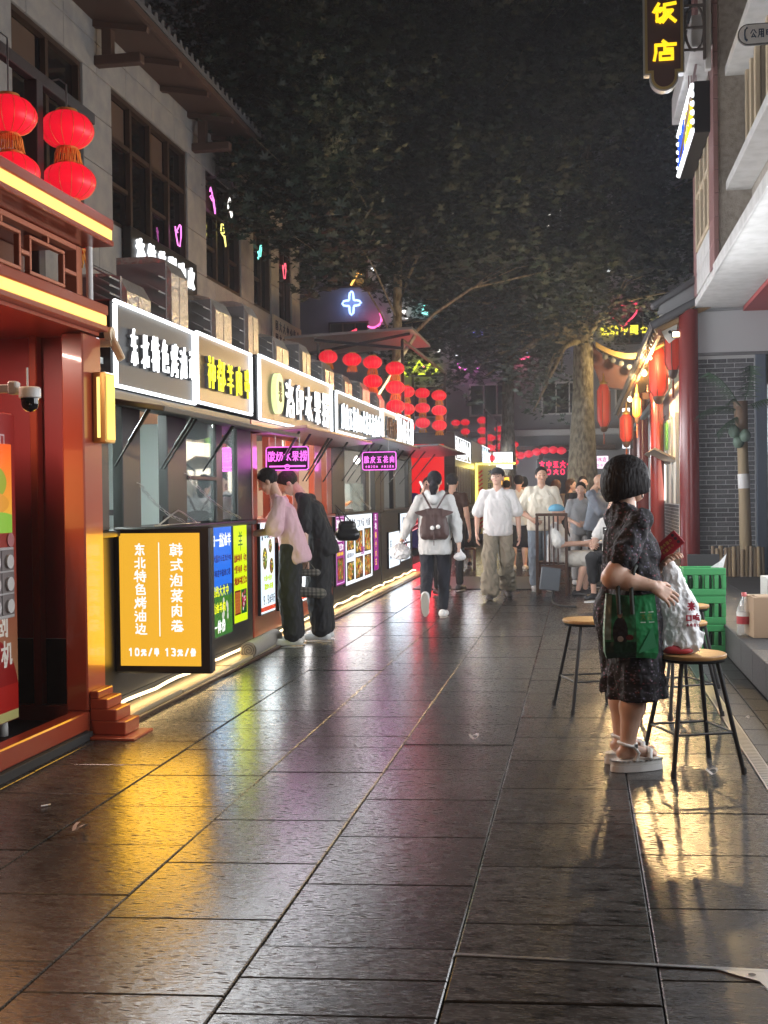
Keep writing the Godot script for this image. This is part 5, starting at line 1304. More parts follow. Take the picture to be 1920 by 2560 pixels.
	part(pv, "hood", G.new().prism(PackedVector2Array([Vector2(-0.95, 0.9), Vector2(-0.72, 0.42), Vector2(-0.2, 0.0), Vector2(0.4, -0.25), Vector2(0.4, -0.75), Vector2(-0.6, -0.6), Vector2(-0.85, 0.1)]), Vector3(0, 0, -0.5), Vector3.RIGHT, Vector3.UP, 0.45), mat(Color(0.1, 0.03, 0.03), 0.6))
	for i in 6: part(pv, "tile_end", G.new().lathe(Vector3(-0.5 + 0.22 * i, 0.18 - 0.1 * i, 0.31), [Vector2(0, 0.03), Vector2(0.07, 0.02), Vector2(0.08, 0.0)], 10, Basis(Vector3.RIGHT, PI / 2)), M.grey_tile)
	omni("pavilion_lamp", Vector3(1.5, 4.95, -32.3), Color(1.0, 0.72, 0.32), 0.9, 0.06)
	# warm lamps under the eave
	var sites := [[Vector3(1.08, 3.42, -20.1), "glaring warm bulb under the eave above the nearer lantern"], [Vector3(0.97, 3.24, -23.3), "second glaring bulb under the eave beside the orange lantern"], [Vector3(1.12, 3.55, -19.0), "small bare bulb close under the eave tiles"]]
	for k in 3:
		var l := thing("eave_bulb", sites[k][1], "bulb", sites[k][0], 0.0, "bare bulbs under the restaurant eave")
		var rr := [0.045, 0.045, 0.025][k] as float
		part(l, "bulb", G.new().lathe(Vector3.ZERO, [Vector2(0, -rr), Vector2(rr * 0.7, -rr * 0.7), Vector2(rr, 0), Vector2(rr * 0.7, rr * 0.7), Vector2(rr * 0.4, rr * 1.3), Vector2(0, rr * 1.4)], 12), glow(Color(1.0, 0.85, 0.5), 14.0))
		part(l, "cord", G.new().tube([Vector3(0, rr * 1.4, 0), Vector3(0.05, 0.25, 0)], 0.006, 5), M.rubber)
		omni("bulb_light", sites[k][0] + Vector3(0, 0, 0), Color(1.0, 0.68, 0.3), [2.0, 2.0, 0.5][k], rr)
	var fl := thing("floodlight", "small warm floodlight under the gable corner pointing at the street", "floodlight", Vector3(1.36, 3.62, -16.85))
	part(fl, "housing", G.new().box(Vector3(0, 0.02, -0.05), Vector3(0.14, 0.1, 0.08), 0.015), M.black)
	part(fl, "lamp_face", G.new().box(Vector3(0, 0.015, -0.004), Vector3(0.11, 0.07, 0.006), 0.0), glow(Color(1.0, 0.8, 0.45), 12.0))
	var sp := SpotLight3D.new()
	sp.name = "flood_beam"; add_child(sp)
	sp.light_color = col(Color(1.0, 0.66, 0.28)); sp.light_energy = 1.9; sp.spot_range = 40; sp.spot_angle = 21; sp.spot_angle_attenuation = 0.7; sp.light_size = 0.06; sp.shadow_enabled = true; sp.spot_attenuation = 2.0
	sp.look_at_from_position(Vector3(1.36, 3.62, -16.8), Vector3(0.62, 0, -7.4))
	# palace lanterns
	var hx := [[Vector3(1.36, 3.2, -17.6), 0.12, 0.62, "tall red palace lantern beside the first red column"], [Vector3(1.28, 2.98, -19.6), 0.16, 0.8, "long red palace lantern with a lattice foot"], [Vector3(1.12, 2.9, -23.6), 0.085, 0.42, "small glowing orange lantern beside the second bulb"], [Vector3(0.98, 2.5, -25.4), 0.15, 0.6, "dark red hexagonal lantern with a long tassel"], [Vector3(0.55, 2.95, -27.5), 0.16, 1.0, "faded red lantern string at the eave's far end"]]
	for k in 5:
		var p: Vector3 = hx[k][0]; var rr: float = hx[k][1]; var h: float = hx[k][2]
		var l := thing("palace_lantern", hx[k][3], "lantern", p, 0.3, "palace lanterns under the restaurant eave")
		var sm := glow(Color(0.75, 0.05, 0.02), 0.22, Color(0.5, 0.5, 0.5)) if k != 2 else glow(Color(1.0, 0.2, 0.02), 1.1)
		part(l, "shade", G.new().lathe(Vector3.ZERO, [Vector2(rr * 0.55, 0), Vector2(rr, h * 0.16), Vector2(rr, h * 0.84), Vector2(rr * 0.5, h)], 6 if k > 2 else 12), sm)
		for a in 6: part(l, "rib", G.new().tube([Vector3(cos(TAU * a / 6), 0, sin(TAU * a / 6)) * rr * 0.56, Vector3(cos(TAU * a / 6), 0, sin(TAU * a / 6)) * (rr + 0.004) + Vector3(0, h * 0.16, 0), Vector3(cos(TAU * a / 6), 0, sin(TAU * a / 6)) * (rr + 0.004) + Vector3(0, h * 0.84, 0)], 0.007, 5), M.wood_dark)
		part(l, "foot", G.new().lathe(Vector3.ZERO, [Vector2(0.02, -0.12), Vector2(rr * 0.4, -0.1), Vector2(rr * 0.62, -0.02), Vector2(rr * 0.6, 0.01)], 10), M.wood_dark)
		part(l, "cap", G.new().lathe(Vector3(0, h, 0), [Vector2(rr * 0.55, -0.01), Vector2(rr * 0.6, 0.04), Vector2(0.03, 0.07), Vector2(0.01, 0.25)], 10), M.gold)
		part(l, "tassel", G.new().tube([Vector3(0, -0.12, 0), Vector3(0, -0.18, 0), Vector3(0, -0.4, 0)], [0.006, 0.018, 0.014], 6), mat(Color(0.25, 0.06, 0.03), 0.7))
	omni("lantern_light", Vector3(0.98, 3.1, -23.45), Color(1.0, 0.3, 0.05), 0.1, 0.08)
	# narrow vertical light box
	var vb := thing("vertical_lightbox", "narrow white light box with dark characters hung beyond the lanterns", "light box", Vector3(1.0, 2.38, -26.0), -0.5)
	part(vb, "case", G.new().span(-0.1, 0.1, 0, 0.9, -0.1, 0.0, 0.006), M.black)
	var im := pic(48, 200, Color(0.95, 0.97, 1.0))
	for k in 4: ink(im, "大排小串"[k], Vector2(8, 8 + 48 * k), Vector2(32, 36), Vector2.ZERO, 6, Color(0.05, 0.06, 0.08))
	var g := G.new(); g.quad(Vector3(-0.09, 0.01, 0.003), Vector3(0.09, 0.01, 0.003), Vector3(0.09, 0.89, 0.003), Vector3(-0.09, 0.89, 0.003))
	part(vb, "lit_screen", g, glow_print(tex(im), 1.8))
	# imitation palm in its log fence
	var pl := thing("palm_tree", "imitation coconut palm with drooping fronds against the brick wall", "palm tree", Vector3(2.24, 0.25, -16.6))
	part(pl, "trunk", G.new().tube([Vector3(0, 0, 0), Vector3(-0.01, 0.9, 0), Vector3(-0.03, 1.6, 0), Vector3(-0.05, 2.25, 0)], [0.085, 0.078, 0.072, 0.07], 14), mat(Color(0.36, 0.28, 0.17), 0.8))
	part(pl, "paper_wrap", G.new().tube([Vector3(-0.017, 1.2, 0), Vector3(-0.024, 1.4, 0)], 0.081, 14), M.white)
	part(pl, "crown_wrap", G.new().tube([Vector3(-0.04, 2.0, 0), Vector3(-0.06, 2.4, 0.0)], [0.08, 0.1], 12), mat(Color(0.2, 0.13, 0.08), 0.9))
	var lf := mat(Color(0.05, 0.1, 0.055), 0.6)
	var r := rnd(21)
	var fronds := [[Vector3(-0.05, 2.3, 0), Vector3(-0.28, 2.72, 0.15), Vector3(-0.5, 2.78, 0.25)], [Vector3(-0.05, 2.25, 0), Vector3(-0.35, 2.4, 0.2), Vector3(-0.62, 2.22, 0.3)], [Vector3(-0.05, 2.2, 0), Vector3(-0.25, 2.15, 0.2), Vector3(-0.4, 1.95, 0.25)], [Vector3(-0.02, 2.35, 0), Vector3(0.1, 2.75, 0.2), Vector3(0.02, 2.85, 0.35)], [Vector3(0.0, 2.3, 0), Vector3(0.3, 2.5, 0.1), Vector3(0.5, 2.35, 0.2)], [Vector3(-0.05, 2.3, 0), Vector3(-0.2, 2.5, 0.4), Vector3(-0.3, 2.3, 0.65)]]
	for f in fronds:
		var fg := G.new()
		var pa := []
		for i in 9:
			var t := i / 8.0
			pa.append((f[0] as Vector3).lerp(f[1], t).lerp((f[1] as Vector3).lerp(f[2], t), t))
		fg.tube(pa, 0.007, 5)
		for i in 26:
			var t := 0.15 + 0.85 * i / 25.0
			var p: Vector3 = (f[0] as Vector3).lerp(f[1], t).lerp((f[1] as Vector3).lerp(f[2], t), t)
			var d: Vector3 = ((f[2] as Vector3) - f[0]).normalized()
			for s in [-1.0, 1.0]:
				var side: Vector3 = d.cross(Vector3.UP).normalized() * s
				var e: Vector3 = p + (side * 0.75 + d * 0.5 - Vector3(0, 0.5 + r.randf() * 0.3, 0)).normalized() * r.randf_range(0.12, 0.2)
				var wv: Vector3 = d * 0.008
				fg.quad(p - wv, p + wv, e + wv * 0.2, e - wv * 0.2)
		part(pl, "frond", fg, lf)
	for q in [Vector3(-0.16, 1.98, 0.12), Vector3(-0.02, 1.92, 0.16), Vector3(-0.1, 1.84, 0.1)]: part(pl, "coconut", G.new().lathe(q, [Vector2(0, -0.09), Vector2(0.05, -0.075), Vector2(0.078, -0.02), Vector2(0.07, 0.04), Vector2(0.03, 0.085), Vector2(0, 0.09)], 14), mat(Color(0.13, 0.2, 0.15), 0.5))
	var lg := thing("log_fence", "low fence of upright logs around the imitation palm's foot", "fence", Vector3(2.1, 0.25, -16.35))
	for k in 13:
		var x := -0.33 + 0.055 * k
		part(lg, "log", G.new().tube([Vector3(x, 0, 0.02 * (k % 2)), Vector3(x + r.randf_range(-0.01, 0.01), 0.4 + r.randf_range(-0.03, 0.03), 0.02 * (k % 2))], 0.024 + 0.003 * (k % 3), 9), mat(Color(0.3 + 0.03 * (k % 3), 0.23 + 0.02 * (k % 3), 0.16), 0.85))
# ---------------------------------------------------------------- second stall row, end of the street, trees
func far_stalls() -> void:
	var s := thing("dark_stall_block", "dark stall block with a glowing red poster wall on its end", "food stall", Vector3(-2.95, 0, -27.6))
	part(s, "body", G.new().span(-2.6, -0.01, 0.1, 2.1, -13.6, 0.0), M.black_flat)
	part(s, "header", G.new().span(-2.6, 0.0, 2.102, 2.92, -13.6, 0.002, 0.01), M.black)
	part(s, "front_counter", G.new().span(0.0, 0.08, 0.1, 1.15, -13.6, 0.0), M.black)
	for k in 9: part(s, "bar", G.new().span(-0.004, 0.02, 1.2, 2.1, -0.5 - 0.4 * k, -0.46 - 0.4 * k), M.steel)
	var im := pic(128, 384, Color(0.86, 0.05, 0.08))
	for q in [[10, 205, 34, 26], [46, 222, 14, 10], [0, 320, 40, 30], [24, 356, 30, 40]]: blot(im, Vector2(q[0], q[1]), Vector2(q[2], q[3]), Color(0.07, 0.05, 0.22))
	for k in 5: line(im, Vector2(0, 290 + 8 * k), Vector2(30, 276 + 8 * k), 4, Color(0.5, 0.03, 0.06) if k % 2 else Color(0.95, 0.6, 0.6))
	var g := G.new(); g.quad(Vector3(-1.08, 0.15, 0.006), Vector3(-0.26, 0.15, 0.006), Vector3(-0.26, 2.64, 0.006), Vector3(-1.08, 2.64, 0.006))
	part(s, "lit_screen", g, glow_print(tex(im), 1.0))
	area("red_wall_light", Vector3(-3.62, 1.4, -27.5), Vector3(0, -0.05, 1), Vector2(0.8, 2.4), Color(0.86, 0.04, 0.06), 0.45)
	signboard("pair of small framed signs with white characters on the dark block", -27.75, -31.6, 2.27, 2.83, M.black, "韩式烤肉小吃", -28.15, 0.6, Vector2(0.4, 0.42), 2.55, glow(Color(0.92, 0.96, 1.0), 2.5), 0.05, 1.6)
	var cp := thing("corrugated_sign", "pale corrugated sign panel between the far lit signs", "sign", Vector3(-2.95, 2.3, -31.8))
	part(cp, "panel", G.new().span(-0.2, 0.0, 0, 0.6, -3.4, 0.0), M.offwhite)
	for k in 12: part(cp, "rib", G.new().span(0.0, 0.025, 0.0, 0.6, -0.2 - k * 0.27, -0.14 - k * 0.27), M.offwhite)
	signboard("blue white far sign beyond the corrugated panel", -35.5, -39.2, 2.38, 2.93, M.black, "大油条口水", -35.9, 0.7, Vector2(0.5, 0.42), 2.65, glow(Color(0.6, 0.82, 1.0), 2.6), 0.06, 1.6)
	signboard("white far sign before the street's end", -41.2, -45.0, 2.3, 2.85, M.offwhite, "酸奶大果", -41.8, 0.8, Vector2(0.5, 0.42), 2.57, glow(Color(0.95, 0.97, 1.0), 2.0), 0.06, 1.8)
	signboard("last lit sign of the far row by the dark archway", -45.4, -50.0, 2.2, 2.8, M.black, "五花肉串", -46.0, 0.9, Vector2(0.6, 0.5), 2.5, glow(Color(0.9, 0.97, 1.0), 2.5), 0.07, 1.6)
	var e := thing("far_stall", "dark far stall block carrying the last lit signs", "food stall", Vector3(-2.95, 0, -41.2))
	part(e, "body", G.new().span(-2.6, 0.0, 0.1, 2.9, -9.5, 0.0), M.black_flat)
	# sign boxes that face along the street
	var wb := thing("projecting_lightbox", "square white light box projecting over the street from the far row", "light box", Vector3(-2.62, 2.27, -40.0))
	part(wb, "case", G.new().span(-0.35, 0.35, 0, 0.62, -0.2, 0, 0.01), M.black)
	im = pic(96, 80, Color(0.97, 0.98, 1.0)); ink(im, "小吃店", Vector2(10, 24), Vector2(22, 30), Vector2(27, 0), 3, Color(0.7, 0.6, 0.5))
	g = G.new(); g.quad(Vector3(-0.33, 0.02, 0.003), Vector3(0.33, 0.02, 0.003), Vector3(0.33, 0.6, 0.003), Vector3(-0.33, 0.6, 0.003))
	part(wb, "lit_screen", g, glow_print(tex(im), 1.6))
	var yf := thing("yellow_lit_booth", "booth front edged with yellow light tubes and a red striped border", "booth", Vector3(-2.95, 0, -33.0))
	var yl := glow(Color(1.0, 0.8, 0.12), 2.6)
	part(yf, "light_tube", G.new().span(0.0, 0.07, 0.2, 2.32, 0, 0.06, 0.02), yl); part(yf, "light_tube", G.new().span(0.071, 1.15, 2.26, 2.32, 0, 0.06, 0.02), yl)
	part(yf, "board", G.new().span(0.02, 0.6, 0.3, 2.25, -0.06, -0.01), mat(Color(0.45, 0.4, 0.12), 0.5))
	for k in 14: part(yf, "stripe", G.new().box(Vector3(0.15, 0.5 + 0.12 * k, 0.0), Vector3(0.14, 0.05, 0.012), 0.0, Basis(Vector3.BACK, 0.7)), mat(Color(0.5, 0.03, 0.02), 0.5))
	for k in 5:
		g = G.new(); letters(g, "文大国中花"[k], Vector3(0.42, 2.05 - 0.19 * k, -0.009), Vector3.ZERO, Vector3.RIGHT, Vector3.UP, Vector2(0.13, 0.14), 0.02, 0.006)
		part(yf, "character", g, M.black)
	area("booth_light", Vector3(-2.4, 2.2, -32.85), Vector3(0.1, -0.5, 1), Vector2(1.0, 0.1), Color(1.0, 0.78, 0.2), 2.0)
	var ns := thing("yellow_neon_box", "small orange neon box with two characters behind the capped man", "neon sign", Vector3(-2.2, 1.8, -33.5))
	part(ns, "board", G.new().box(Vector3.ZERO, Vector3(0.5, 0.32, 0.05), 0.02), mat(Color(0.1, 0.03, 0.0), 0.4))
	for k in 2:
		g = G.new(); letters(g, "油串"[k], Vector3(-0.11 + 0.22 * k, 0, 0.026), Vector3.ZERO, Vector3.RIGHT, Vector3.UP, Vector2(0.17, 0.2), 0.03, 0.01)
		part(ns, "neon_letter", g, glow(Color(1.0, 0.5, 0.03), 2.0))
	var gs := thing("exit_sign", "tiny green lit sign low in the distance beside the printed-shirt man's head", "sign", Vector3(-1.65, 1.55, -47.0))
	part(gs, "lit_sign", G.new().box(Vector3.ZERO, Vector3(0.5, 0.35, 0.05), 0.01), glow(Color(0.15, 0.8, 0.45), 1.0))
	var rs := thing("red_led_sign", "red scrolling letter sign in the dark archway", "sign", Vector3(-0.85, 2.15, -48.0))
	part(rs, "board", G.new().span(-0.9, 0.9, 0, 0.7, -0.1, 0, 0.01), M.black)
	for k in 6:
		g = G.new(); letters(g, "文中五大心国"[k], Vector3(-0.7 + 0.28 * k, 0.48, 0.001), Vector3.ZERO, Vector3.RIGHT, Vector3.UP, Vector2(0.22, 0.26), 0.04, 0.01); letters(g, "20大09元"[k], Vector3(-0.7 + 0.28 * k, 0.17, 0.001), Vector3.ZERO, Vector3.RIGHT, Vector3.UP, Vector2(0.2, 0.2), 0.035, 0.01)
		part(rs, "led_letter", g, glow(Color(1.0, 0.01, 0.08), 2.2))
	var pb := thing("pink_lightbox", "pinkish white light box right of the plane tree's trunk", "light box", Vector3(0.74, 2.35, -45.0))
	part(pb, "case", G.new().span(-0.32, 0.32, 0, 0.5, -0.15, 0, 0.01), M.black)
	im = pic(96, 72, Color(0.98, 0.86, 0.94)); ink(im, "奶水店", Vector2(10, 8), Vector2(22, 24), Vector2(27, 0), 3, Color(0.6, 0.2, 0.4)); ink(im, "大小中文", Vector2(8, 44), Vector2(16, 18), Vector2(21, 0), 2, Color(0.6, 0.3, 0.5))
	g = G.new(); g.quad(Vector3(-0.31, 0.01, 0.003), Vector3(0.31, 0.01, 0.003), Vector3(0.31, 0.49, 0.003), Vector3(-0.31, 0.49, 0.003))
	part(pb, "lit_screen", g, glow_print(tex(im), 1.5))
	area("box_light", Vector3(0.74, 2.6, -44.9), Vector3(0, -0.1, 1), Vector2(0.6, 0.5), Color(1.0, 0.85, 0.95), 1.0)
func far_buildings() -> void:
	var b := thing("end_building", "grey block closing the street with a dark archway and neon shapes on its wall", "building", Vector3(-3, 0, -52))
	var wm := mat(Color(0.3, 0.3, 0.3), 0.85)
	part(b, "wall", G.new().span(-16, 1.2, 0, 17, -6, 0), wm); part(b, "wall", G.new().span(3.2, 18, 0, 17, -6, 0), wm); part(b, "wall", G.new().span(1.202, 3.198, 3.6, 17, -6, 0), wm)
	part(b, "archway_back", G.new().span(1.2, 3.2, 0, 3.6, -6, -5.8), M.black_flat)
	part(b, "ledge", G.new().span(-16, 18, 4.0, 4.25, 0.002, 0.5, 0.02), M.offwhite)
	part(b, "eave", G.new().span(-2, 4.5, 3.3, 3.5, 0.002, 1.2, 0.02), M.wood_dark)
	for i in 4:
		for k in 10:
			var x := -14.6 + 3.2 * k; var y := 5.0 + 3.0 * i
			var w := part(b, "window", G.new().span(x, x + 1.7, y, y + 1.3, 0.001, 0.012), M.dark_glass)
			var g := G.new()
			g.span(x - 0.08, x + 1.78, y - 0.08, y - 0.001, 0.0, 0.06); g.span(x - 0.08, x + 1.78, y + 1.301, y + 1.38, 0.0, 0.06); g.span(x - 0.08, x - 0.001, y, y + 1.3, 0.0, 0.06); g.span(x + 1.701, x + 1.78, y, y + 1.3, 0.0, 0.06)
			part(w, "frame", g, M.win_brown if i else M.offwhite)
			part(w, "mullion", G.new().span(x + 0.54, x + 0.6, y, y + 1.3, 0.013, 0.05), M.win_brown if i else M.offwhite); part(w, "mullion", G.new().span(x + 1.12, x + 1.18, y, y + 1.3, 0.013, 0.05), M.win_brown if i else M.offwhite)
	for k in 9:
		var o := thing("red_lantern", "tiny red lantern along the archway eave, %s from the trunk side" % ["ninth", "eighth", "seventh", "sixth", "fifth", "fourth", "third", "second", "first"][k], "lantern", Vector3(-3.6 + 0.35 * k, 3.2 - 0.12 * sin(k * 0.7), -50.6), 0.0, "tiny lanterns at the archway")
		part(o, "shade", G.new().lathe(Vector3.ZERO, [Vector2(0.05, -0.16), Vector2(0.19, -0.08), Vector2(0.22, 0), Vector2(0.19, 0.08), Vector2(0.05, 0.16)], 12), glow(Color(0.85, 0.012, 0.045), 0.6))
	# neon shapes on the wall
	var N := func(label: String, at: Vector2, paths: Array, c: Color, e: float, rad := 0.05, z := -51.85) -> void:
		var t := thing("neon_shape", label, "neon sign", Vector3(at.x, at.y, z), 0.0, "neon shapes on the end building")
		for p in paths:
			var q := []
			for v in p: q.append(Vector3(v.x, v.y, 0))
			part(t, "neon_tube", G.new().tube(q, rad, 6), glow(c, e))
		omni("neon_spill", Vector3(at.x, at.y, z + 0.35), c, e * 0.025, 0.2)
	var star := []
	for k in 33:
		var a := TAU * k / 32.0
		var rr := 0.2 + 0.34 * pow(absf(cos(2.0 * a)), 3.0)
		star.append(Vector2(sin(a) * rr * 0.8, cos(a) * rr))
	N.call("blue white four pointed neon star", Vector2(-10.18, 10.2), [star], Color(0.25, 0.4, 1.0), 4.0)
	var cr := []
	for k in 14: cr.append(Vector2(cos(-2.2 + 0.22 * k) * 0.4, sin(-2.2 + 0.22 * k) * 0.4))
	N.call("pink neon crescent under the star", Vector2(-9.2, 9.45), [cr], Color(1.0, 0.12, 0.4), 2.5)
	N.call("red half of the neon music notes by the awning", Vector2(-10.1, 8.6), [[Vector2(-0.25, 0.2), Vector2(0.1, 0.4), Vector2(0.05, -0.2), Vector2(-0.2, -0.35), Vector2(-0.3, -0.1), Vector2(-0.05, 0.05)]], Color(1.0, 0.05, 0.1), 2.2, 0.07)
	N.call("turquoise half of the neon music notes by the awning", Vector2(-9.75, 8.5), [[Vector2(-0.2, 0.35), Vector2(0.15, 0.2), Vector2(0.2, -0.4), Vector2(-0.1, -0.35), Vector2(0.1, -0.1)]], Color(0.1, 0.9, 0.8), 1.8, 0.07)
	var he := []
	for k in 25:
		var a := TAU * k / 24.0
		he.append(Vector2(pow(sin(a), 3) * 0.62, (13 * cos(a) - 5 * cos(2 * a) - 2 * cos(3 * a) - cos(4 * a)) * 0.042))
	N.call("red neon heart above yellow characters", Vector2(1.9, 9.3), [he], Color(1.0, 0.06, 0.12), 2.2, 0.045)
	var yt := thing("neon_shape", "yellow neon row of five characters under the heart", "neon sign", Vector3(1.95, 8.55, -51.85), 0.0, "neon shapes on the end building")
	for k in 5:
		var g := G.new(); letters(g, "我的中国心"[k], Vector3(-0.84 + 0.42 * k, 0, 0), Vector3.ZERO, Vector3.RIGHT, Vector3.UP, Vector2(0.33, 0.36), 0.06, 0.03)
		part(yt, "neon_letter", g, glow(Color(1.0, 0.85, 0.05), 2.0))
	N.call("blue neon dancer left of the heart", Vector2(-0.2, 9.0), [[Vector2(-0.3, -0.2), Vector2(0, 0.1), Vector2(0.05, 0.6)], [Vector2(0, 0.1), Vector2(0.3, 0.2)], [Vector2(0.05, -0.3), Vector2(0.1, -1.2)]], Color(0.25, 0.35, 1.0), 2.5)
	N.call("green yellow neon badge behind the lanterns", Vector2(-7.1, 7.2), [[Vector2(-0.9, 0), Vector2(-0.6, -0.35), Vector2(0.6, -0.35), Vector2(0.9, 0)], [Vector2(-0.5, 0.2), Vector2(-0.3, -0.15), Vector2(0, 0.25), Vector2(0.3, -0.15), Vector2(0.5, 0.2)]], Color(0.75, 0.95, 0.05), 1.6, 0.07)
	N.call("orange neon bird high behind the leaves", Vector2(-9.9, 11.3), [[Vector2(-0.3, -0.3), Vector2(0, 0.2), Vector2(0.25, 0.35), Vector2(0.15, 0.0)]], Color(1.0, 0.5, 0.1), 2.2)
	N.call("white neon ribbon right of the crescent", Vector2(-7.9, 9.6), [[Vector2(-0.3, -0.2), Vector2(0.25, 0.3), Vector2(0.1, -0.05), Vector2(0.3, -0.25)]], Color(1.0, 0.95, 0.9), 2.2)
	N.call("turquoise neon lamp among the leaves", Vector2(-6.9, 9.9), [[Vector2(-0.15, 0.3), Vector2(0.1, 0.2), Vector2(0, -0.3), Vector2(0.2, -0.3)]], Color(0.3, 0.95, 0.85), 2.2, 0.07)
	N.call("violet neon scrawl low behind the leaves", Vector2(-4.9, 7.1), [[Vector2(-0.5, 0.2), Vector2(-0.2, -0.2), Vector2(0.1, 0.3), Vector2(0.35, -0.1), Vector2(0.6, 0.2)]], Color(0.9, 0.15, 0.75), 2.2, 0.06)
	N.call("blue neon cluster in the middle of the crown", Vector2(-4.6, 8.6), [[Vector2(-0.6, -0.3), Vector2(-0.6, 0.3)], [Vector2(-0.2, -0.2), Vector2(0.2, 0.4), Vector2(0.4, -0.2)], [Vector2(0.7, -0.3), Vector2(0.7, 0.3)]], Color(0.3, 0.3, 1.0), 2.2)
	N.call("pink neon bow at the crown's right", Vector2(-2.6, 7.2), [[Vector2(-0.6, -0.1), Vector2(-0.1, 0.15), Vector2(0.5, 0.3)]], Color(1.0, 0.1, 0.25), 2.5, 0.07)
	N.call("pale yellow neon double bar crossing behind the trunk", Vector2(-2.0, 11.2), [[Vector2(-0.5, -0.3), Vector2(0.35, 0.25)], [Vector2(-0.4, -0.45), Vector2(0.45, 0.1)]], Color(1.0, 0.95, 0.6), 2.5, 0.05)
	var rr := rnd(77)
	for k in 30:
		var c: Color = [Color(1, 1, 0.9), Color(1, 0.95, 0.8), Color(0.3, 0.4, 1.0), Color(1.0, 0.2, 0.3), Color(0.9, 0.95, 1.0)][rr.randi() % 5]
		var x := rr.randf_range(-9.5, 3.0); var y := rr.randf_range(7.0, 14.0)
		var t := thing("string_bulb", "tiny coloured bulb of light glinting through the leaves", "bulb", Vector3(x, y, -51.6), 0.0, "bulbs glinting through the leaves")
		part(t, "bulb", G.new().lathe(Vector3.ZERO, [Vector2(0, -0.09), Vector2(0.08, -0.04), Vector2(0.09, 0.02), Vector2(0, 0.09)], 7), glow(c, 4.0))
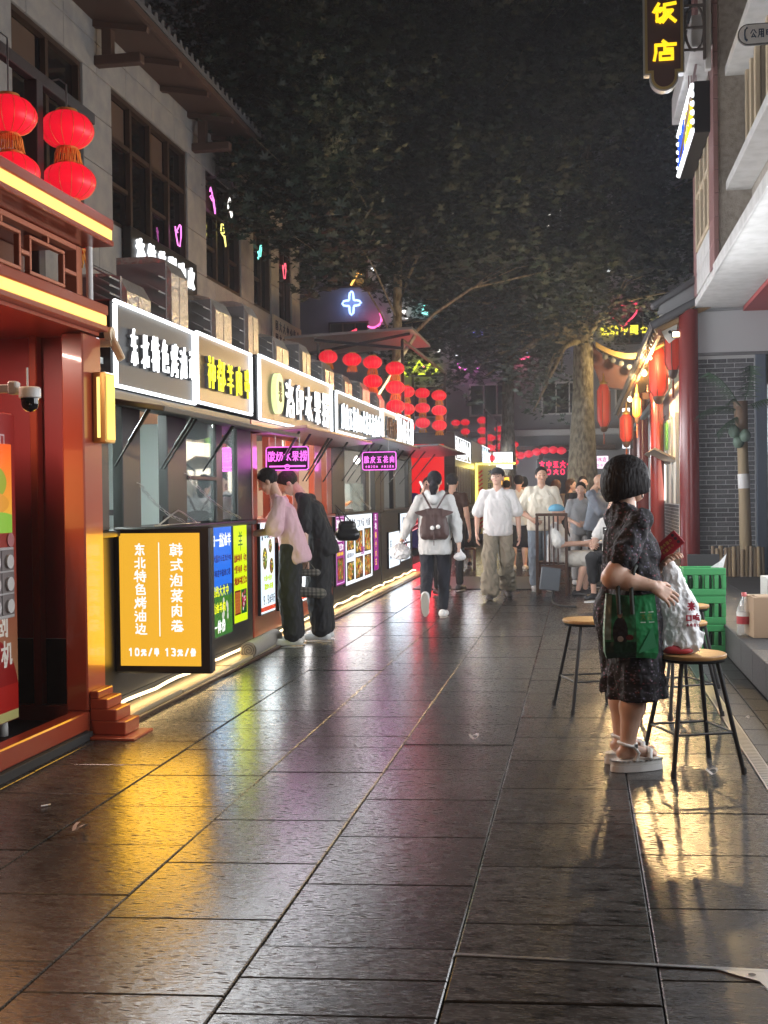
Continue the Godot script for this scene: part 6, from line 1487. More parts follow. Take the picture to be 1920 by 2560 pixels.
# ---------------------------------------------------------------- plane trees
func trees() -> void:
	var bark := StandardMaterial3D.new()
	bark.albedo_texture = noise_tex(91, 0.02, 512, [[0.0, Color(0.3, 0.27, 0.22)], [0.4, Color(0.47, 0.43, 0.36)], [0.55, Color(0.56, 0.53, 0.45)], [1.0, Color(0.66, 0.63, 0.55)]], false, 4.0, 4)
	bark.roughness = 0.9; bark.normal_enabled = true; bark.normal_texture = noise_tex(92, 0.05, 512, [], true, 6.0, 4)
	tri(bark, Vector3(0.9, 0.35, 0.9))
	# a leaf cluster: five lobed leaves, a hand's breadth each
	var r := rnd(99)
	var leaf := func(g: G, o: Vector3, q: Basis, s: float) -> void:
		var p := [Vector3(0, 0, 0)]
		for k in 11:
			var a := PI * (k / 10.0) * 1.15 - 0.24
			var rad := s * (0.62 if k % 2 == 0 else 0.3) * (1.0 + 0.55 * sin(clampf(a, 0, PI)))
			p.append(Vector3(cos(a) * rad, 0.04 * s * (k % 2), -sin(a) * rad * 0.95))
		for k in range(1, 11): g.tri(o + q * p[0], o + q * (p[k] as Vector3), o + q * (p[k + 1] as Vector3))
	var cl := []
	for v in 3:
		var g := G.new()
		for k in 7:
			var q := Basis(Vector3.UP, r.randf() * TAU) * Basis(Vector3.RIGHT, r.randf_range(0.2, 1.2))
			leaf.call(g, Vector3(r.randf_range(-0.22, 0.22), r.randf_range(-0.18, 0.18), r.randf_range(-0.22, 0.22)), q, r.randf_range(0.1, 0.17))
		cl.append(g.mesh())
	var lm := StandardMaterial3D.new()
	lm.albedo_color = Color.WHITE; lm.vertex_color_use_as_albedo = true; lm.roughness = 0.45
	lm.backlight_enabled = true; lm.backlight = col(Color(0.1, 0.13, 0.08)); lm.cull_mode = BaseMaterial3D.CULL_DISABLED
	var spec := [
		["plane_tree", "tall plane tree with mottled pale trunk standing at the street's end", Vector3(0.05, 0, -33), 0.44, 8.6, [[Vector3(-3.5, 10, -1), 3.6], [Vector3(2.2, 9.2, 0.5), 2.6], [Vector3(0.0, 13, 0), 4.0], [Vector3(-1.5, 7.6, 1.5), 2.6], [Vector3(-4.0, 7.6, 0.5), 1.8], [Vector3(2.6, 12.2, 0), 2.8], [Vector3(-4, 13.5, -1), 3.4], [Vector3(1.8, 6.7, 1.0), 1.3], [Vector3(-1.4, 5.4, 0.8), 1.15], [Vector3(-2.8, 5.8, 0.5), 1.2], [Vector3(-3.2, 6.6, 2), 1.6], [Vector3(-2.0, 5.0, 1.5), 1.1], [Vector3(-4.4, 5.6, 1.5), 1.2], [Vector3(-0.9, 7.2, 1.6), 1.7], [Vector3(0.7, 8.4, 1.0), 1.8], [Vector3(-1.0, 4.2, 1.6), 0.7], [Vector3(-3.4, 4.6, 1.5), 0.8]], 9600],
		["plane_tree", "slender plane tree leaning over the stall roofs by the clad building's corner", Vector3(-4.0, 0, -25.2), 0.17, 6.4, [[Vector3(-0.6, 6.7, 6.6), 1.5], [Vector3(-0.9, 8.0, 5.0), 1.7], [Vector3(-0.4, 5.6, 5.6), 0.8], [Vector3(0.6, 9.4, 1), 2.4], [Vector3(-1.6, 11.2, 2), 2.6], [Vector3(2.4, 8.2, 0.5), 2.0], [Vector3(3.2, 11.0, 0), 2.8], [Vector3(1.2, 6.9, 0.8), 1.5], [Vector3(0.2, 7.6, 1.2), 1.4], [Vector3(3.4, 6.2, 0), 1.4], [Vector3(-2.0, 8.8, 4.4), 1.4]], 6600],
		["plane_tree", "farther plane tree filling the gap before the end building", Vector3(-2.6, 0, -42), 0.35, 7.0, [[Vector3(0, 8.6, 0), 3.2], [Vector3(-3.0, 9.4, 0), 2.0], [Vector3(3.0, 8.0, 0), 2.4], [Vector3(-1, 13, 0), 4.0], [Vector3(4.6, 12, 0), 3.6], [Vector3(-5, 13.4, 0), 2.8]], 3000]]
	for t in spec:
		var at: Vector3 = t[2]
		var o := thing(t[0], t[1], "tree", at, 0.0, "plane trees at the end of the street")
		var R: float = t[3]; var top: float = t[4]
		part(o, "trunk", G.new().tube([Vector3(0, -0.05, 0), Vector3(0.02, 0.5, 0), Vector3(0, 1.6, 0), Vector3(0.04, 4.0, 0), Vector3(0.1, top, 0), Vector3(0.25, top + 3.5, 0.1)], [R * 1.25, R * 1.08, R, R * 0.66, R * 0.55, R * 0.25], 16), bark)
		for lobe in t[5]:
			var c: Vector3 = lobe[0]
			var st := Vector3(0.05, clampf(c.y - 1.2 - absf(c.x) * 0.3, 5.6 if R > 0.4 else 4.6, top), 0)
			var mid := st.lerp(c, 0.5) + Vector3(0, 0.5, 0)
			var th: float = R * (0.26 if c.distance_to(st) < 4.0 else 0.13)
			part(o, "limb", G.new().tube([st, st.lerp(mid, 0.5) + Vector3(0, 0.12, 0), mid, c, c + (c - mid) * 0.5], [th, th * 0.85, th * 0.6, th * 0.35, th * 0.15], 8), bark)
			for k in 3:
				var e: Vector3 = c + Vector3(r.randf_range(-1, 1), r.randf_range(-0.4, 0.9), r.randf_range(-1, 1)) * (lobe[1] as float) * 0.8
				part(o, "twig", G.new().tube([mid, mid.lerp(e, 0.5) + Vector3(0, 0.2, 0), e], [R * 0.07, R * 0.05, R * 0.02], 6), bark)
		var n: int = t[6]
		var vol := 0.0
		for lobe in t[5]: vol += pow(lobe[1], 2.4)
		for v in 3:
			var mm := MultiMesh.new()
			mm.transform_format = MultiMesh.TRANSFORM_3D
			mm.use_colors = true
			mm.mesh = cl[v]
			var xf := []
			for lobe in t[5]:
				var cnt := int(n / 3.0 * pow(lobe[1], 2.4) / vol)
				# sprays: leaves gather round random points so that gaps stay open
				var hubs := []
				for k in int(cnt / 14.0) + 3:
					var d := Vector3(r.randfn(), r.randfn(), r.randfn()).normalized() * pow(r.randf(), 0.45)
					hubs.append((lobe[0] as Vector3) + d * Vector3(1, 0.8, 1) * (lobe[1] as float))
				for k in cnt:
					var h: Vector3 = hubs[r.randi() % hubs.size()]
					var p := h + Vector3(r.randfn() * 0.32, r.randfn() * 0.2, r.randfn() * 0.32)
					xf.append(Transform3D(Basis(Vector3.UP, r.randf() * TAU).scaled(Vector3.ONE * r.randf_range(0.75, 1.35)), p))
			mm.instance_count = xf.size()
			for k in xf.size():
				mm.set_instance_transform(k, xf[k])
				var s := r.randf_range(0.55, 1.3)
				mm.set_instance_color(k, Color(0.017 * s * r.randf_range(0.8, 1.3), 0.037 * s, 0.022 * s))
			var mi := MultiMeshInstance3D.new()
			mi.name = "crown"
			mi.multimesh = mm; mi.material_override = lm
			mi.set_meta("kind", "stuff")
			o.add_child(mi, true)
# ---------------------------------------------------------------- small things on the ground, stools, chair, crates
func street_things() -> void:
	# crates with bottles
	var gm := mat(Color(0.05, 0.3, 0.1), 0.4)
	var bm := mat(Color(0.012, 0.045, 0.02), 0.1)
	for k in 3:
		var c := thing("bottle_crate", ["green plastic beer crate at the bottom of the stack by the step", "middle green plastic beer crate of the stack by the step", "topmost green plastic beer crate, a clear bag on its corner"][k], "crate", Vector3(1.05, 0.004 + 0.246 * k, -10.55), 0.02 * k, "green crates stacked by the step")
		part(c, "base", G.new().box(Vector3(0, 0.012, 0), Vector3(0.36, 0.022, 0.3), 0.006), gm)
		for s in [-1, 1]:
			for y in [0.035, 0.215]: part(c, "band", G.new().box(Vector3(0, y, 0.143 * s), Vector3(0.36, 0.062, 0.014), 0.006), gm); part(c, "band", G.new().box(Vector3(0.173 * s, y, 0), Vector3(0.014, 0.062, 0.271), 0.006), gm)
			for x in [-0.165, -0.07, 0.02, 0.1, 0.165]: part(c, "rib", G.new().box(Vector3(x, 0.125, 0.143 * s), Vector3(0.034, 0.118, 0.0135), 0.004), gm)
			for z in [-0.12, -0.03, 0.06, 0.125]: part(c, "rib", G.new().box(Vector3(0.173 * s, 0.125, z), Vector3(0.0135, 0.118, 0.03), 0.004), gm)
		for j in 4:
			var b := thing("beer_bottle", "dark green bottle in the %s crate, %s along its front" % [["bottom", "middle", "topmost"][k], ["first from the stools", "second", "third", "last by the step"][j]], "bottle", Vector3(0.93 + 0.08 * j, 0.03 + 0.246 * k, -10.46), 0.0, "bottles in the green crates")
			part(b, "glass_body", G.new().lathe(Vector3.ZERO, [Vector2(0, 0), Vector2(0.031, 0.003), Vector2(0.032, 0.12), Vector2(0.026, 0.155), Vector2(0.014, 0.19), Vector2(0.013, 0.205)], 12), bm)
			part(b, "neck_label", G.new().lathe(Vector3.ZERO, [Vector2(0.0265, 0.156), Vector2(0.017, 0.183)], 12), M.foil)
	var pb := thing("clear_bag", "crumpled clear plastic bag on the topmost crate's corner", "plastic bag", Vector3(1.17, 0.745, -10.46))
	var gp := G.new()
	gp.tri(Vector3(-0.06, 0, 0), Vector3(0.05, 0, 0.02), Vector3(0.03, 0.06, 0)); gp.tri(Vector3(0.0, 0.03, 0.01), Vector3(0.05, 0.0, 0.0), Vector3(0.08, 0.12, -0.01)); gp.tri(Vector3(-0.05, 0.0, 0.01), Vector3(0.02, 0.05, 0.0), Vector3(0.0, 0.0, -0.04))
	part(pb, "film", gp, mat(Color(0.7, 0.72, 0.72), 0.15))
	# cartons and bottles on the terrace
	var cm := mat(Color(0.36, 0.25, 0.16), 0.75)
	var cx := thing("carton", "plain brown cardboard carton standing at the terrace edge", "carton", Vector3(1.47, 0.253, -9.6), 0.12)
	part(cx, "box", G.new().box(Vector3(0, 0.16, 0), Vector3(0.32, 0.32, 0.3), 0.004), cm)
	part(cx, "top_flap", G.new().box(Vector3(0.02, 0.325, 0.06), Vector3(0.3, 0.006, 0.15), 0.0, Basis(Vector3.RIGHT, 0.05)), cm)
	part(cx, "tape", G.new().box(Vector3(0, 0.331, 0), Vector3(0.322, 0.002, 0.05), 0.0), mat(Color(0.5, 0.42, 0.3), 0.3))
	for k in 2:
		var c2 := thing("carton", ["small white carton at the bottom of the pair behind the water bottles", "small white carton on top of another behind the water bottles"][k], "carton", Vector3(1.8, 0.253 + 0.19 * k, -11.1), -0.1 + 0.2 * k)
		part(c2, "box", G.new().box(Vector3(0, 0.09, 0), Vector3(0.3, 0.18, 0.25), 0.004), M.offwhite); part(c2, "label", G.new().box(Vector3(0.05, 0.09, 0.1265), Vector3(0.08, 0.06, 0.002), 0.0), cm)
	var clear := StandardMaterial3D.new()
	clear.transparency = BaseMaterial3D.TRANSPARENCY_ALPHA; clear.albedo_color = Color(0.9, 0.95, 0.97, 0.22); clear.roughness = 0.08
	for k in 2:
		var b := thing("water_bottle", ["large clear water bottle with a red and white label beside the brown carton", "clear water bottle with a green label at the picture's edge"][k], "bottle", [Vector3(1.28, 0.253, -9.62), Vector3(1.62, 0.253, -9.2)][k])
		part(b, "plastic_body", G.new().lathe(Vector3.ZERO, [Vector2(0, 0), Vector2(0.055, 0.004), Vector2(0.058, 0.05), Vector2(0.054, 0.07), Vector2(0.058, 0.09), Vector2(0.058, 0.2), Vector2(0.035, 0.27), Vector2(0.018, 0.3), Vector2(0.018, 0.33), Vector2(0, 0.332)], 16), clear)
		part(b, "label", G.new().lathe(Vector3.ZERO, [Vector2(0.0588, 0.095), Vector2(0.0588, 0.155)], 16), mat([Color(0.45, 0.05, 0.06), Color(0.05, 0.25, 0.2)][k], 0.4))
		part(b, "label", G.new().lathe(Vector3.ZERO, [Vector2(0.0588, 0.156), Vector2(0.0588, 0.19)], 16), M.white)
		part(b, "cap", G.new().lathe(Vector3(0, 0.332, 0), [Vector2(0.02, -0.02), Vector2(0.02, 0.012), Vector2(0, 0.014)], 12), mat([Color(0.5, 0.1, 0.1), Color(0.1, 0.3, 0.3)][k], 0.4))
	# litter
	var r := rnd(5)
	var lit := [[Vector3(-2.1, 0, -4.58), "curled transparent wrapper on the dark slabs near the kiosk", 0.035], [Vector3(-0.62, 0, -6.6), "small crumpled clear film in the middle of the street", 0.03], [Vector3(0.58, 0, -7.5), "scrap of white paper among the stool legs", 0.02], [Vector3(1.0, 0, -7.4), "white fleck of paper on the dark pavers", 0.012], [Vector3(0.62, 0, -5.9), "flat torn wrapper between the front stool's feet", 0.03]]
	for q in lit:
		var l := thing("litter", q[1], "litter", q[0], r.randf() * 3.0, "scraps of litter on the paving")
		var g := G.new(); var s: float = q[2]
		var pa := []
		for k in 9: pa.append(Vector3(cos(k * 0.7) * s, 0.006 + absf(sin(k * 0.55)) * s * 0.9, sin(k * 0.7) * s * 0.7))
		for k in 8: g.quad(pa[k], pa[k + 1], pa[k + 1] + Vector3(0.0, 0.004, s * 0.5), pa[k] + Vector3(0.0, 0.004, s * 0.5))
		part(l, "film", g, mat(Color(0.55, 0.5, 0.45), 0.25))
	var ct := thing("cigarette_end", "white cigarette end on the paving before the kiosk sill", "cigarette end", Vector3(-2.43, 0.006, -4.95), 0.9)
	part(ct, "paper", G.new().tube([Vector3(-0.018, 0, 0), Vector3(0.014, 0, 0)], 0.004, 8), M.white); part(ct, "filter", G.new().tube([Vector3(0.0145, 0, 0), Vector3(0.028, 0, 0)], 0.004, 8), M.cream)
	# two long scratches in the stone, a shade lighter
	var dp := thing("dustpan", "grey dustpan with a curved black handle standing before the high-backed chair", "dustpan", Vector3(-0.4, 0.0, -15.2), 0.1)
	part(dp, "pan", G.new().box(Vector3(0, 0.3, 0), Vector3(0.26, 0.3, 0.03), 0.012, Basis(Vector3.RIGHT, -0.15) * Basis(Vector3.BACK, -0.12)), mat(Color(0.1, 0.12, 0.14), 0.5))
	part(dp, "handle", G.new().tube([Vector3(0.03, 0.15, 0.03), Vector3(0.0, 0.06, 0.25), Vector3(0.0, 0.03, 0.5), Vector3(0.08, 0.02, 0.75), Vector3(0.25, 0.02, 0.85)], 0.014, 8), M.rubber)
	var mt := thing("door_mat", "flat rubber mat with a turned-up corner on the slabs ahead of the walkers", "mat", Vector3(-1.55, 0.004, -18.5))
	part(mt, "sheet", G.new().box(Vector3(0, 0.004, 0), Vector3(1.9, 0.008, 2.6), 0.003), mat(Color(0.05, 0.055, 0.055), 0.45))
	part(mt, "curled_corner", G.new().prism(PackedVector2Array([Vector2(-0.14, 0), Vector2(0.14, 0), Vector2(0.03, 0.06), Vector2(-0.03, 0.065)]), Vector3(0.25, 0.008, 1.28), Vector3.RIGHT, Vector3.UP, 0.01), M.rubber)
	# squat cabinet behind the woman, by the columns
	var sb := thing("menu_stand", "dark board standing against the first red column", "stand", Vector3(1.33, 0.0, -13.2))
	part(sb, "board", G.new().box(Vector3(0, 0.36, 0), Vector3(0.34, 0.72, 0.05), 0.006, Basis(Vector3.RIGHT, -0.08)), M.black_flat)
	part(sb, "foot", G.new().box(Vector3(0, 0.02, -0.06), Vector3(0.34, 0.04, 0.25), 0.006), M.black_flat)
func stool(label: String, c: Vector3, turn: float) -> void:
	var s := thing("bar_stool", label, "stool", c, turn, "round wooden stools on black legs")
	var wd: StandardMaterial3D = M.stool_wood
	part(s, "seat", G.new().lathe(Vector3(0, 0.585, 0), [Vector2(0, -0.022), Vector2(0.17, -0.022), Vector2(0.175, -0.018), Vector2(0.176, -0.004), Vector2(0.172, 0.0), Vector2(0, 0.0005)], 36), wd)
	part(s, "seat_ring", G.new().lathe(Vector3(0, 0.56, 0), [Vector2(0.1, -0.012), Vector2(0.166, -0.012), Vector2(0.168, 0.0), Vector2(0.168, 0.0025)], 28), M.black)
	for k in 4:
		var a := PI * 0.25 + PI * 0.5 * k
		var d := Vector3(cos(a), 0, sin(a))
		var leg := part(s, "leg", G.new().tube([d * 0.262 + Vector3(0, 0.012, 0), d * 0.135 + Vector3(0, 0.555, 0)], 0.0115, 10), M.black)
		part(leg, "foot_cap", G.new().tube([d * 0.265, d * 0.262 + Vector3(0, 0.03, 0)], 0.014, 10), M.rubber)
		var e := Vector3(cos(a + PI * 0.5), 0, sin(a + PI * 0.5))
		part(s, "foot_rail", G.new().tube([d * 0.218 + Vector3(0, 0.2, 0), e * 0.218 + Vector3(0, 0.2, 0)], 0.0065, 8), M.black)
func seats() -> void:
	var w := StandardMaterial3D.new()
	w.albedo_texture = noise_tex(81, 0.02, 256, [[0.0, Color(0.5, 0.36, 0.2)], [0.5, Color(0.62, 0.46, 0.28)], [1.0, Color(0.7, 0.54, 0.34)]]); w.roughness = 0.35
	M.stool_wood = tri(w, Vector3(1.5, 1.5, 9.0), false)
	stool("round wooden stool at the front, carrying the white plastic bag", Vector3(0.545, 0.002, -6.065), 0.36)
	stool("round wooden stool half hidden behind the woman's skirt", Vector3(0.05, 0.002, -7.66), 0.34)
	stool("wooden stool farthest back, its seat just above the other hidden one", Vector3(0.735, 0.002, -8.67), 0.2)
	stool("wooden stool between the front stool and the crates", Vector3(0.605, 0.002, -7.55), 0.5)
	var c := thing("high_back_chair", "dark wooden chair with a tall slatted back under the man in the blue cap", "chair", Vector3(-0.4, 0, -16.15), -0.06)
	for s in [-1, 1]:
		part(c, "leg", G.new().span(0.2 * s - 0.02, 0.2 * s + 0.02, 0, 1.1, -0.02, 0.02, 0.005), M.wood_dark)
		part(c, "leg", G.new().span(0.2 * s - 0.02, 0.2 * s + 0.02, 0, 0.435, -0.42, -0.38, 0.005), M.wood_dark)
		part(c, "stretcher", G.new().span(0.2 * s - 0.012, 0.2 * s + 0.012, 0.2, 0.23, -0.379, -0.021), M.wood_dark)
	part(c, "top_rail", G.new().span(-0.22, 0.22, 1.101, 1.14, -0.022, 0.022, 0.006), M.wood_dark)
	part(c, "seat_rail", G.new().span(-0.179, 0.179, 0.36, 0.43, -0.018, 0.018, 0.005), M.wood_dark)
	for y in [0.16, 0.26]: part(c, "stretcher", G.new().span(-0.179, 0.179, y, y + 0.025, -0.012, 0.012), M.wood_dark)
	for k in 4: part(c, "slat", G.new().span(-0.105 + 0.06 * k, -0.082 + 0.06 * k, 0.431, 1.1, -0.008, 0.008, 0.003), M.wood_dark)
	part(c, "seat", G.new().span(-0.22, 0.22, 0.436, 0.465, -0.43, -0.024, 0.008), M.wood_dark)
	var t := thing("dining_table", "small square table in front of the man in the blue cap", "table", Vector3(0.42, 0, -16.9), 0.1)
	part(t, "top", G.new().box(Vector3(0, 0.72, 0), Vector3(0.7, 0.03, 0.7), 0.008), M.white)
	for s in [[-1, -1], [1, -1], [-1, 1], [1, 1]]: part(t, "leg", G.new().box(Vector3(0.31 * s[0], 0.352, 0.31 * s[1]), Vector3(0.03, 0.704, 0.03), 0.004), M.steel)
	for k in 3:
		var b := thing("paper_bowl", ["white paper bowl at the table's near edge", "white paper bowl farther on the small table", "crumpled white napkin pile on the small table"][k], "bowl", Vector3(0.2 + 0.15 * k, 0.7355, -16.7 - 0.13 * k), 0.0, "paper bowls on the small table")
		part(b, "paper", G.new().lathe(Vector3.ZERO, [Vector2(0.0, 0.0), Vector2(0.04, 0.0), Vector2(0.065, 0.05), Vector2(0.06, 0.05), Vector2(0.036, 0.006), Vector2(0, 0.006)], 14), M.white)
# ---------------------------------------------------------------- people
const SKIN := Color(0.57, 0.35, 0.26)
func cloth(c: Color, fold := 1.0, rough := 0.85) -> StandardMaterial3D:
	var k := "cloth %s %s" % [c, fold]
	if MC.has(k): return MC[k]
	if not M.has("folds"):
		M.folds = noise_tex(101, 0.006, 512, [], false, 4.0, 3); M.weave = noise_tex(102, 0.3, 256, [], true, 3.0, 2)
	var m := StandardMaterial3D.new()
	m.albedo_color = col(c); m.roughness = rough
	m.heightmap_enabled = true; m.heightmap_texture = M.folds; m.heightmap_scale = 2.4 * fold
	m.rim_enabled = true; m.rim = 0.06
	tri(m, Vector3(1.6, 0.9, 1.6), false)
	MC[k] = m
	return m
func skin(c := SKIN) -> StandardMaterial3D:
	var k := "skin %s" % c
	if MC.has(k): return MC[k]
	var m := StandardMaterial3D.new()
	m.albedo_color = col(c); m.roughness = 0.45
	m.subsurf_scatter_enabled = true; m.subsurf_scatter_strength = 0.12
	MC[k] = m
	return m
func hair_mat(c: Color) -> StandardMaterial3D:
	var k := "hair %s" % c
	if MC.has(k): return MC[k]
	if not M.has("strands"): M.strands = noise_tex(121, 0.06, 512, [], false, 4, 3)
	var m := StandardMaterial3D.new()
	m.albedo_color = col(c); m.roughness = 0.6; m.metallic_specular = 0.3
	m.heightmap_enabled = true; m.heightmap_texture = M.strands; m.heightmap_scale = 0.4
	MC[k] = tri(m, Vector3(9, 1.0, 9), false)
	return m
func stand() -> Dictionary:
	return {"pel": Vector3(0, 0.94, 0), "chest": Vector3(0, 1.24, 0), "neck": Vector3(0, 1.43, -0.01), "head": Vector3(0, 1.575, 0.02),
		"shL": Vector3(0.175, 1.375, -0.01), "elL": Vector3(0.225, 1.1, -0.03), "haL": Vector3(0.24, 0.86, 0.05), "shR": Vector3(-0.175, 1.375, -0.01), "elR": Vector3(-0.225, 1.1, -0.03), "haR": Vector3(-0.24, 0.86, 0.05),
		"hiL": Vector3(0.09, 0.91, 0), "knL": Vector3(0.095, 0.49, 0.02), "anL": Vector3(0.1, 0.085, -0.02), "hiR": Vector3(-0.09, 0.91, 0), "knR": Vector3(-0.095, 0.49, 0.02), "anR": Vector3(-0.1, 0.085, -0.02),
		"ftL": Vector3(0.1, 0, 1), "ftR": Vector3(-0.1, 0, 1), "fgL": Vector3(0.03, -1, 0.12), "fgR": Vector3(-0.03, -1, 0.12), "curl": 0.45, "look": Vector2(0, 0)}
func sit() -> Dictionary:
	var j := stand()
	for k in ["pel", "chest", "neck", "head", "shL", "shR"]: j[k] -= Vector3(0, 0.43, 0)
	j.hiL = Vector3(0.09, 0.51, 0.02); j.hiR = Vector3(-0.09, 0.51, 0.02); j.knL = Vector3(0.11, 0.52, 0.43); j.knR = Vector3(-0.11, 0.52, 0.43); j.anL = Vector3(0.12, 0.085, 0.36); j.anR = Vector3(-0.12, 0.085, 0.36)
	j.elL = Vector3(0.24, 0.72, 0.08); j.elR = Vector3(-0.24, 0.72, 0.08); j.haL = Vector3(0.13, 0.68, 0.36); j.haR = Vector3(-0.13, 0.68, 0.36)
	j.fgL = Vector3(-0.2, -0.2, 1); j.fgR = Vector3(0.2, -0.2, 1)
	return j
func hand(g: G, w: Vector3, d: Vector3, palm: Vector3, thumb: float, curl: float, s: float, cell: float) -> void:
	# w wrist, d towards the fingers, palm the way the palm faces, thumb +-1 for its side
	d = d.normalized()
	var S := d.cross(palm).normalized() * thumb
	palm = S.cross(d).normalized() * (1.0 if S.cross(d).dot(palm) > 0 else -1.0)
	var b := Blob.new()
	var L := [0.068, 0.078, 0.072, 0.056]
	for k in 4:
		var off := (1.5 - k) * 0.0195
		var kn: Vector3 = w + (d * (0.092 - 0.005 * absf(k - 1)) + S * off) * s
		b.cap(w + S * off * 0.6 * s, kn, 0.0135 * s, 0.0115 * s, 0.012)
		var p := kn; var bend := curl * (0.75 + 0.12 * k)
		var ang := bend * 0.5
		var len_: float = L[k] * s
		for q in 3:
			var dir := d * cos(ang) + palm * sin(ang) + S * (0.09 * (1.5 - k))
			var e: Vector3 = p + dir.normalized() * len_ * ([0.45, 0.31, 0.26][q] as float)
			b.cap(p, e, (0.0092 - 0.0006 * q) * s, (0.0086 - 0.0008 * q) * s, 0.003)
			p = e; ang += bend
	var t0 := w + (d * 0.025 + S * 0.028) * s
	var t1 := t0 + (d * 0.035 + S * 0.025 + palm * 0.012) * s
	var t2 := t1 + (d * 0.03 + S * 0.008 + palm * 0.014) * s
	b.cap(w + d * 0.01 * s, t0, 0.016 * s, 0.0145 * s, 0.01); b.cap(t0, t1, 0.0135 * s, 0.011 * s, 0.008); b.cap(t1, t2, 0.0105 * s, 0.0085 * s, 0.003)
	b.cap(w - d * 0.03 * s, w + d * 0.03 * s, 0.022 * s, 0.02 * s, 0.015)
	b.into(g, cell)
func figure(label: String, at: Vector3, turn: float, h: float, j: Dictionary, o: Dictionary) -> Node3D:
	# o: skin, fat, hair (kind, colour), top (colour, sleeve, hem, loose), legs (colour, kind), shoes colour, cell
	var s := h / 1.70
	var n := thing("person", label, "person", at, turn, o.get("group", "passers-by"))
	var J := {}
	for k in j: J[k] = j[k] * s if (j[k] is Vector3 and not k in ["ftL", "ftR", "fgL", "fgR"]) else j[k]
	var fat: float = o.get("fat", 1.0) * s
	var far := at.z < -17.3
	var cell: float = o.get("cell", 0.022 if far else 0.018)
	var sk := skin(o.get("skin", SKIN))
	var hq := Basis(Vector3.UP, J.look.x) * Basis(Vector3.RIGHT, J.look.y)
	var H: Vector3 = J.head
	# --- skin: one surface
	var g := G.new()
	var b := Blob.new()
	b.cap(J.neck, H + hq * Vector3(0, -0.03, -0.02) * s, 0.052 * s, 0.05 * s, 0.03)
	b.cap(J.chest, J.neck, 0.05 * fat, 0.046 * s, 0.03); b.cap(J.pel, J.chest, 0.07 * fat, 0.06 * fat, 0.04); b.cap(J.shL, J.shR, 0.036 * fat, 0.036 * fat, 0.03)
	var lf: float = s * 0.72 if o.has("legs") and o.legs[1] > 1.0 else fat
	for q in ["L", "R"]:
		b.cap(J["sh" + q], J["el" + q], 0.042 * fat, 0.038 * fat, 0.02); b.cap(J["el" + q], J["ha" + q], 0.039 * fat, 0.026 * s, 0.02)
		b.cap(J["hi" + q], J["kn" + q], 0.07 * lf, 0.05 * lf, 0.03)
		var km: Vector3 = (J["kn" + q] as Vector3).lerp(J["an" + q], 0.35) + Vector3(0, 0, -0.012)
		b.cap(J["kn" + q], km, 0.049 * lf, 0.052 * lf, 0.02); b.cap(km, J["an" + q], 0.05 * lf, 0.032 * s, 0.02)
		if o.get("bare", false):
			var f: Vector3 = (J["ft" + q] as Vector3).normalized()
			b.cap(J["an" + q] + Vector3(0, -0.045, 0) * s - f * 0.03, J["an" + q] + f * 0.16 * s + Vector3(0, -0.055, 0) * s, 0.034 * s, 0.026 * s, 0.03)
	b.into(g, cell)
	var hb := Blob.new()
	hb.ell(H + hq * Vector3(0, 0.032, -0.008) * s, Vector3(0.074, 0.088, 0.092) * s, 0.02, hq)
	hb.ell(H + hq * Vector3(0, -0.025, 0.03) * s, Vector3(0.06, 0.075, 0.055) * s, 0.03, hq)
	hb.ell(H + hq * Vector3(0, -0.075, 0.05) * s, Vector3(0.03, 0.022, 0.026) * s, 0.025, hq)
	hb.cap(H + hq * Vector3(0, 0.018, 0.084) * s, H + hq * Vector3(0, -0.018, 0.102) * s, 0.009 * s, 0.014 * s, 0.012)
	for e in [-1, 1]:
		hb.ell(H + hq * Vector3(0.075 * e, 0.0, -0.005) * s, Vector3(0.012, 0.032, 0.02) * s, 0.008, hq)
		hb.ell(H + hq * Vector3(0.04 * e, -0.018, 0.064) * s, Vector3(0.024, 0.02, 0.02) * s, 0.02, hq)
	hb.cap(H + hq * Vector3(-0.018, -0.047, 0.083) * s, H + hq * Vector3(0.018, -0.047, 0.083) * s, 0.008 * s, 0.008 * s, 0.01)
	hb.cap(H + hq * Vector3(-0.035, 0.028, 0.077) * s, H + hq * Vector3(0.035, 0.028, 0.077) * s, 0.008 * s, 0.008 * s, 0.014)
	hb.into(g, o.get("headcell", 0.0105 if far else 0.008))
	for q in ["L", "R"]:
		var sg := 1.0 if q == "L" else -1.0
		var palm: Vector3 = J.get("pm" + q, Vector3(-sg, 0, 0))
		hand(g, J["ha" + q], J["fg" + q], palm, J.get("th" + q, -sg), J.curl, s, o.get("handcell", 0.012 if far else 0.008))
	part(n, "body", g, sk)
	# --- face
	if not o.get("noface", false):
		for e in [-1, 1]:
			var eb := G.new(); eb.lathe(H + hq * Vector3(0.031 * e, 0.004, 0.078) * s, [Vector2(0, -0.0055 * s), Vector2(0.011 * s, -0.002 * s), Vector2(0.011 * s, 0.002 * s), Vector2(0, 0.0055 * s)], 10, hq)
			part(n, "eye", eb, mat(Color(0.02, 0.012, 0.01), 0.2))
			part(n, "eyebrow", G.new().tube([H + hq * Vector3(0.016 * e, 0.027, 0.087) * s, H + hq * Vector3(0.032 * e, 0.032, 0.083) * s, H + hq * Vector3(0.05 * e, 0.026, 0.07) * s], 0.0032 * s, 5), mat(Color(0.02, 0.015, 0.012), 0.8))
		part(n, "mouth", G.new().tube([H + hq * Vector3(-0.024, -0.048, 0.084) * s, H + hq * Vector3(0, -0.046, 0.092) * s, H + hq * Vector3(0.024, -0.048, 0.084) * s], [0.002 * s, 0.0055 * s, 0.002 * s], 6), mat(Color(0.33, 0.1, 0.09), 0.5))
	# --- hair
	var hk: Array = o.get("hair", ["short", Color(0.012, 0.01, 0.01)])
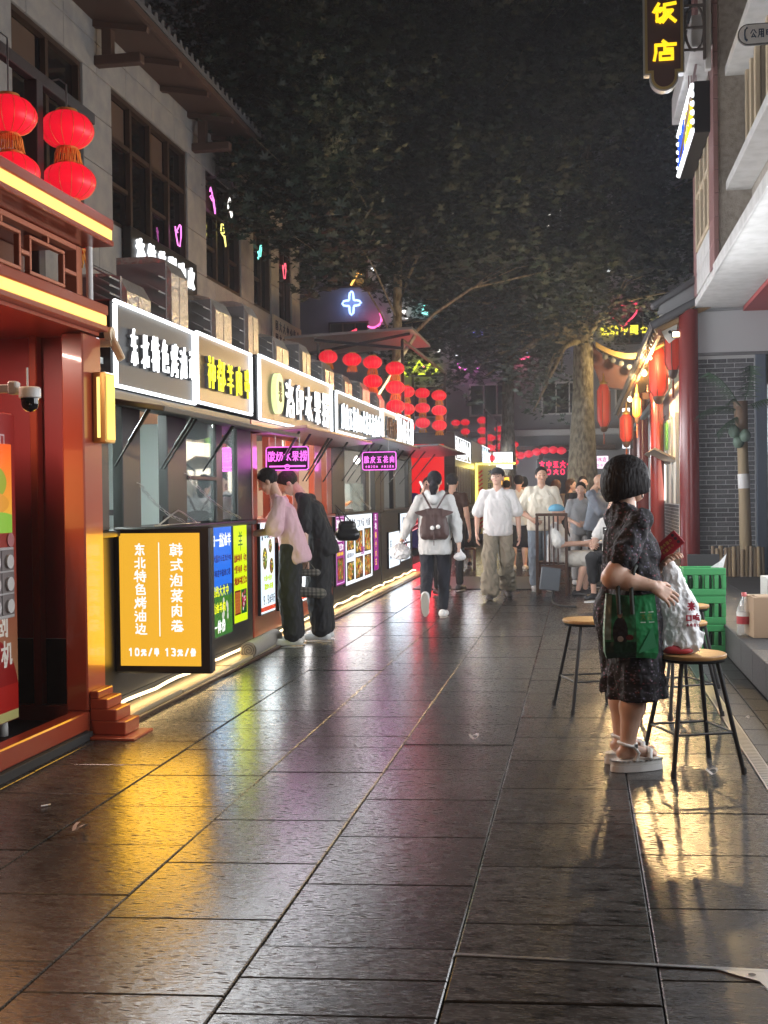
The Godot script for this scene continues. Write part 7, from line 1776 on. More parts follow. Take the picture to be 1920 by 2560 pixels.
	var hm := hair_mat(hk[1])
	if hk[0] != "bald":
		var b2 := Blob.new(); var hg := G.new()
		b2.fold = 0.005 * s; b2.fold_size = Vector3(45, 8, 45)
		b2.ell(H + hq * Vector3(0, 0.042, -0.014) * s, Vector3(0.085, 0.094, 0.102) * s, 0.02, hq)
		if hk[0] == "bob": b2.ell(H + hq * Vector3(0, -0.02, -0.02) * s, Vector3(0.105, 0.12, 0.105) * s, 0.03, hq)
		if hk[0] == "tail":
			b2.cap(H + hq * Vector3(0, 0.03, -0.11) * s, H + hq * Vector3(0, -0.06, -0.145) * s, 0.025 * s, 0.045 * s, 0.03); b2.cap(H + hq * Vector3(0, -0.06, -0.145) * s, H + hq * Vector3(0.01, -0.22, -0.13) * s, 0.045 * s, 0.02 * s, 0.03)
		if hk[0] == "long":
			for e in [-1, 0, 1]: b2.cap(H + hq * Vector3(0.06 * e, 0.0, -0.05) * s, H + hq * Vector3(0.07 * e, -0.26, -0.06) * s, 0.045 * s, 0.03 * s, 0.04)
		var low := {"short": -0.03, "tail": -0.4, "long": -0.5, "bob": -0.1}.get(hk[0], -0.03) as float
		b2.cut(H + hq * Vector3(0, 0.05, 0.05) * s, hq * Vector3(0, -0.5, 0.87)); b2.cut(H + hq * Vector3(0, low, 0) * s, hq * Vector3(0, -1, 0.15))
		b2.into(hg, o.get("headcell", 0.0105 if far else 0.008))
		part(n, "hair", hg, hm)
	# --- top
	if o.has("top"):
		var tp: Array = o.top
		var loose: float = tp[3]
		var b3 := Blob.new(); var tg := G.new()
		var across: Vector3 = (J.shL - J.shR).normalized()
		b3.fold = 0.009 * s
		b3.cap(J.shL, J.shR, 0.05 * fat, 0.05 * fat, 0.03)
		for e in [-1, 0, 1]:
			b3.cap(J.chest + across * 0.07 * e * fat, (J.pel as Vector3) + across * 0.065 * e * fat - (J.chest - J.pel).normalized() * tp[2], 0.1 * fat, (0.092 + loose * 0.2) * fat, 0.035)
			b3.cap(J.chest + across * 0.06 * e * fat, J.neck + across * 0.04 * e * fat - Vector3(0, 0.02, 0), 0.088 * fat, 0.036 * fat, 0.04)
		for q in ["L", "R"]:
			var e: Vector3 = J["el" + q]; var sh: Vector3 = J["sh" + q]; var ha: Vector3 = J["ha" + q]
			if tp[1] <= 1.0: b3.cap(sh, sh.lerp(e, tp[1]), 0.05 * fat, (0.056 + loose * 0.17) * fat, 0.02)
			else:
				b3.cap(sh, e, 0.05 * fat, (0.05 + loose * 0.1) * fat, 0.025); b3.cap(e, e.lerp(ha, tp[1] - 1.0), (0.05 + loose * 0.1) * fat, (0.036 + loose * 0.08) * fat, 0.02)
		var dn: Vector3 = (J.pel - J.chest).normalized()
		b3.cut(J.pel + dn * (tp[2] + 0.06), dn)
		b3.into(tg, cell * 0.8)
		var tn := part(n, "shirt", tg, o.get("topmat", cloth(tp[0])))
		if o.get("hood", false):
			var hd := G.new(); var b6 := Blob.new()
			b6.cap(J.neck + Vector3(-0.09, 0.02, 0.03) * s, J.neck + Vector3(0, -0.06, -0.12) * s, 0.035 * s, 0.05 * s, 0.04); b6.cap(J.neck + Vector3(0.09, 0.02, 0.03) * s, J.neck + Vector3(0, -0.06, -0.12) * s, 0.035 * s, 0.05 * s, 0.04)
			b6.into(hd, 0.012); part(n, "hood", hd, cloth(tp[0]))
	# --- legs
	if o.has("legs"):
		var lg: Array = o.legs
		var w: float = lg[2]
		var b4 := Blob.new(); var pg := G.new()
		b4.fold = (0.014 if lg.size() > 3 else 0.009) * s
		b4.cap(J.hiL, J.hiR, (0.093 + w * 0.1) * fat, (0.093 + w * 0.1) * fat, 0.03)
		b4.cap(J.pel, (J.hiL + J.hiR) * 0.5, 0.1 * fat, 0.095 * fat, 0.04)
		for q in ["L", "R"]:
			var hi: Vector3 = J["hi" + q]; var kn: Vector3 = J["kn" + q]; var an: Vector3 = J["an" + q]
			if lg[1] <= 1.0: b4.cap(hi, hi.lerp(kn, lg[1]), (0.084 + w * 0.4) * fat, (0.072 + w) * fat, 0.02)
			else:
				b4.cap(hi, kn, (0.084 + w * 0.3) * fat, (0.058 + w * 0.8) * fat, 0.02); b4.cap(kn, kn.lerp(an, minf(lg[1] - 1.0, 0.9)), (0.058 + w * 0.8) * fat, (0.044 + w * 0.85) * fat, 0.015)
				if lg.size() > 3: # cargo pockets and gathered folds
					var side := signf(kn.x) * 0.085 * fat
					b4.ell(hi.lerp(kn, 0.8) + Vector3(side, 0, 0), Vector3(0.025, 0.08, 0.06) * fat, 0.02)
					for k in 4: b4.cap(kn.lerp(an, 0.45 + 0.16 * k) + Vector3(-0.06, 0.01 * (k % 2), 0.02), kn.lerp(an, 0.5 + 0.16 * k) + Vector3(0.06, 0, 0.02), (0.03 + w * 0.8) * fat, (0.034 + w * 0.8) * fat, 0.02)
		b4.into(pg, cell * 0.8)
		part(n, "trousers" if lg[1] > 1.0 else "shorts", pg, o.get("legmat", cloth(lg[0])))
	# --- shoes
	if o.has("shoes"):
		for q in ["L", "R"]:
			var f: Vector3 = (J["ft" + q] as Vector3).normalized()
			var an: Vector3 = J["an" + q]
			var up := Vector3.UP - f * f.y
			up = up.normalized() if up.length() > 0.1 else Vector3.BACK
			var b5 := Blob.new(); var sg2 := G.new()
			var dn := -up * 0.085 * s
			b5.cap(an + dn * 0.3 - f * 0.03 * s, an + dn * 0.5 + f * 0.02 * s, 0.042 * s, 0.045 * s, 0.02)
			b5.cap(an + dn * 0.55 - f * 0.045 * s, an + dn * 0.6 + f * 0.15 * s, 0.042 * s, 0.042 * s, 0.03)
			b5.cut(an + dn * 0.82, -up)
			b5.into(sg2, 0.011)
			var sh := part(n, "shoe", sg2, mat(o.shoes, 0.5))
			var so := G.new()
			var ol := PackedVector2Array()
			var sd := up.cross(f).normalized()
			for k in 18:
				var a := TAU * k / 18.0
				ol.append(Vector2(cos(a) * 0.047 * s, (0.05 + sin(a) * 0.145) * s))
			so.prism(ol, an + dn * 1.0, sd, f, 0.016 * s)
			part(sh, "sole", so, mat(o.get("sole", Color(0.7, 0.7, 0.68)), 0.6))
	if o.get("cap", false):
		var cg := G.new(); var b7 := Blob.new()
		b7.ell(H + hq * Vector3(0, 0.055, -0.012) * s, Vector3(0.092, 0.085, 0.108) * s, 0.01, hq)
		b7.cut(H + hq * Vector3(0, 0.045, 0) * s, hq * Vector3(0, -1, 0.0))
		b7.into(cg, 0.007)
		var bp := PackedVector2Array()
		for k in 11:
			var a := PI * k / 10.0
			bp.append(Vector2(cos(a) * 0.078, sin(a) * 0.085))
		cg.prism(bp, H + hq * Vector3(0, 0.045, 0.07) * s, hq * Vector3(1, 0, 0), hq * Vector3(0, -0.22, 1), 0.006)
		part(n, "cap", cg, cloth(Color(0.012, 0.012, 0.013), 0.3))
	return n
func people() -> void:
	var white := Color(0.62, 0.62, 0.6); var black := Color(0.014, 0.014, 0.015)
	var j: Dictionary
	the_woman()
	# woman with the backpack, walking away
	j = stand()
	j.knL = Vector3(0.1, 0.5, 0.06); j.anL = Vector3(0.09, 0.26, -0.3); j.ftL = Vector3(0, -0.95, 0.25); j.knR = Vector3(-0.09, 0.49, 0.1); j.anR = Vector3(-0.08, 0.085, 0.06)
	j.elL = Vector3(0.29, 1.12, -0.03); j.haL = Vector3(0.4, 0.9, 0.04); j.elR = Vector3(-0.25, 1.1, -0.06); j.haR = Vector3(-0.28, 0.85, -0.06); j.curl = 0.7
	figure("woman with a ponytail and brown backpack walking away in a white tunic", Vector3(-1.65, 0, -13.2), PI + 0.04, 1.68, j, {"hair": ["tail", Color(0.01, 0.009, 0.012)], "top": [Color(0.56, 0.57, 0.56), 1.75, 0.14, 0.12], "hood": true, "legs": [Color(0.012, 0.014, 0.022), 1.95, 0.012], "shoes": Color(0.7, 0.7, 0.68), "sole": Color(0.5, 0.48, 0.42), "noface": true, "fat": 1.08, "cell": 0.015})
	var bp := thing("backpack", "brown leather drawstring backpack with two white fluffy charms", "backpack", Vector3(-1.635, 1.0, -13.03), 0.02)
	var bb := Blob.new(); var g := G.new()
	bb.fold = 0.006; bb.cap(Vector3(-0.105, -0.04, 0), Vector3(0.105, -0.04, 0), 0.06, 0.06, 0.03); bb.cap(Vector3(-0.1, 0.04, 0), Vector3(0.1, 0.04, 0), 0.062, 0.062, 0.06); bb.cap(Vector3(-0.085, 0.13, 0), Vector3(0.085, 0.13, 0), 0.058, 0.058, 0.06); bb.cap(Vector3(-0.075, 0.22, -0.01), Vector3(0.075, 0.22, -0.01), 0.04, 0.04, 0.05)
	bb.into(g, 0.012)
	var lea := cloth(Color(0.075, 0.042, 0.038), 0.5, 0.45)
	part(bp, "bag_body", g, lea)
	for e in [-1, 1]:
		part(bp, "strap", G.new().bar(Vector3(0.03 * e, 0.25, 0.02), Vector3(0.14 * e, 0.44, -0.04), 0.03, 0.012, 0.004), lea)
		part(bp, "side_flap", G.new().prism(PackedVector2Array([Vector2(0, 0), Vector2(0.13 * e, -0.03), Vector2(0.12 * e, -0.05), Vector2(0.0, -0.1)]), Vector3(0.09 * e, 0.25, 0.03), Vector3.RIGHT, Vector3.UP, 0.008), lea)
		part(bp, "charm", G.new().lathe(Vector3(0.018 + 0.032 * e, 0.045 + 0.006 * e, 0.085), [Vector2(0, -0.026), Vector2(0.02, -0.018), Vector2(0.026, 0), Vector2(0.02, 0.018), Vector2(0, 0.026)], 12), M.white)
	part(bp, "drawstring", G.new().tube([Vector3(0.0, 0.24, 0.06), Vector3(0.005, 0.1, 0.075), Vector3(0.0, -0.1, 0.075), Vector3(0.0, -0.16, 0.07)], 0.005, 6), lea)
	plastic_bag("bulging clear white carrier bag in the backpack woman's left hand", Vector3(-2.06, 0.67, -13.22), 0.13, 0.24, "", Vector3(-2.05, 0.87, -13.2))
	plastic_bag("small knotted white bag hanging from the backpack woman's right hand", Vector3(-1.36, 0.66, -13.15), 0.07, 0.12, "", Vector3(-1.36, 0.8, -13.15))
	var ph := thing("phone", "grey phone held flat in the backpack woman's left hand", "phone", Vector3(-2.02, 0.85, -13.24), 0.5)
	part(ph, "case", G.new().box(Vector3.ZERO, Vector3(0.16, 0.012, 0.08), 0.005, Basis(Vector3.BACK, 0.3)), mat(Color(0.1, 0.1, 0.1), 0.3))
	# young man in a cap
	j = stand()
	j.knR = Vector3(-0.11, 0.49, 0.08); j.anR = Vector3(-0.12, 0.085, 0.1); j.knL = Vector3(0.11, 0.5, 0.02); j.anL = Vector3(0.13, 0.13, -0.28); j.ftL = Vector3(0.15, -0.4, 1)
	j.elR = Vector3(-0.26, 1.1, -0.06); j.haR = Vector3(-0.27, 0.86, -0.02); j.elL = Vector3(0.26, 1.1, -0.02); j.haL = Vector3(0.27, 0.85, 0.06); j.look = Vector2(-0.3, -0.14)
	figure("young man in a black cap, white henley and baggy khaki cargo trousers", Vector3(-1.1, 0, -15.6), 0.12, 1.76, j, {"skin": Color(0.56, 0.34, 0.25), "top": [Color(0.66, 0.66, 0.65), 0.85, 0.06, 0.16], "legs": [Color(0.27, 0.24, 0.18), 1.97, 0.035, 1], "shoes": Color(0.06, 0.05, 0.045), "sole": Color(0.08, 0.07, 0.06), "cap": true, "cell": 0.015, "fat": 1.02, "headcell": 0.0065})
	# two men bent over the second stall's counter
	j = stand()
	j.pel = Vector3(0, 0.94, -0.02); j.chest = Vector3(0, 1.23, 0.06); j.neck = Vector3(0, 1.405, 0.14); j.head = Vector3(0, 1.53, 0.21); j.shL = Vector3(0.175, 1.345, 0.09); j.shR = Vector3(-0.175, 1.345, 0.09)
	j.elL = Vector3(0.23, 1.08, 0.14); j.haL = Vector3(0.14, 1.04, 0.44); j.elR = Vector3(-0.24, 1.06, 0.25); j.haR = Vector3(-0.16, 1.14, 0.46); j.fgL = Vector3(-0.3, 0, 1); j.fgR = Vector3(0.3, 0, 1); j.look = Vector2(0, 0.55)
	figure("man in a pink T-shirt bending over the orange stall's counter", Vector3(-2.7, 0, -10.66), -1.42, 1.72, j, {"top": [Color(0.6, 0.38, 0.42), 0.9, 0.12, 0.18], "legs": [black, 1.9, 0.055], "shoes": Color(0.55, 0.53, 0.48), "noface": true, "fat": 1.0, "cell": 0.015})
	j.chest = Vector3(0, 1.22, 0.08); j.neck = Vector3(0, 1.385, 0.19); j.head = Vector3(0, 1.48, 0.29); j.shL = Vector3(0.185, 1.33, 0.12); j.shR = Vector3(-0.185, 1.33, 0.12); j.elL = Vector3(0.24, 1.0, 0.12); j.haL = Vector3(0.25, 0.78, 0.1); j.fgL = Vector3(0, -1, 0.1); j.look = Vector2(0.1, 0.8); j.curl = 0.9
	figure("stout man in a black T-shirt bowing his head toward the counter", Vector3(-2.52, 0, -11.1), -1.5, 1.76, j, {"hair": ["short", Color(0.03, 0.02, 0.015)], "top": [black, 0.8, 0.1, 0.08], "legs": [black, 1.9, 0.055], "shoes": Color(0.6, 0.6, 0.58), "noface": true, "fat": 1.08, "cell": 0.015})
	var pl := thing("plaid_bag", "grey plaid cloth bag hanging from the stout man's hand", "bag", Vector3(-2.55, 0.46, -10.8), 0.3)
	var im := pic(128, 128, Color(0.5, 0.48, 0.44))
	for k in 5:
		for w in 2: im.fill_rect(Rect2i(k * 26 + w * 6, 0, 3, 128), Color(0.12, 0.12, 0.12)); im.fill_rect(Rect2i(0, k * 26 + w * 6, 128, 3), Color(0.12, 0.12, 0.12))
	var pm := StandardMaterial3D.new(); pm.albedo_texture = tex(im); pm.roughness = 0.9; tri(pm, Vector3(5, 5, 5), false)
	bb = Blob.new(); g = G.new()
	bb.cap(Vector3(-0.1, 0.04, 0), Vector3(0.1, 0.02, 0), 0.05, 0.05, 0.03); bb.cap(Vector3(-0.08, 0.22, 0), Vector3(0.06, 0.22, 0), 0.035, 0.035, 0.08); bb.into(g, 0.012)
	part(pl, "bag_body", g, pm); part(pl, "handle", G.new().tube([Vector3(-0.06, 0.24, 0), Vector3(-0.02, 0.33, 0), Vector3(0.05, 0.24, 0)], 0.008, 6), pm)
	var bg := thing("shoulder_bag", "black shoulder bag with flowers behind the stout man's back", "bag", Vector3(-2.3, 1.02, -11.35), 0.3)
	bb = Blob.new(); g = G.new(); bb.cap(Vector3(-0.07, 0, 0), Vector3(0.07, 0, 0), 0.06, 0.06, 0.03); bb.cap(Vector3(-0.05, 0.1, 0), Vector3(0.05, 0.1, 0), 0.04, 0.04, 0.05); bb.into(g, 0.012)
	part(bg, "bag_body", g, mat(Color(0.02, 0.02, 0.02), 0.3)); part(bg, "strap", G.new().tube([Vector3(-0.06, 0.12, 0), Vector3(-0.12, 0.3, 0.02), Vector3(0.05, 0.12, 0)], 0.008, 6), mat(Color(0.02, 0.02, 0.02), 0.4))
	# woman on the phone, man in a waistcoat
	j = stand(); j.elR = Vector3(-0.26, 1.16, 0.1); j.haR = Vector3(-0.11, 1.5, 0.1); j.fgR = Vector3(0.1, 0.9, 0.1); j.look = Vector2(0.45, 0.0)
	figure("woman in black with her hair up, phone to her ear", Vector3(-2.1, 0, -16.2), 0.35, 1.66, j, {"skin": Color(0.55, 0.33, 0.25), "hair": ["tail", Color(0.012, 0.01, 0.01)], "top": [black, 1.6, 0.05, 0.05], "legs": [black, 1.9, 0.0], "shoes": Color(0.05, 0.01, 0.01)})
	ph = thing("phone", "white phone at the ear of the woman in black", "phone", Vector3(-2.185, 1.54, -16.08), 0.5)
	part(ph, "case", G.new().box(Vector3.ZERO, Vector3(0.014, 0.15, 0.075), 0.005, Basis(Vector3.BACK, 0.4)), M.white)
	figure("man in a dark brown waistcoat seen from behind the ponytail", Vector3(-1.86, 0, -17.0), PI - 0.2, 1.72, stand(), {"top": [Color(0.06, 0.03, 0.02), 0.4, 0.03, 0.04], "legs": [black, 1.9, 0.01], "shoes": Color(0.02, 0.02, 0.02), "noface": true})
	# man with keys
	j = stand(); j.elR = Vector3(-0.29, 1.1, -0.02); j.haR = Vector3(-0.14, 0.98, 0.16); j.fgR = Vector3(0.75, -0.4, 0.45); j.pmR = Vector3(0, 0.3, -1); j.curl = 0.9; j.look = Vector2(0.05, 0.0)
	figure("broad man facing the camera in a white T-shirt with a small emblem, pale jeans", Vector3(-0.56, 0, -17.0), 0.1, 1.8, j, {"skin": Color(0.54, 0.32, 0.22), "top": [Color(0.7, 0.66, 0.55), 0.85, 0.06, 0.12], "legs": [Color(0.2, 0.25, 0.3), 1.95, 0.03], "shoes": Color(0.5, 0.5, 0.5), "fat": 1.14, "cell": 0.015, "headcell": 0.0065})
	var em := thing("key_fob", "black ring of keys in the broad man's hand", "keys", Vector3(-0.62, 0.98, -16.76))
	part(em, "fob", G.new().lathe(Vector3.ZERO, [Vector2(0.018, -0.01), Vector2(0.03, -0.006), Vector2(0.03, 0.006), Vector2(0.018, 0.01)], 12, Basis(Vector3.RIGHT, PI / 2)), M.black)
	# youth in shorts from behind
	var yo := figure("youth seen from behind in a printed white T-shirt and black shorts", Vector3(-1.13, 0, -21.6), PI, 1.76, stand(), {"top": [white, 0.8, 0.08, 0.14], "legs": [black, 0.95, 0.04], "shoes": Color(0.55, 0.5, 0.45), "noface": true, "fat": 1.08})
	g = G.new()
	letters(g, "文国", Vector3(-0.07, 1.33, -0.165), Vector3(0.14, 0, 0), Vector3.LEFT, Vector3.UP, Vector2(0.1, 0.05), 0.008, 0.004); letters(g, "TOHA", Vector3(0.12, 1.12, -0.175), Vector3(-0.08, 0, 0), Vector3.LEFT, Vector3.UP, Vector2(0.06, 0.06), 0.012, 0.004)
	part(yo, "shirt_print", g, mat(Color(0.2, 0.2, 0.2), 0.8))
	# man in the blue shower cap, seated sideways
	j = sit(); j.look = Vector2(0.1, 0.1); j.haL = Vector3(0.1, 0.7, 0.42); j.haR = Vector3(-0.14, 0.74, 0.44); j.anR = Vector3(-0.12, 0.085, 0.3); j.ftR = Vector3(-0.3, 0, 1)
	var sm := figure("seated man in white with a blue net cap and black trainers", Vector3(-0.33, -0.02, -16.38), 1.4, 1.72, j, {"hair": ["bald", black], "top": [Color(0.66, 0.67, 0.66), 0.85, 0.02, 0.12], "legs": [Color(0.5, 0.49, 0.45), 0.98, 0.03], "shoes": Color(0.015, 0.015, 0.016), "sole": Color(0.7, 0.7, 0.7), "fat": 1.12, "cell": 0.015})
	bb = Blob.new(); g = G.new(); bb.ell(Vector3(0, 1.21, -0.005), Vector3(0.105, 0.075, 0.115), 0.01); bb.cut(Vector3(0, 1.185, 0), Vector3(0, -1, 0)); bb.into(g, 0.009)
	part(sm, "net_cap", g, cloth(Color(0.12, 0.34, 0.5), 0.8))
	# the group round the small tables
	j = stand(); j.haL = Vector3(0.05, 1.0, 0.25); j.haR = Vector3(-0.05, 1.0, 0.25); j.fgL = Vector3(-1, 0, 0.3); j.fgR = Vector3(1, 0, 0.3); j.look = Vector2(-0.2, 0.1)
	figure("girl with a fringe in a grey T-shirt facing down the street", Vector3(0.0, 0, -18.1), 0.1, 1.58, j, {"skin": Color(0.56, 0.35, 0.26), "hair": ["tail", Color(0.012, 0.01, 0.01)], "top": [Color(0.3, 0.32, 0.34), 0.7, 0.05, 0.1], "legs": [Color(0.4, 0.4, 0.4), 1.9, 0.02], "shoes": white, "group": "diners by the columns", "headcell": 0.0065})
	j = stand(); j.elR = Vector3(-0.24, 1.12, 0.16); j.haR = Vector3(-0.1, 1.08, 0.4); j.fgR = Vector3(0, 0.1, 1); j.chest = Vector3(0, 1.22, 0.05); j.head = Vector3(0, 1.55, 0.09); j.look = Vector2(-0.2, 0.15)
	figure("bald man in a blue grey shirt leaning to the right", Vector3(0.2, 0, -17.75), 1.25, 1.72, j, {"skin": Color(0.54, 0.32, 0.21), "hair": ["bald", black], "top": [Color(0.22, 0.25, 0.3), 1.3, 0.05, 0.12], "legs": [black, 1.9, 0.02], "shoes": black, "fat": 1.12, "group": "diners by the columns", "headcell": 0.0065})
	figure("woman with long brown hair in profile near the tree trunk", Vector3(-0.19, 0, -22.0), 1.35, 1.68, stand(), {"hair": ["long", Color(0.05, 0.025, 0.015)], "top": [black, 1.5, 0.05, 0.05], "legs": [black, 1.9, 0.0], "shoes": black, "group": "diners by the columns"})
	figure("person with reddish brown hair turned away beside the broad man", Vector3(-0.47, 0, -22.6), 2.6, 1.68, stand(), {"hair": ["bob", Color(0.07, 0.03, 0.018)], "top": [Color(0.1, 0.07, 0.05), 1.0, 0.05, 0.05], "legs": [black, 1.9, 0.0], "shoes": black, "noface": true, "group": "diners by the columns"})
	figure("woman with a dark parting above the girl in grey", Vector3(0.04, 0, -20.2), 0.1, 1.7, stand(), {"skin": Color(0.55, 0.36, 0.28), "hair": ["tail", black], "top": [black, 1.0, 0.05, 0.05], "legs": [black, 1.9, 0.0], "shoes": black, "group": "diners by the columns"})
	j = sit(); j.elL = Vector3(0.22, 0.75, 0.2); j.haL = Vector3(0.06, 1.02, 0.2); j.fgL = Vector3(-0.2, 1, 0.0); j.curl = 1.2
	var dn := figure("diner in a white T-shirt with dark print raising a hand to the chin", Vector3(0.42, 0.12, -14.4), -0.5, 1.68, j, {"top": [white, 0.7, 0.02, 0.1], "legs": [black, 1.6, 0.02], "shoes": black, "group": "diners by the columns"})
	g = G.new(); letters(g, "FH", Vector3(-0.06, 0.83, 0.14), Vector3(0.1, 0, 0), Vector3.RIGHT, Vector3.UP, Vector2(0.08, 0.07), 0.018, 0.01); part(dn, "shirt_print", g, black_cloth())
	var ds := thing("dining_stool", "plain stool under the diner in the printed T-shirt", "stool", Vector3(0.42, 0, -14.42), 0.0)
	part(ds, "seat", G.new().box(Vector3(0, 0.5, 0), Vector3(0.36, 0.04, 0.36), 0.01), M.wood_dark)
	for q in [[-1, -1], [1, -1], [-1, 1], [1, 1]]: part(ds, "leg", G.new().box(Vector3(0.15 * q[0], 0.24, 0.15 * q[1]), Vector3(0.03, 0.478, 0.03), 0.004), M.wood_dark)
	# by the dark stalls
	j = sit()
	var se := figure("customer seated with the back turned, black top and white floral trousers", Vector3(-2.15, 0.02, -22.2), PI + 0.3, 1.6, j, {"hair": ["short", black], "top": [black, 0.9, 0.02, 0.08], "legs": [Color(0.4, 0.38, 0.36), 1.7, 0.03], "shoes": black, "noface": true, "legmat": floral(Color(0.55, 0.52, 0.5), [Color(0.1, 0.08, 0.08), Color(0.35, 0.08, 0.08)], 90, 5.0)})
	var lo := thing("low_stool", "low plastic stool under the seated customer in floral trousers", "stool", Vector3(-2.15, 0, -22.2), 0.0)
	part(lo, "seat", G.new().box(Vector3(0, 0.38, 0), Vector3(0.32, 0.03, 0.32), 0.01), M.brown)
	for q in [[-1, -1], [1, -1], [-1, 1], [1, 1]]: part(lo, "leg", G.new().box(Vector3(0.13 * q[0], 0.18, 0.13 * q[1]), Vector3(0.03, 0.36, 0.03), 0.004), M.brown)
	figure("figure in dark clothes walking off beyond the youth in shorts", Vector3(-1.6, 0, -25.5), PI, 1.72, stand(), {"top": [black, 1.7, 0.05, 0.05], "legs": [black, 1.9, 0.01], "shoes": black, "noface": true, "cell": 0.022})
	figure("tall figure with thick dark hair before the last lit signs", Vector3(-1.35, 0, -28.0), PI, 1.84, stand(), {"hair": ["bob", black], "top": [Color(0.03, 0.03, 0.035), 1.7, 0.05, 0.05], "legs": [black, 1.9, 0.01], "shoes": black, "noface": true, "cell": 0.022})
func black_cloth() -> StandardMaterial3D: return mat(Color(0.015, 0.015, 0.016), 0.85)
func floral(base: Color, cs: Array, n: int, sc: float) -> StandardMaterial3D:
	var im := pic(512, 512, base)
	var r := rnd(n)
	for k in n:
		var p := Vector2(r.randf() * 500 + 6, r.randf() * 500 + 6); var c: Color = cs[r.randi() % cs.size()]
		var s := r.randf_range(2.5, 6.0)
		for q in 5: blot(im, p + Vector2(cos(q * 1.257 + k), sin(q * 1.257 + k)) * s, Vector2(s * 0.75, s * 0.75), c.lerp(base, r.randf() * 0.4))
		blot(im, p, Vector2(s * 0.4, s * 0.4), c.lerp(Color.WHITE, 0.4))
	var m := StandardMaterial3D.new()
	m.albedo_texture = tex(im); m.roughness = 0.8
	m.heightmap_enabled = true; m.heightmap_texture = M.folds; m.heightmap_scale = 2.0
	m.rim_enabled = true; m.rim = 0.04
	return tri(m, Vector3(sc, sc, sc), false)
func plastic_bag(label: String, at: Vector3, w: float, h: float, text: String, knot: Vector3) -> Node3D:
	var t := thing("plastic_bag", label, "plastic bag", at)
	var b := Blob.new(); var g := G.new()
	var r := rnd(int(w * 1000))
	b.ell(Vector3(0, h * 0.36, 0), Vector3(w * 0.95, h * 0.36, w * 0.75), 0.02)
	for k in 5: b.ell(Vector3(r.randf_range(-0.4, 0.4) * w, h * r.randf_range(0.2, 0.45), r.randf_range(-0.3, 0.3) * w), Vector3(w * 0.65, h * 0.22, w * 0.55), 0.015)
	b.cap(Vector3(0, h * 0.5, 0), knot - at, w * 0.55, w * 0.12, 0.03)
	b.fold = w * 0.08; b.fold_size = Vector3.ONE * 2.2 / w
	b.cut(Vector3(0, 0.002, 0), Vector3(0, -1, 0))
	b.into(g, maxf(0.006, w * 0.06))
	part(t, "film", g, M.get("film", film()))
	return t
func film() -> StandardMaterial3D:
	var m := StandardMaterial3D.new()
	m.albedo_color = col(Color(0.82, 0.83, 0.84)); m.roughness = 0.28
	m.backlight_enabled = true; m.backlight = col(Color(0.35, 0.35, 0.35))
	m.heightmap_enabled = true; m.heightmap_texture = noise_tex(111, 0.012, 512, [], false, 4.0, 4); m.heightmap_scale = 1.1
	tri(m, Vector3(3.5, 2.2, 3.5), false)
	M.film = m
	return m
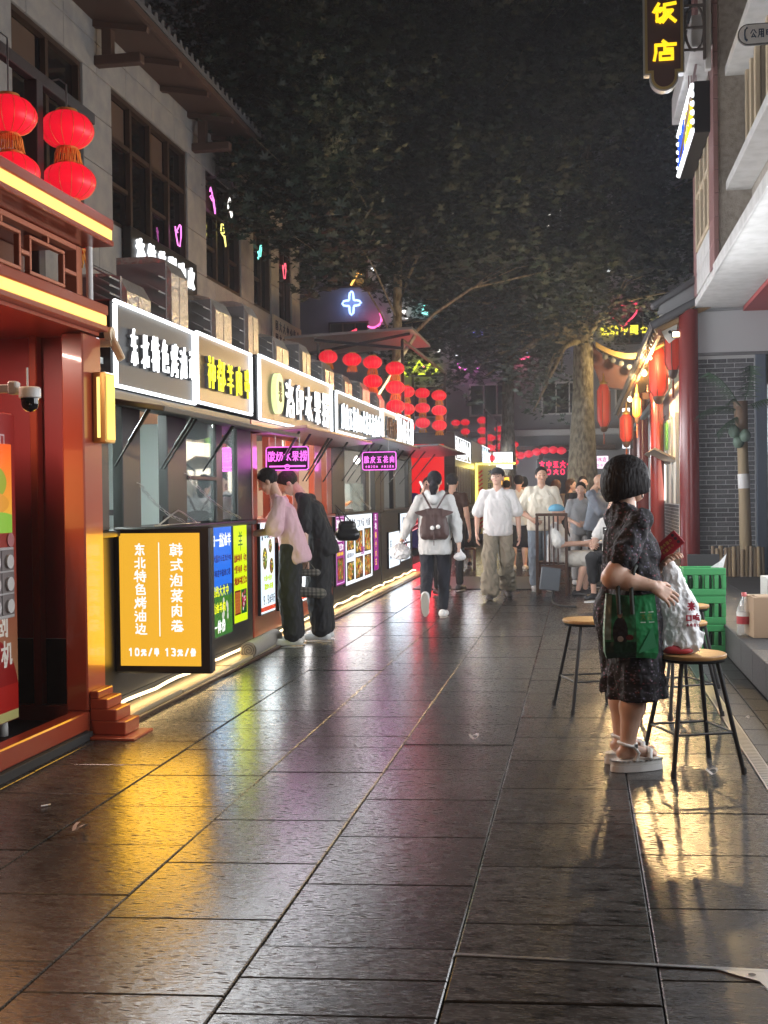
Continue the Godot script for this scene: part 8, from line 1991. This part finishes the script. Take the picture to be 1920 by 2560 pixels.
# ---------------------------------------------------------------- the woman at the front
func the_woman() -> void:
	cloth(SKIN)
	var n := thing("person", "woman with a dark bob in a black flowered dress rummaging in a white bag", "person", Vector3(0.235, 0, -6.06), deg_to_rad(112), "")
	var iv := n.transform.affine_inverse()
	var W := func(x: float, y: float, z: float) -> Vector3: return iv * Vector3(x, y, z)
	var sk := skin(Color(0.58, 0.36, 0.26))
	var g := G.new(); var b := Blob.new()
	var head := Vector3(-0.0, 1.462, 0.01)
	var neck := Vector3(0, 1.32, -0.02)
	var shR: Vector3 = Vector3(-0.16, 1.27, 0.0); var elR: Vector3 = W.call(0.15, 0.985, -5.82); var haR: Vector3 = W.call(0.345, 0.945, -5.83)
	var shL := Vector3(0.16, 1.27, 0.0); var elL: Vector3 = W.call(0.33, 1.0, -6.28); var haL: Vector3 = W.call(0.43, 1.035, -6.1)
	b.cap(neck, head + Vector3(0, -0.03, -0.01), 0.055, 0.052, 0.03); b.cap(Vector3(0, 1.12, 0), neck, 0.06, 0.054, 0.03); b.cap(Vector3(0, 0.85, 0), Vector3(0, 1.12, 0), 0.08, 0.07, 0.04); b.cap(shL, shR, 0.036, 0.036, 0.03)
	for q in [[shR, elR, haR], [shL, elL, haL]]:
		b.cap(q[0], q[1], 0.046, 0.05, 0.02); b.cap(q[1], (q[1] as Vector3).lerp(q[2], 0.4), 0.05, 0.047, 0.025); b.cap((q[1] as Vector3).lerp(q[2], 0.4), q[2], 0.046, 0.028, 0.02)
	for e in [-1.0, 1.0]:
		var kn := Vector3(0.085 * e, 0.44, 0.02); var an := Vector3(0.085 * e, 0.135, -0.03 + 0.02 * e)
		b.cap(Vector3(0.085 * e, 0.8, 0), kn, 0.09, 0.062, 0.04); b.cap(kn, kn.lerp(an, 0.38) + Vector3(0, 0, -0.015), 0.058, 0.062, 0.03); b.cap(kn.lerp(an, 0.38) + Vector3(0, 0, -0.015), an, 0.06, 0.037, 0.03)
		b.cap(an + Vector3(0, -0.045, -0.03), an + Vector3(0, -0.045, 0.02), 0.03, 0.03, 0.02); b.cap(an + Vector3(0, -0.025, 0.01), an + Vector3(0.008 * e, -0.055, 0.12), 0.031, 0.021, 0.02)
		for k in 5: b.cap(an + Vector3(e * (-0.026 + 0.013 * k), -0.055, 0.13), an + Vector3(e * (-0.028 + 0.015 * k), -0.06, 0.172 - 0.008 * k), 0.011, 0.0095, 0.004)
	b.into(g, 0.01)
	var hq := Basis(Vector3.UP, -0.12) * Basis(Vector3.RIGHT, 0.12)
	var hb := Blob.new()
	hb.ell(head + hq * Vector3(0, 0.028, -0.008), Vector3(0.074, 0.085, 0.09), 0.02, hq); hb.ell(head + hq * Vector3(0, -0.025, 0.03), Vector3(0.06, 0.072, 0.055), 0.03, hq); hb.ell(head + hq * Vector3(0, -0.072, 0.05), Vector3(0.03, 0.022, 0.026), 0.025, hq)
	hb.cap(head + hq * Vector3(0, 0.015, 0.084), head + hq * Vector3(0, -0.018, 0.1), 0.009, 0.0135, 0.012)
	for e in [-1, 1]: hb.ell(head + hq * Vector3(0.075 * e, -0.005, -0.005), Vector3(0.012, 0.032, 0.02), 0.008, hq); hb.ell(head + hq * Vector3(0.04 * e, -0.02, 0.064), Vector3(0.026, 0.022, 0.022), 0.02, hq)
	hb.into(g, 0.005)
	var fdir: Vector3 = (W.call(0.46, 0.87, -5.86) as Vector3) - haR
	hand(g, haR, fdir, (W.call(0.3, 0.75, -6.2) as Vector3) - haR, 1.0, 0.35, 0.98, 0.0045)
	hand(g, haL, (W.call(0.46, 1.1, -6.0) as Vector3) - haL, (W.call(0.5, 0.98, -6.02) as Vector3) - haL, -1.0, 0.6, 0.95, 0.0045)
	part(n, "body", g, sk)
	for e in [-1, 1]:
		part(n, "eye", G.new().lathe(head + hq * Vector3(0.031 * e, 0.002, 0.078), [Vector2(0, -0.005), Vector2(0.011, -0.002), Vector2(0.011, 0.002), Vector2(0, 0.005)], 10, hq), mat(Color(0.02, 0.012, 0.01), 0.2))
		part(n, "eyebrow", G.new().tube([head + hq * Vector3(0.016 * e, 0.025, 0.086), head + hq * Vector3(0.034 * e, 0.03, 0.08), head + hq * Vector3(0.05 * e, 0.023, 0.068)], 0.003, 5), mat(Color(0.02, 0.015, 0.012), 0.8))
	part(n, "mouth", G.new().tube([head + hq * Vector3(-0.022, -0.046, 0.08), head + hq * Vector3(0, -0.044, 0.088), head + hq * Vector3(0.022, -0.046, 0.08)], [0.002, 0.005, 0.002], 6), mat(Color(0.33, 0.1, 0.09), 0.5))
	# bob
	var hg := G.new(); var b2 := Blob.new()
	b2.fold = 0.004; b2.fold_size = Vector3(55, 5, 55)
	b2.ell(head + Vector3(0, 0.035, -0.02), Vector3(0.112, 0.103, 0.118), 0.02); b2.ell(head + Vector3(0, -0.03, -0.035), Vector3(0.118, 0.11, 0.11), 0.04)
	for e in [-1, 1]: b2.ell(head + Vector3(0.088 * e, -0.035, 0.025), Vector3(0.03, 0.075, 0.055), 0.03)
	b2.cut(head + Vector3(0, 0.03, 0.082), Vector3(0, -0.25, 0.97)); b2.cut(head + Vector3(0, -0.088, -0.05), Vector3(0, -1, 0.28)); 
	b2.into(hg, 0.006)
	var hm := StandardMaterial3D.new()
	hm.albedo_color = col(Color(0.012, 0.01, 0.011)); hm.roughness = 0.55; hm.metallic_specular = 0.3; hm.heightmap_enabled = true; hm.heightmap_texture = noise_tex(121, 0.06, 512, [], false, 4, 3); hm.heightmap_scale = 0.35; tri(hm, Vector3(9, 0.5, 9), false)
	part(n, "hair", hg, hm)
	part(n, "earring", G.new().tube([head + Vector3(-0.085, -0.035, 0.03), head + Vector3(-0.088, -0.085, 0.032)], 0.004, 6), M.black)
	# dress
	var dg := G.new(); var d := Blob.new()
	d.fold = 0.011; d.fold_size = Vector3(9, 3.0, 9)
	d.cap(shL + Vector3(0, -0.005, 0), shR + Vector3(0, -0.005, 0), 0.054, 0.054, 0.03); d.cap(Vector3(0, 1.2, -0.01), neck, 0.09, 0.066, 0.04)
	for e in [-1.0, 1.0]:
		d.cap(Vector3(0.07 * e, 1.15, 0.0), Vector3(0.075 * e, 0.95, 0.015), 0.1, 0.112, 0.035); d.ell(Vector3(0.07 * e, 1.1, 0.075), Vector3(0.075, 0.075, 0.06), 0.035)
		d.cap(Vector3(0.075 * e, 0.95, 0.015), Vector3(0.08 * e, 0.74, 0.0), 0.112, 0.13, 0.035); d.cap(Vector3(0.08 * e, 0.74, 0.0), Vector3(0.085 * e, 0.3, 0.03), 0.13, 0.118, 0.035)
		d.ell(Vector3(0.08 * e, 0.8, -0.065), Vector3(0.09, 0.1, 0.075), 0.04)
	d.ell(Vector3(0, 0.9, 0.075), Vector3(0.12, 0.14, 0.085), 0.04)
	for k in 9:
		var a := TAU * k / 9.0 + 0.3
		d.cap(Vector3(cos(a) * 0.15, 0.65, sin(a) * 0.1 + 0.005), Vector3(cos(a) * 0.19, 0.3, sin(a) * 0.15 + 0.03), 0.018, 0.03, 0.03)
	d.cap(shR, shR.lerp(elR, 0.66), 0.056, 0.072, 0.02); d.cap(shL, shL.lerp(elL, 0.66), 0.056, 0.072, 0.02)
	d.cut(Vector3(0, 0.37, 0), Vector3(0.06, -1, 0.05)); d.cut(neck + Vector3(0, 0.03, 0.0), Vector3(0, 1, 0.5))
	d.into(dg, 0.0095)
	part(n, "dress", dg, floral(Color(0.085, 0.08, 0.1), [Color(0.5, 0.42, 0.5), Color(0.55, 0.2, 0.26), Color(0.4, 0.38, 0.48)], 150, 3.2))
	part(n, "necklace_cord", G.new().tube([neck + Vector3(0, 0.03, -0.06), neck + Vector3(-0.055, 0.0, -0.02), neck + Vector3(-0.075, -0.06, 0.04), neck + Vector3(0, -0.09, 0.1)], 0.003, 5), M.black)
	# platform sandals
	for e in [-1.0, 1.0]:
		var an := Vector3(0.085 * e, 0.135, -0.03 + 0.02 * e)
		var ol := PackedVector2Array()
		for k in 28:
			var a := TAU * k / 28.0
			ol.append(Vector2(cos(a) * (0.05 - 0.006 * sin(a)) , 0.055 + sin(a) * 0.142))
		var sg := G.new(); sg.prism(ol, Vector3(an.x, 0.002, an.z - 0.005), Vector3.RIGHT, Vector3.BACK, -0.03)
		var s := part(n, "sandal", sg, M.white)
		var s2 := G.new()
		var o2 := PackedVector2Array()
		for q in ol: o2.append((q - Vector2(0, 0.055)) * 0.965 + Vector2(0, 0.055))
		s2.prism(o2, Vector3(an.x, 0.033, an.z - 0.005), Vector3.RIGHT, Vector3.BACK, -0.026); part(s, "midsole", s2, mat(Color(0.66, 0.66, 0.63), 0.6))
		var gl := G.new()
		for k in 28:
			var q: Vector2 = o2[k]; gl.box(Vector3(an.x + q.x * 1.01, 0.056, an.z - 0.005 + (q.y - 0.055) * 1.01 + 0.055), Vector3(0.008, 0.005, 0.012), 0.0)
		part(s, "glitter_band", gl, M.steel)
		part(s, "ankle_strap", G.new().tube([an + Vector3(0.045, -0.005, 0.01), an + Vector3(0.0, 0.0, 0.048), an + Vector3(-0.045, -0.005, 0.01), an + Vector3(-0.042, 0.005, -0.03), an + Vector3(0, 0.012, -0.048), an + Vector3(0.042, 0.005, -0.03), an + Vector3(0.045, -0.005, 0.01)], 0.0085, 6), M.white)
		part(s, "toe_strap", G.new().tube([an + Vector3(0.048, -0.07, 0.1), an + Vector3(0.03, -0.03, 0.11), an + Vector3(-0.03, -0.03, 0.11), an + Vector3(-0.048, -0.07, 0.1)], 0.013, 8), M.white)
		for q in [-1, 1]: part(s, "side_strap", G.new().tube([an + Vector3(0.045 * q, -0.005, 0.015), an + Vector3(0.048 * q, -0.04, 0.04), an + Vector3(0.047 * q, -0.075, 0.02)], 0.01, 6), M.white)
		part(s, "buckle", G.new().box(an + Vector3(-0.05, -0.002, 0.025), Vector3(0.006, 0.022, 0.02), 0.003), M.steel)
	# tote on her forearm
	var t := thing("tote_bag", "green tote bag printed with a photograph, hanging on the woman's forearm", "tote bag", Vector3(0.235, 0.59, -5.83), 0.08)
	var im := pic(256, 256, Color(0.16, 0.5, 0.3))
	im.fill_rect(Rect2i(0, 0, 150, 256), Color(0.15, 0.36, 0.22))
	im.fill_rect(Rect2i(0, 0, 30, 180), Color(0.4, 0.45, 0.4))
	blot(im, Vector2(74, 150), Vector2(36, 62), Color(0.1, 0.07, 0.06)); blot(im, Vector2(72, 76), Vector2(13, 17), Color(0.5, 0.38, 0.3)); blot(im, Vector2(72, 66), Vector2(13, 9), Color(0.08, 0.06, 0.05))
	blot(im, Vector2(74, 176), Vector2(14, 12), Color(0.55, 0.5, 0.45)); blot(im, Vector2(118, 170), Vector2(18, 12), Color(0.3, 0.06, 0.05)); im.fill_rect(Rect2i(0, 188, 150, 68), Color(0.05, 0.16, 0.08))
	ink(im, "文店", Vector2(176, 76), Vector2(22, 24), Vector2(32, 0), 2.5, Color(0.4, 0.5, 0.25)); for x in [172, 214]: im.fill_rect(Rect2i(x, 68, 26, 4), Color(0.75, 0.8, 0.75)); im.fill_rect(Rect2i(x, 108, 26, 4), Color(0.75, 0.8, 0.75))
	var tm := StandardMaterial3D.new(); tm.albedo_texture = tex(im); tm.roughness = 0.3; tm.clearcoat_enabled = true; tm.clearcoat = 0.3; tm.clearcoat_roughness = 0.2
	tm.heightmap_enabled = true; tm.heightmap_texture = noise_tex(131, 0.01, 256, [], false, 4, 3); tm.heightmap_scale = 1.0
	var tg := G.new()
	# a soft box: rows of rounded rectangles
	var rows := [[0.0, 0.118, 0.05], [0.03, 0.128, 0.06], [0.12, 0.13, 0.058], [0.22, 0.125, 0.045], [0.3, 0.118, 0.026], [0.318, 0.117, 0.022]]
	for i in rows.size() - 1:
		var a: Array = rows[i]
		var e: Array = rows[i + 1]
		var sag := [0.01, 0.006, 0.0, -0.004, -0.012, -0.016]
		for k in 8:
			var x0 := -1.0 + 0.25 * k; var x1 := x0 + 0.25
			var bulge := func(x: float) -> float: return 1.0 - 0.22 * x * x
			var p := func(x: float, r_: Array, si: int) -> Vector3: return Vector3(x * r_[1], r_[0] + sag[si] * (1.0 - x * x) * 0.8, r_[2] * bulge.call(x))
			tg.quad(p.call(x0, a, i), p.call(x1, a, i), p.call(x1, e, i + 1), p.call(x0, e, i + 1), Vector2((x0 + 1) * 0.5, 1.0 - a[0] / 0.318), Vector2((x1 + 1) * 0.5, 1.0 - e[0] / 0.318))
			var p2 := func(x: float, r_: Array, si: int) -> Vector3: return Vector3(x * r_[1], r_[0] + sag[si] * (1.0 - x * x) * 0.8, -r_[2] * bulge.call(x))
			tg.quad(p2.call(x1, a, i), p2.call(x0, a, i), p2.call(x0, e, i + 1), p2.call(x1, e, i + 1), Vector2(0.9, 0.5), Vector2(0.95, 0.4))
		for sx in [-1.0, 1.0]:
			var q0 := Vector3(sx * a[1], a[0], a[2] * 0.78); var q1 := Vector3(sx * a[1], a[0], -a[2] * 0.78); var q2 := Vector3(sx * e[1], e[0], -e[2] * 0.78); var q3 := Vector3(sx * e[1], e[0], e[2] * 0.78)
			if sx > 0: tg.quad(q0, q1, q2, q3, Vector2(0.85, 0.9), Vector2(0.98, 0.1))
			else: tg.quad(q1, q0, q3, q2, Vector2(0.85, 0.9), Vector2(0.98, 0.1))
	tg.quad(Vector3(-0.118, 0.005, -0.04), Vector3(0.118, 0.005, -0.04), Vector3(0.118, 0.005, 0.04), Vector3(-0.118, 0.005, 0.04), Vector2(0.9, 0.5), Vector2(0.95, 0.4))
	part(t, "bag_body", tg, tm)
	var fg := G.new(); fg.tri(Vector3(0.03, 0.03, 0.063), Vector3(0.122, 0.06, 0.05), Vector3(0.1, 0.16, 0.055)); part(t, "crease_fold", fg, mat(Color(0.05, 0.26, 0.12), 0.3))
	for x in [-0.035, 0.03]: part(t, "handle", G.new().tube([Vector3(x - 0.025, 0.22, 0.052), Vector3(x - 0.03, 0.33, 0.04), Vector3(x - 0.015, 0.43, 0.028), Vector3(x, 0.452, 0.0), Vector3(x - 0.01, 0.4, -0.045), Vector3(x - 0.02, 0.3, -0.03)], 0.011, 6), mat(Color(0.02, 0.025, 0.02), 0.7))
	# the white carrier bag on the stool
	var wb := thing("carrier_bag", "white plastic carrier bag with red characters standing on the front stool", "plastic bag", Vector3(0.475, 0.5875, -6.05), 0.1)
	var bb := Blob.new(); var wg := G.new()
	bb.ell(Vector3(0.0, 0.13, 0), Vector3(0.112, 0.135, 0.095), 0.03); bb.ell(Vector3(0.02, 0.05, 0), Vector3(0.1, 0.06, 0.09), 0.03); bb.cap(Vector3(0.01, 0.2, 0), Vector3(-0.03, 0.44, -0.03), 0.085, 0.03, 0.05)
	bb.cap(Vector3(-0.05, 0.24, 0.03), Vector3(-0.11, 0.3, 0.04), 0.06, 0.04, 0.05); bb.cap(Vector3(0.05, 0.22, 0), Vector3(0.0, 0.4, -0.04), 0.05, 0.02, 0.05)
	bb.cap(Vector3(0.09, 0.05, 0.03), Vector3(0.125, 0.1, 0.02), 0.02, 0.012, 0.03)
	for k in 7: bb.cap(Vector3(-0.08 + 0.028 * k, 0.03 + 0.02 * (k % 3), 0.078), Vector3(-0.05 + 0.016 * k, 0.3 + 0.02 * (k % 2), 0.05), 0.012, 0.01, 0.02)
	bb.cut(Vector3(0, 0.002, 0), Vector3(0, -1, 0))
	bb.fold = 0.01; bb.fold_size = Vector3(16, 9, 16)
	bb.into(wg, 0.0065)
	part(wb, "film", wg, M.get("film", film()))
	var rm := mat(Color(0.5, 0.02, 0.05), 0.4)
	var lg := G.new()
	letters(lg, "来", Vector3(0.055, 0.245, 0.092), Vector3.ZERO, Vector3.RIGHT, Vector3(0, 1, -0.18).normalized(), Vector2(0.036, 0.04), 0.007, 0.006); letters(lg, "口吃", Vector3(0.04, 0.19, 0.1), Vector3(0.038, 0, -0.006), Vector3.RIGHT, Vector3(0, 1, -0.1).normalized(), Vector2(0.03, 0.034), 0.006, 0.006); letters(lg, "小吃店口", Vector3(0.035, 0.152, 0.103), Vector3(0.018, 0, -0.004), Vector3.RIGHT, Vector3.UP, Vector2(0.012, 0.014), 0.0025, 0.005)
	part(wb, "printed_characters", lg, rm)
	var rg := G.new(); var br := Blob.new(); br.ell(Vector3(-0.04, 0.028, 0.06), Vector3(0.055, 0.026, 0.036), 0.02); br.ell(Vector3(0.02, 0.02, 0.068), Vector3(0.05, 0.018, 0.03), 0.02); br.into(rg, 0.006)
	part(wb, "red_packet", rg, mat(Color(0.5, 0.05, 0.06), 0.4))
	# red phone in her far hand
	var ph := thing("phone", "phone in a red case with camera holes and gold print above the white bag", "phone", Vector3(0.435, 1.125, -6.09), 0.1)
	var q := Basis(Vector3.BACK, 0.72) * Basis(Vector3.RIGHT, -0.25)
	var rc := mat(Color(0.24, 0.012, 0.02), 0.35)
	part(ph, "case", G.new().box(Vector3.ZERO, Vector3(0.165, 0.085, 0.011), 0.005, q), rc)
	for k in 3: part(ph, "camera_hole", G.new().lathe(q * Vector3(0.058, 0.026 - 0.022 * k, 0.0056), [Vector2(0.0085, 0.0), Vector2(0.0, 0.001)], 12, q * Basis(Vector3.RIGHT, PI / 2)), M.black)
	var pg := G.new(); letters(pg, "我的中国心", q * Vector3(-0.045, 0.015, 0.0057), q * Vector3(0.019, 0, 0), q * Vector3.RIGHT, q * Vector3.UP, Vector2(0.014, 0.016), 0.0022, 0.0006); letters(pg, "大国文心", q * Vector3(-0.035, -0.012, 0.0057), q * Vector3(0.019, 0, 0), q * Vector3.RIGHT, q * Vector3.UP, Vector2(0.012, 0.014), 0.002, 0.0006)
	part(ph, "gold_print", pg, M.gold)
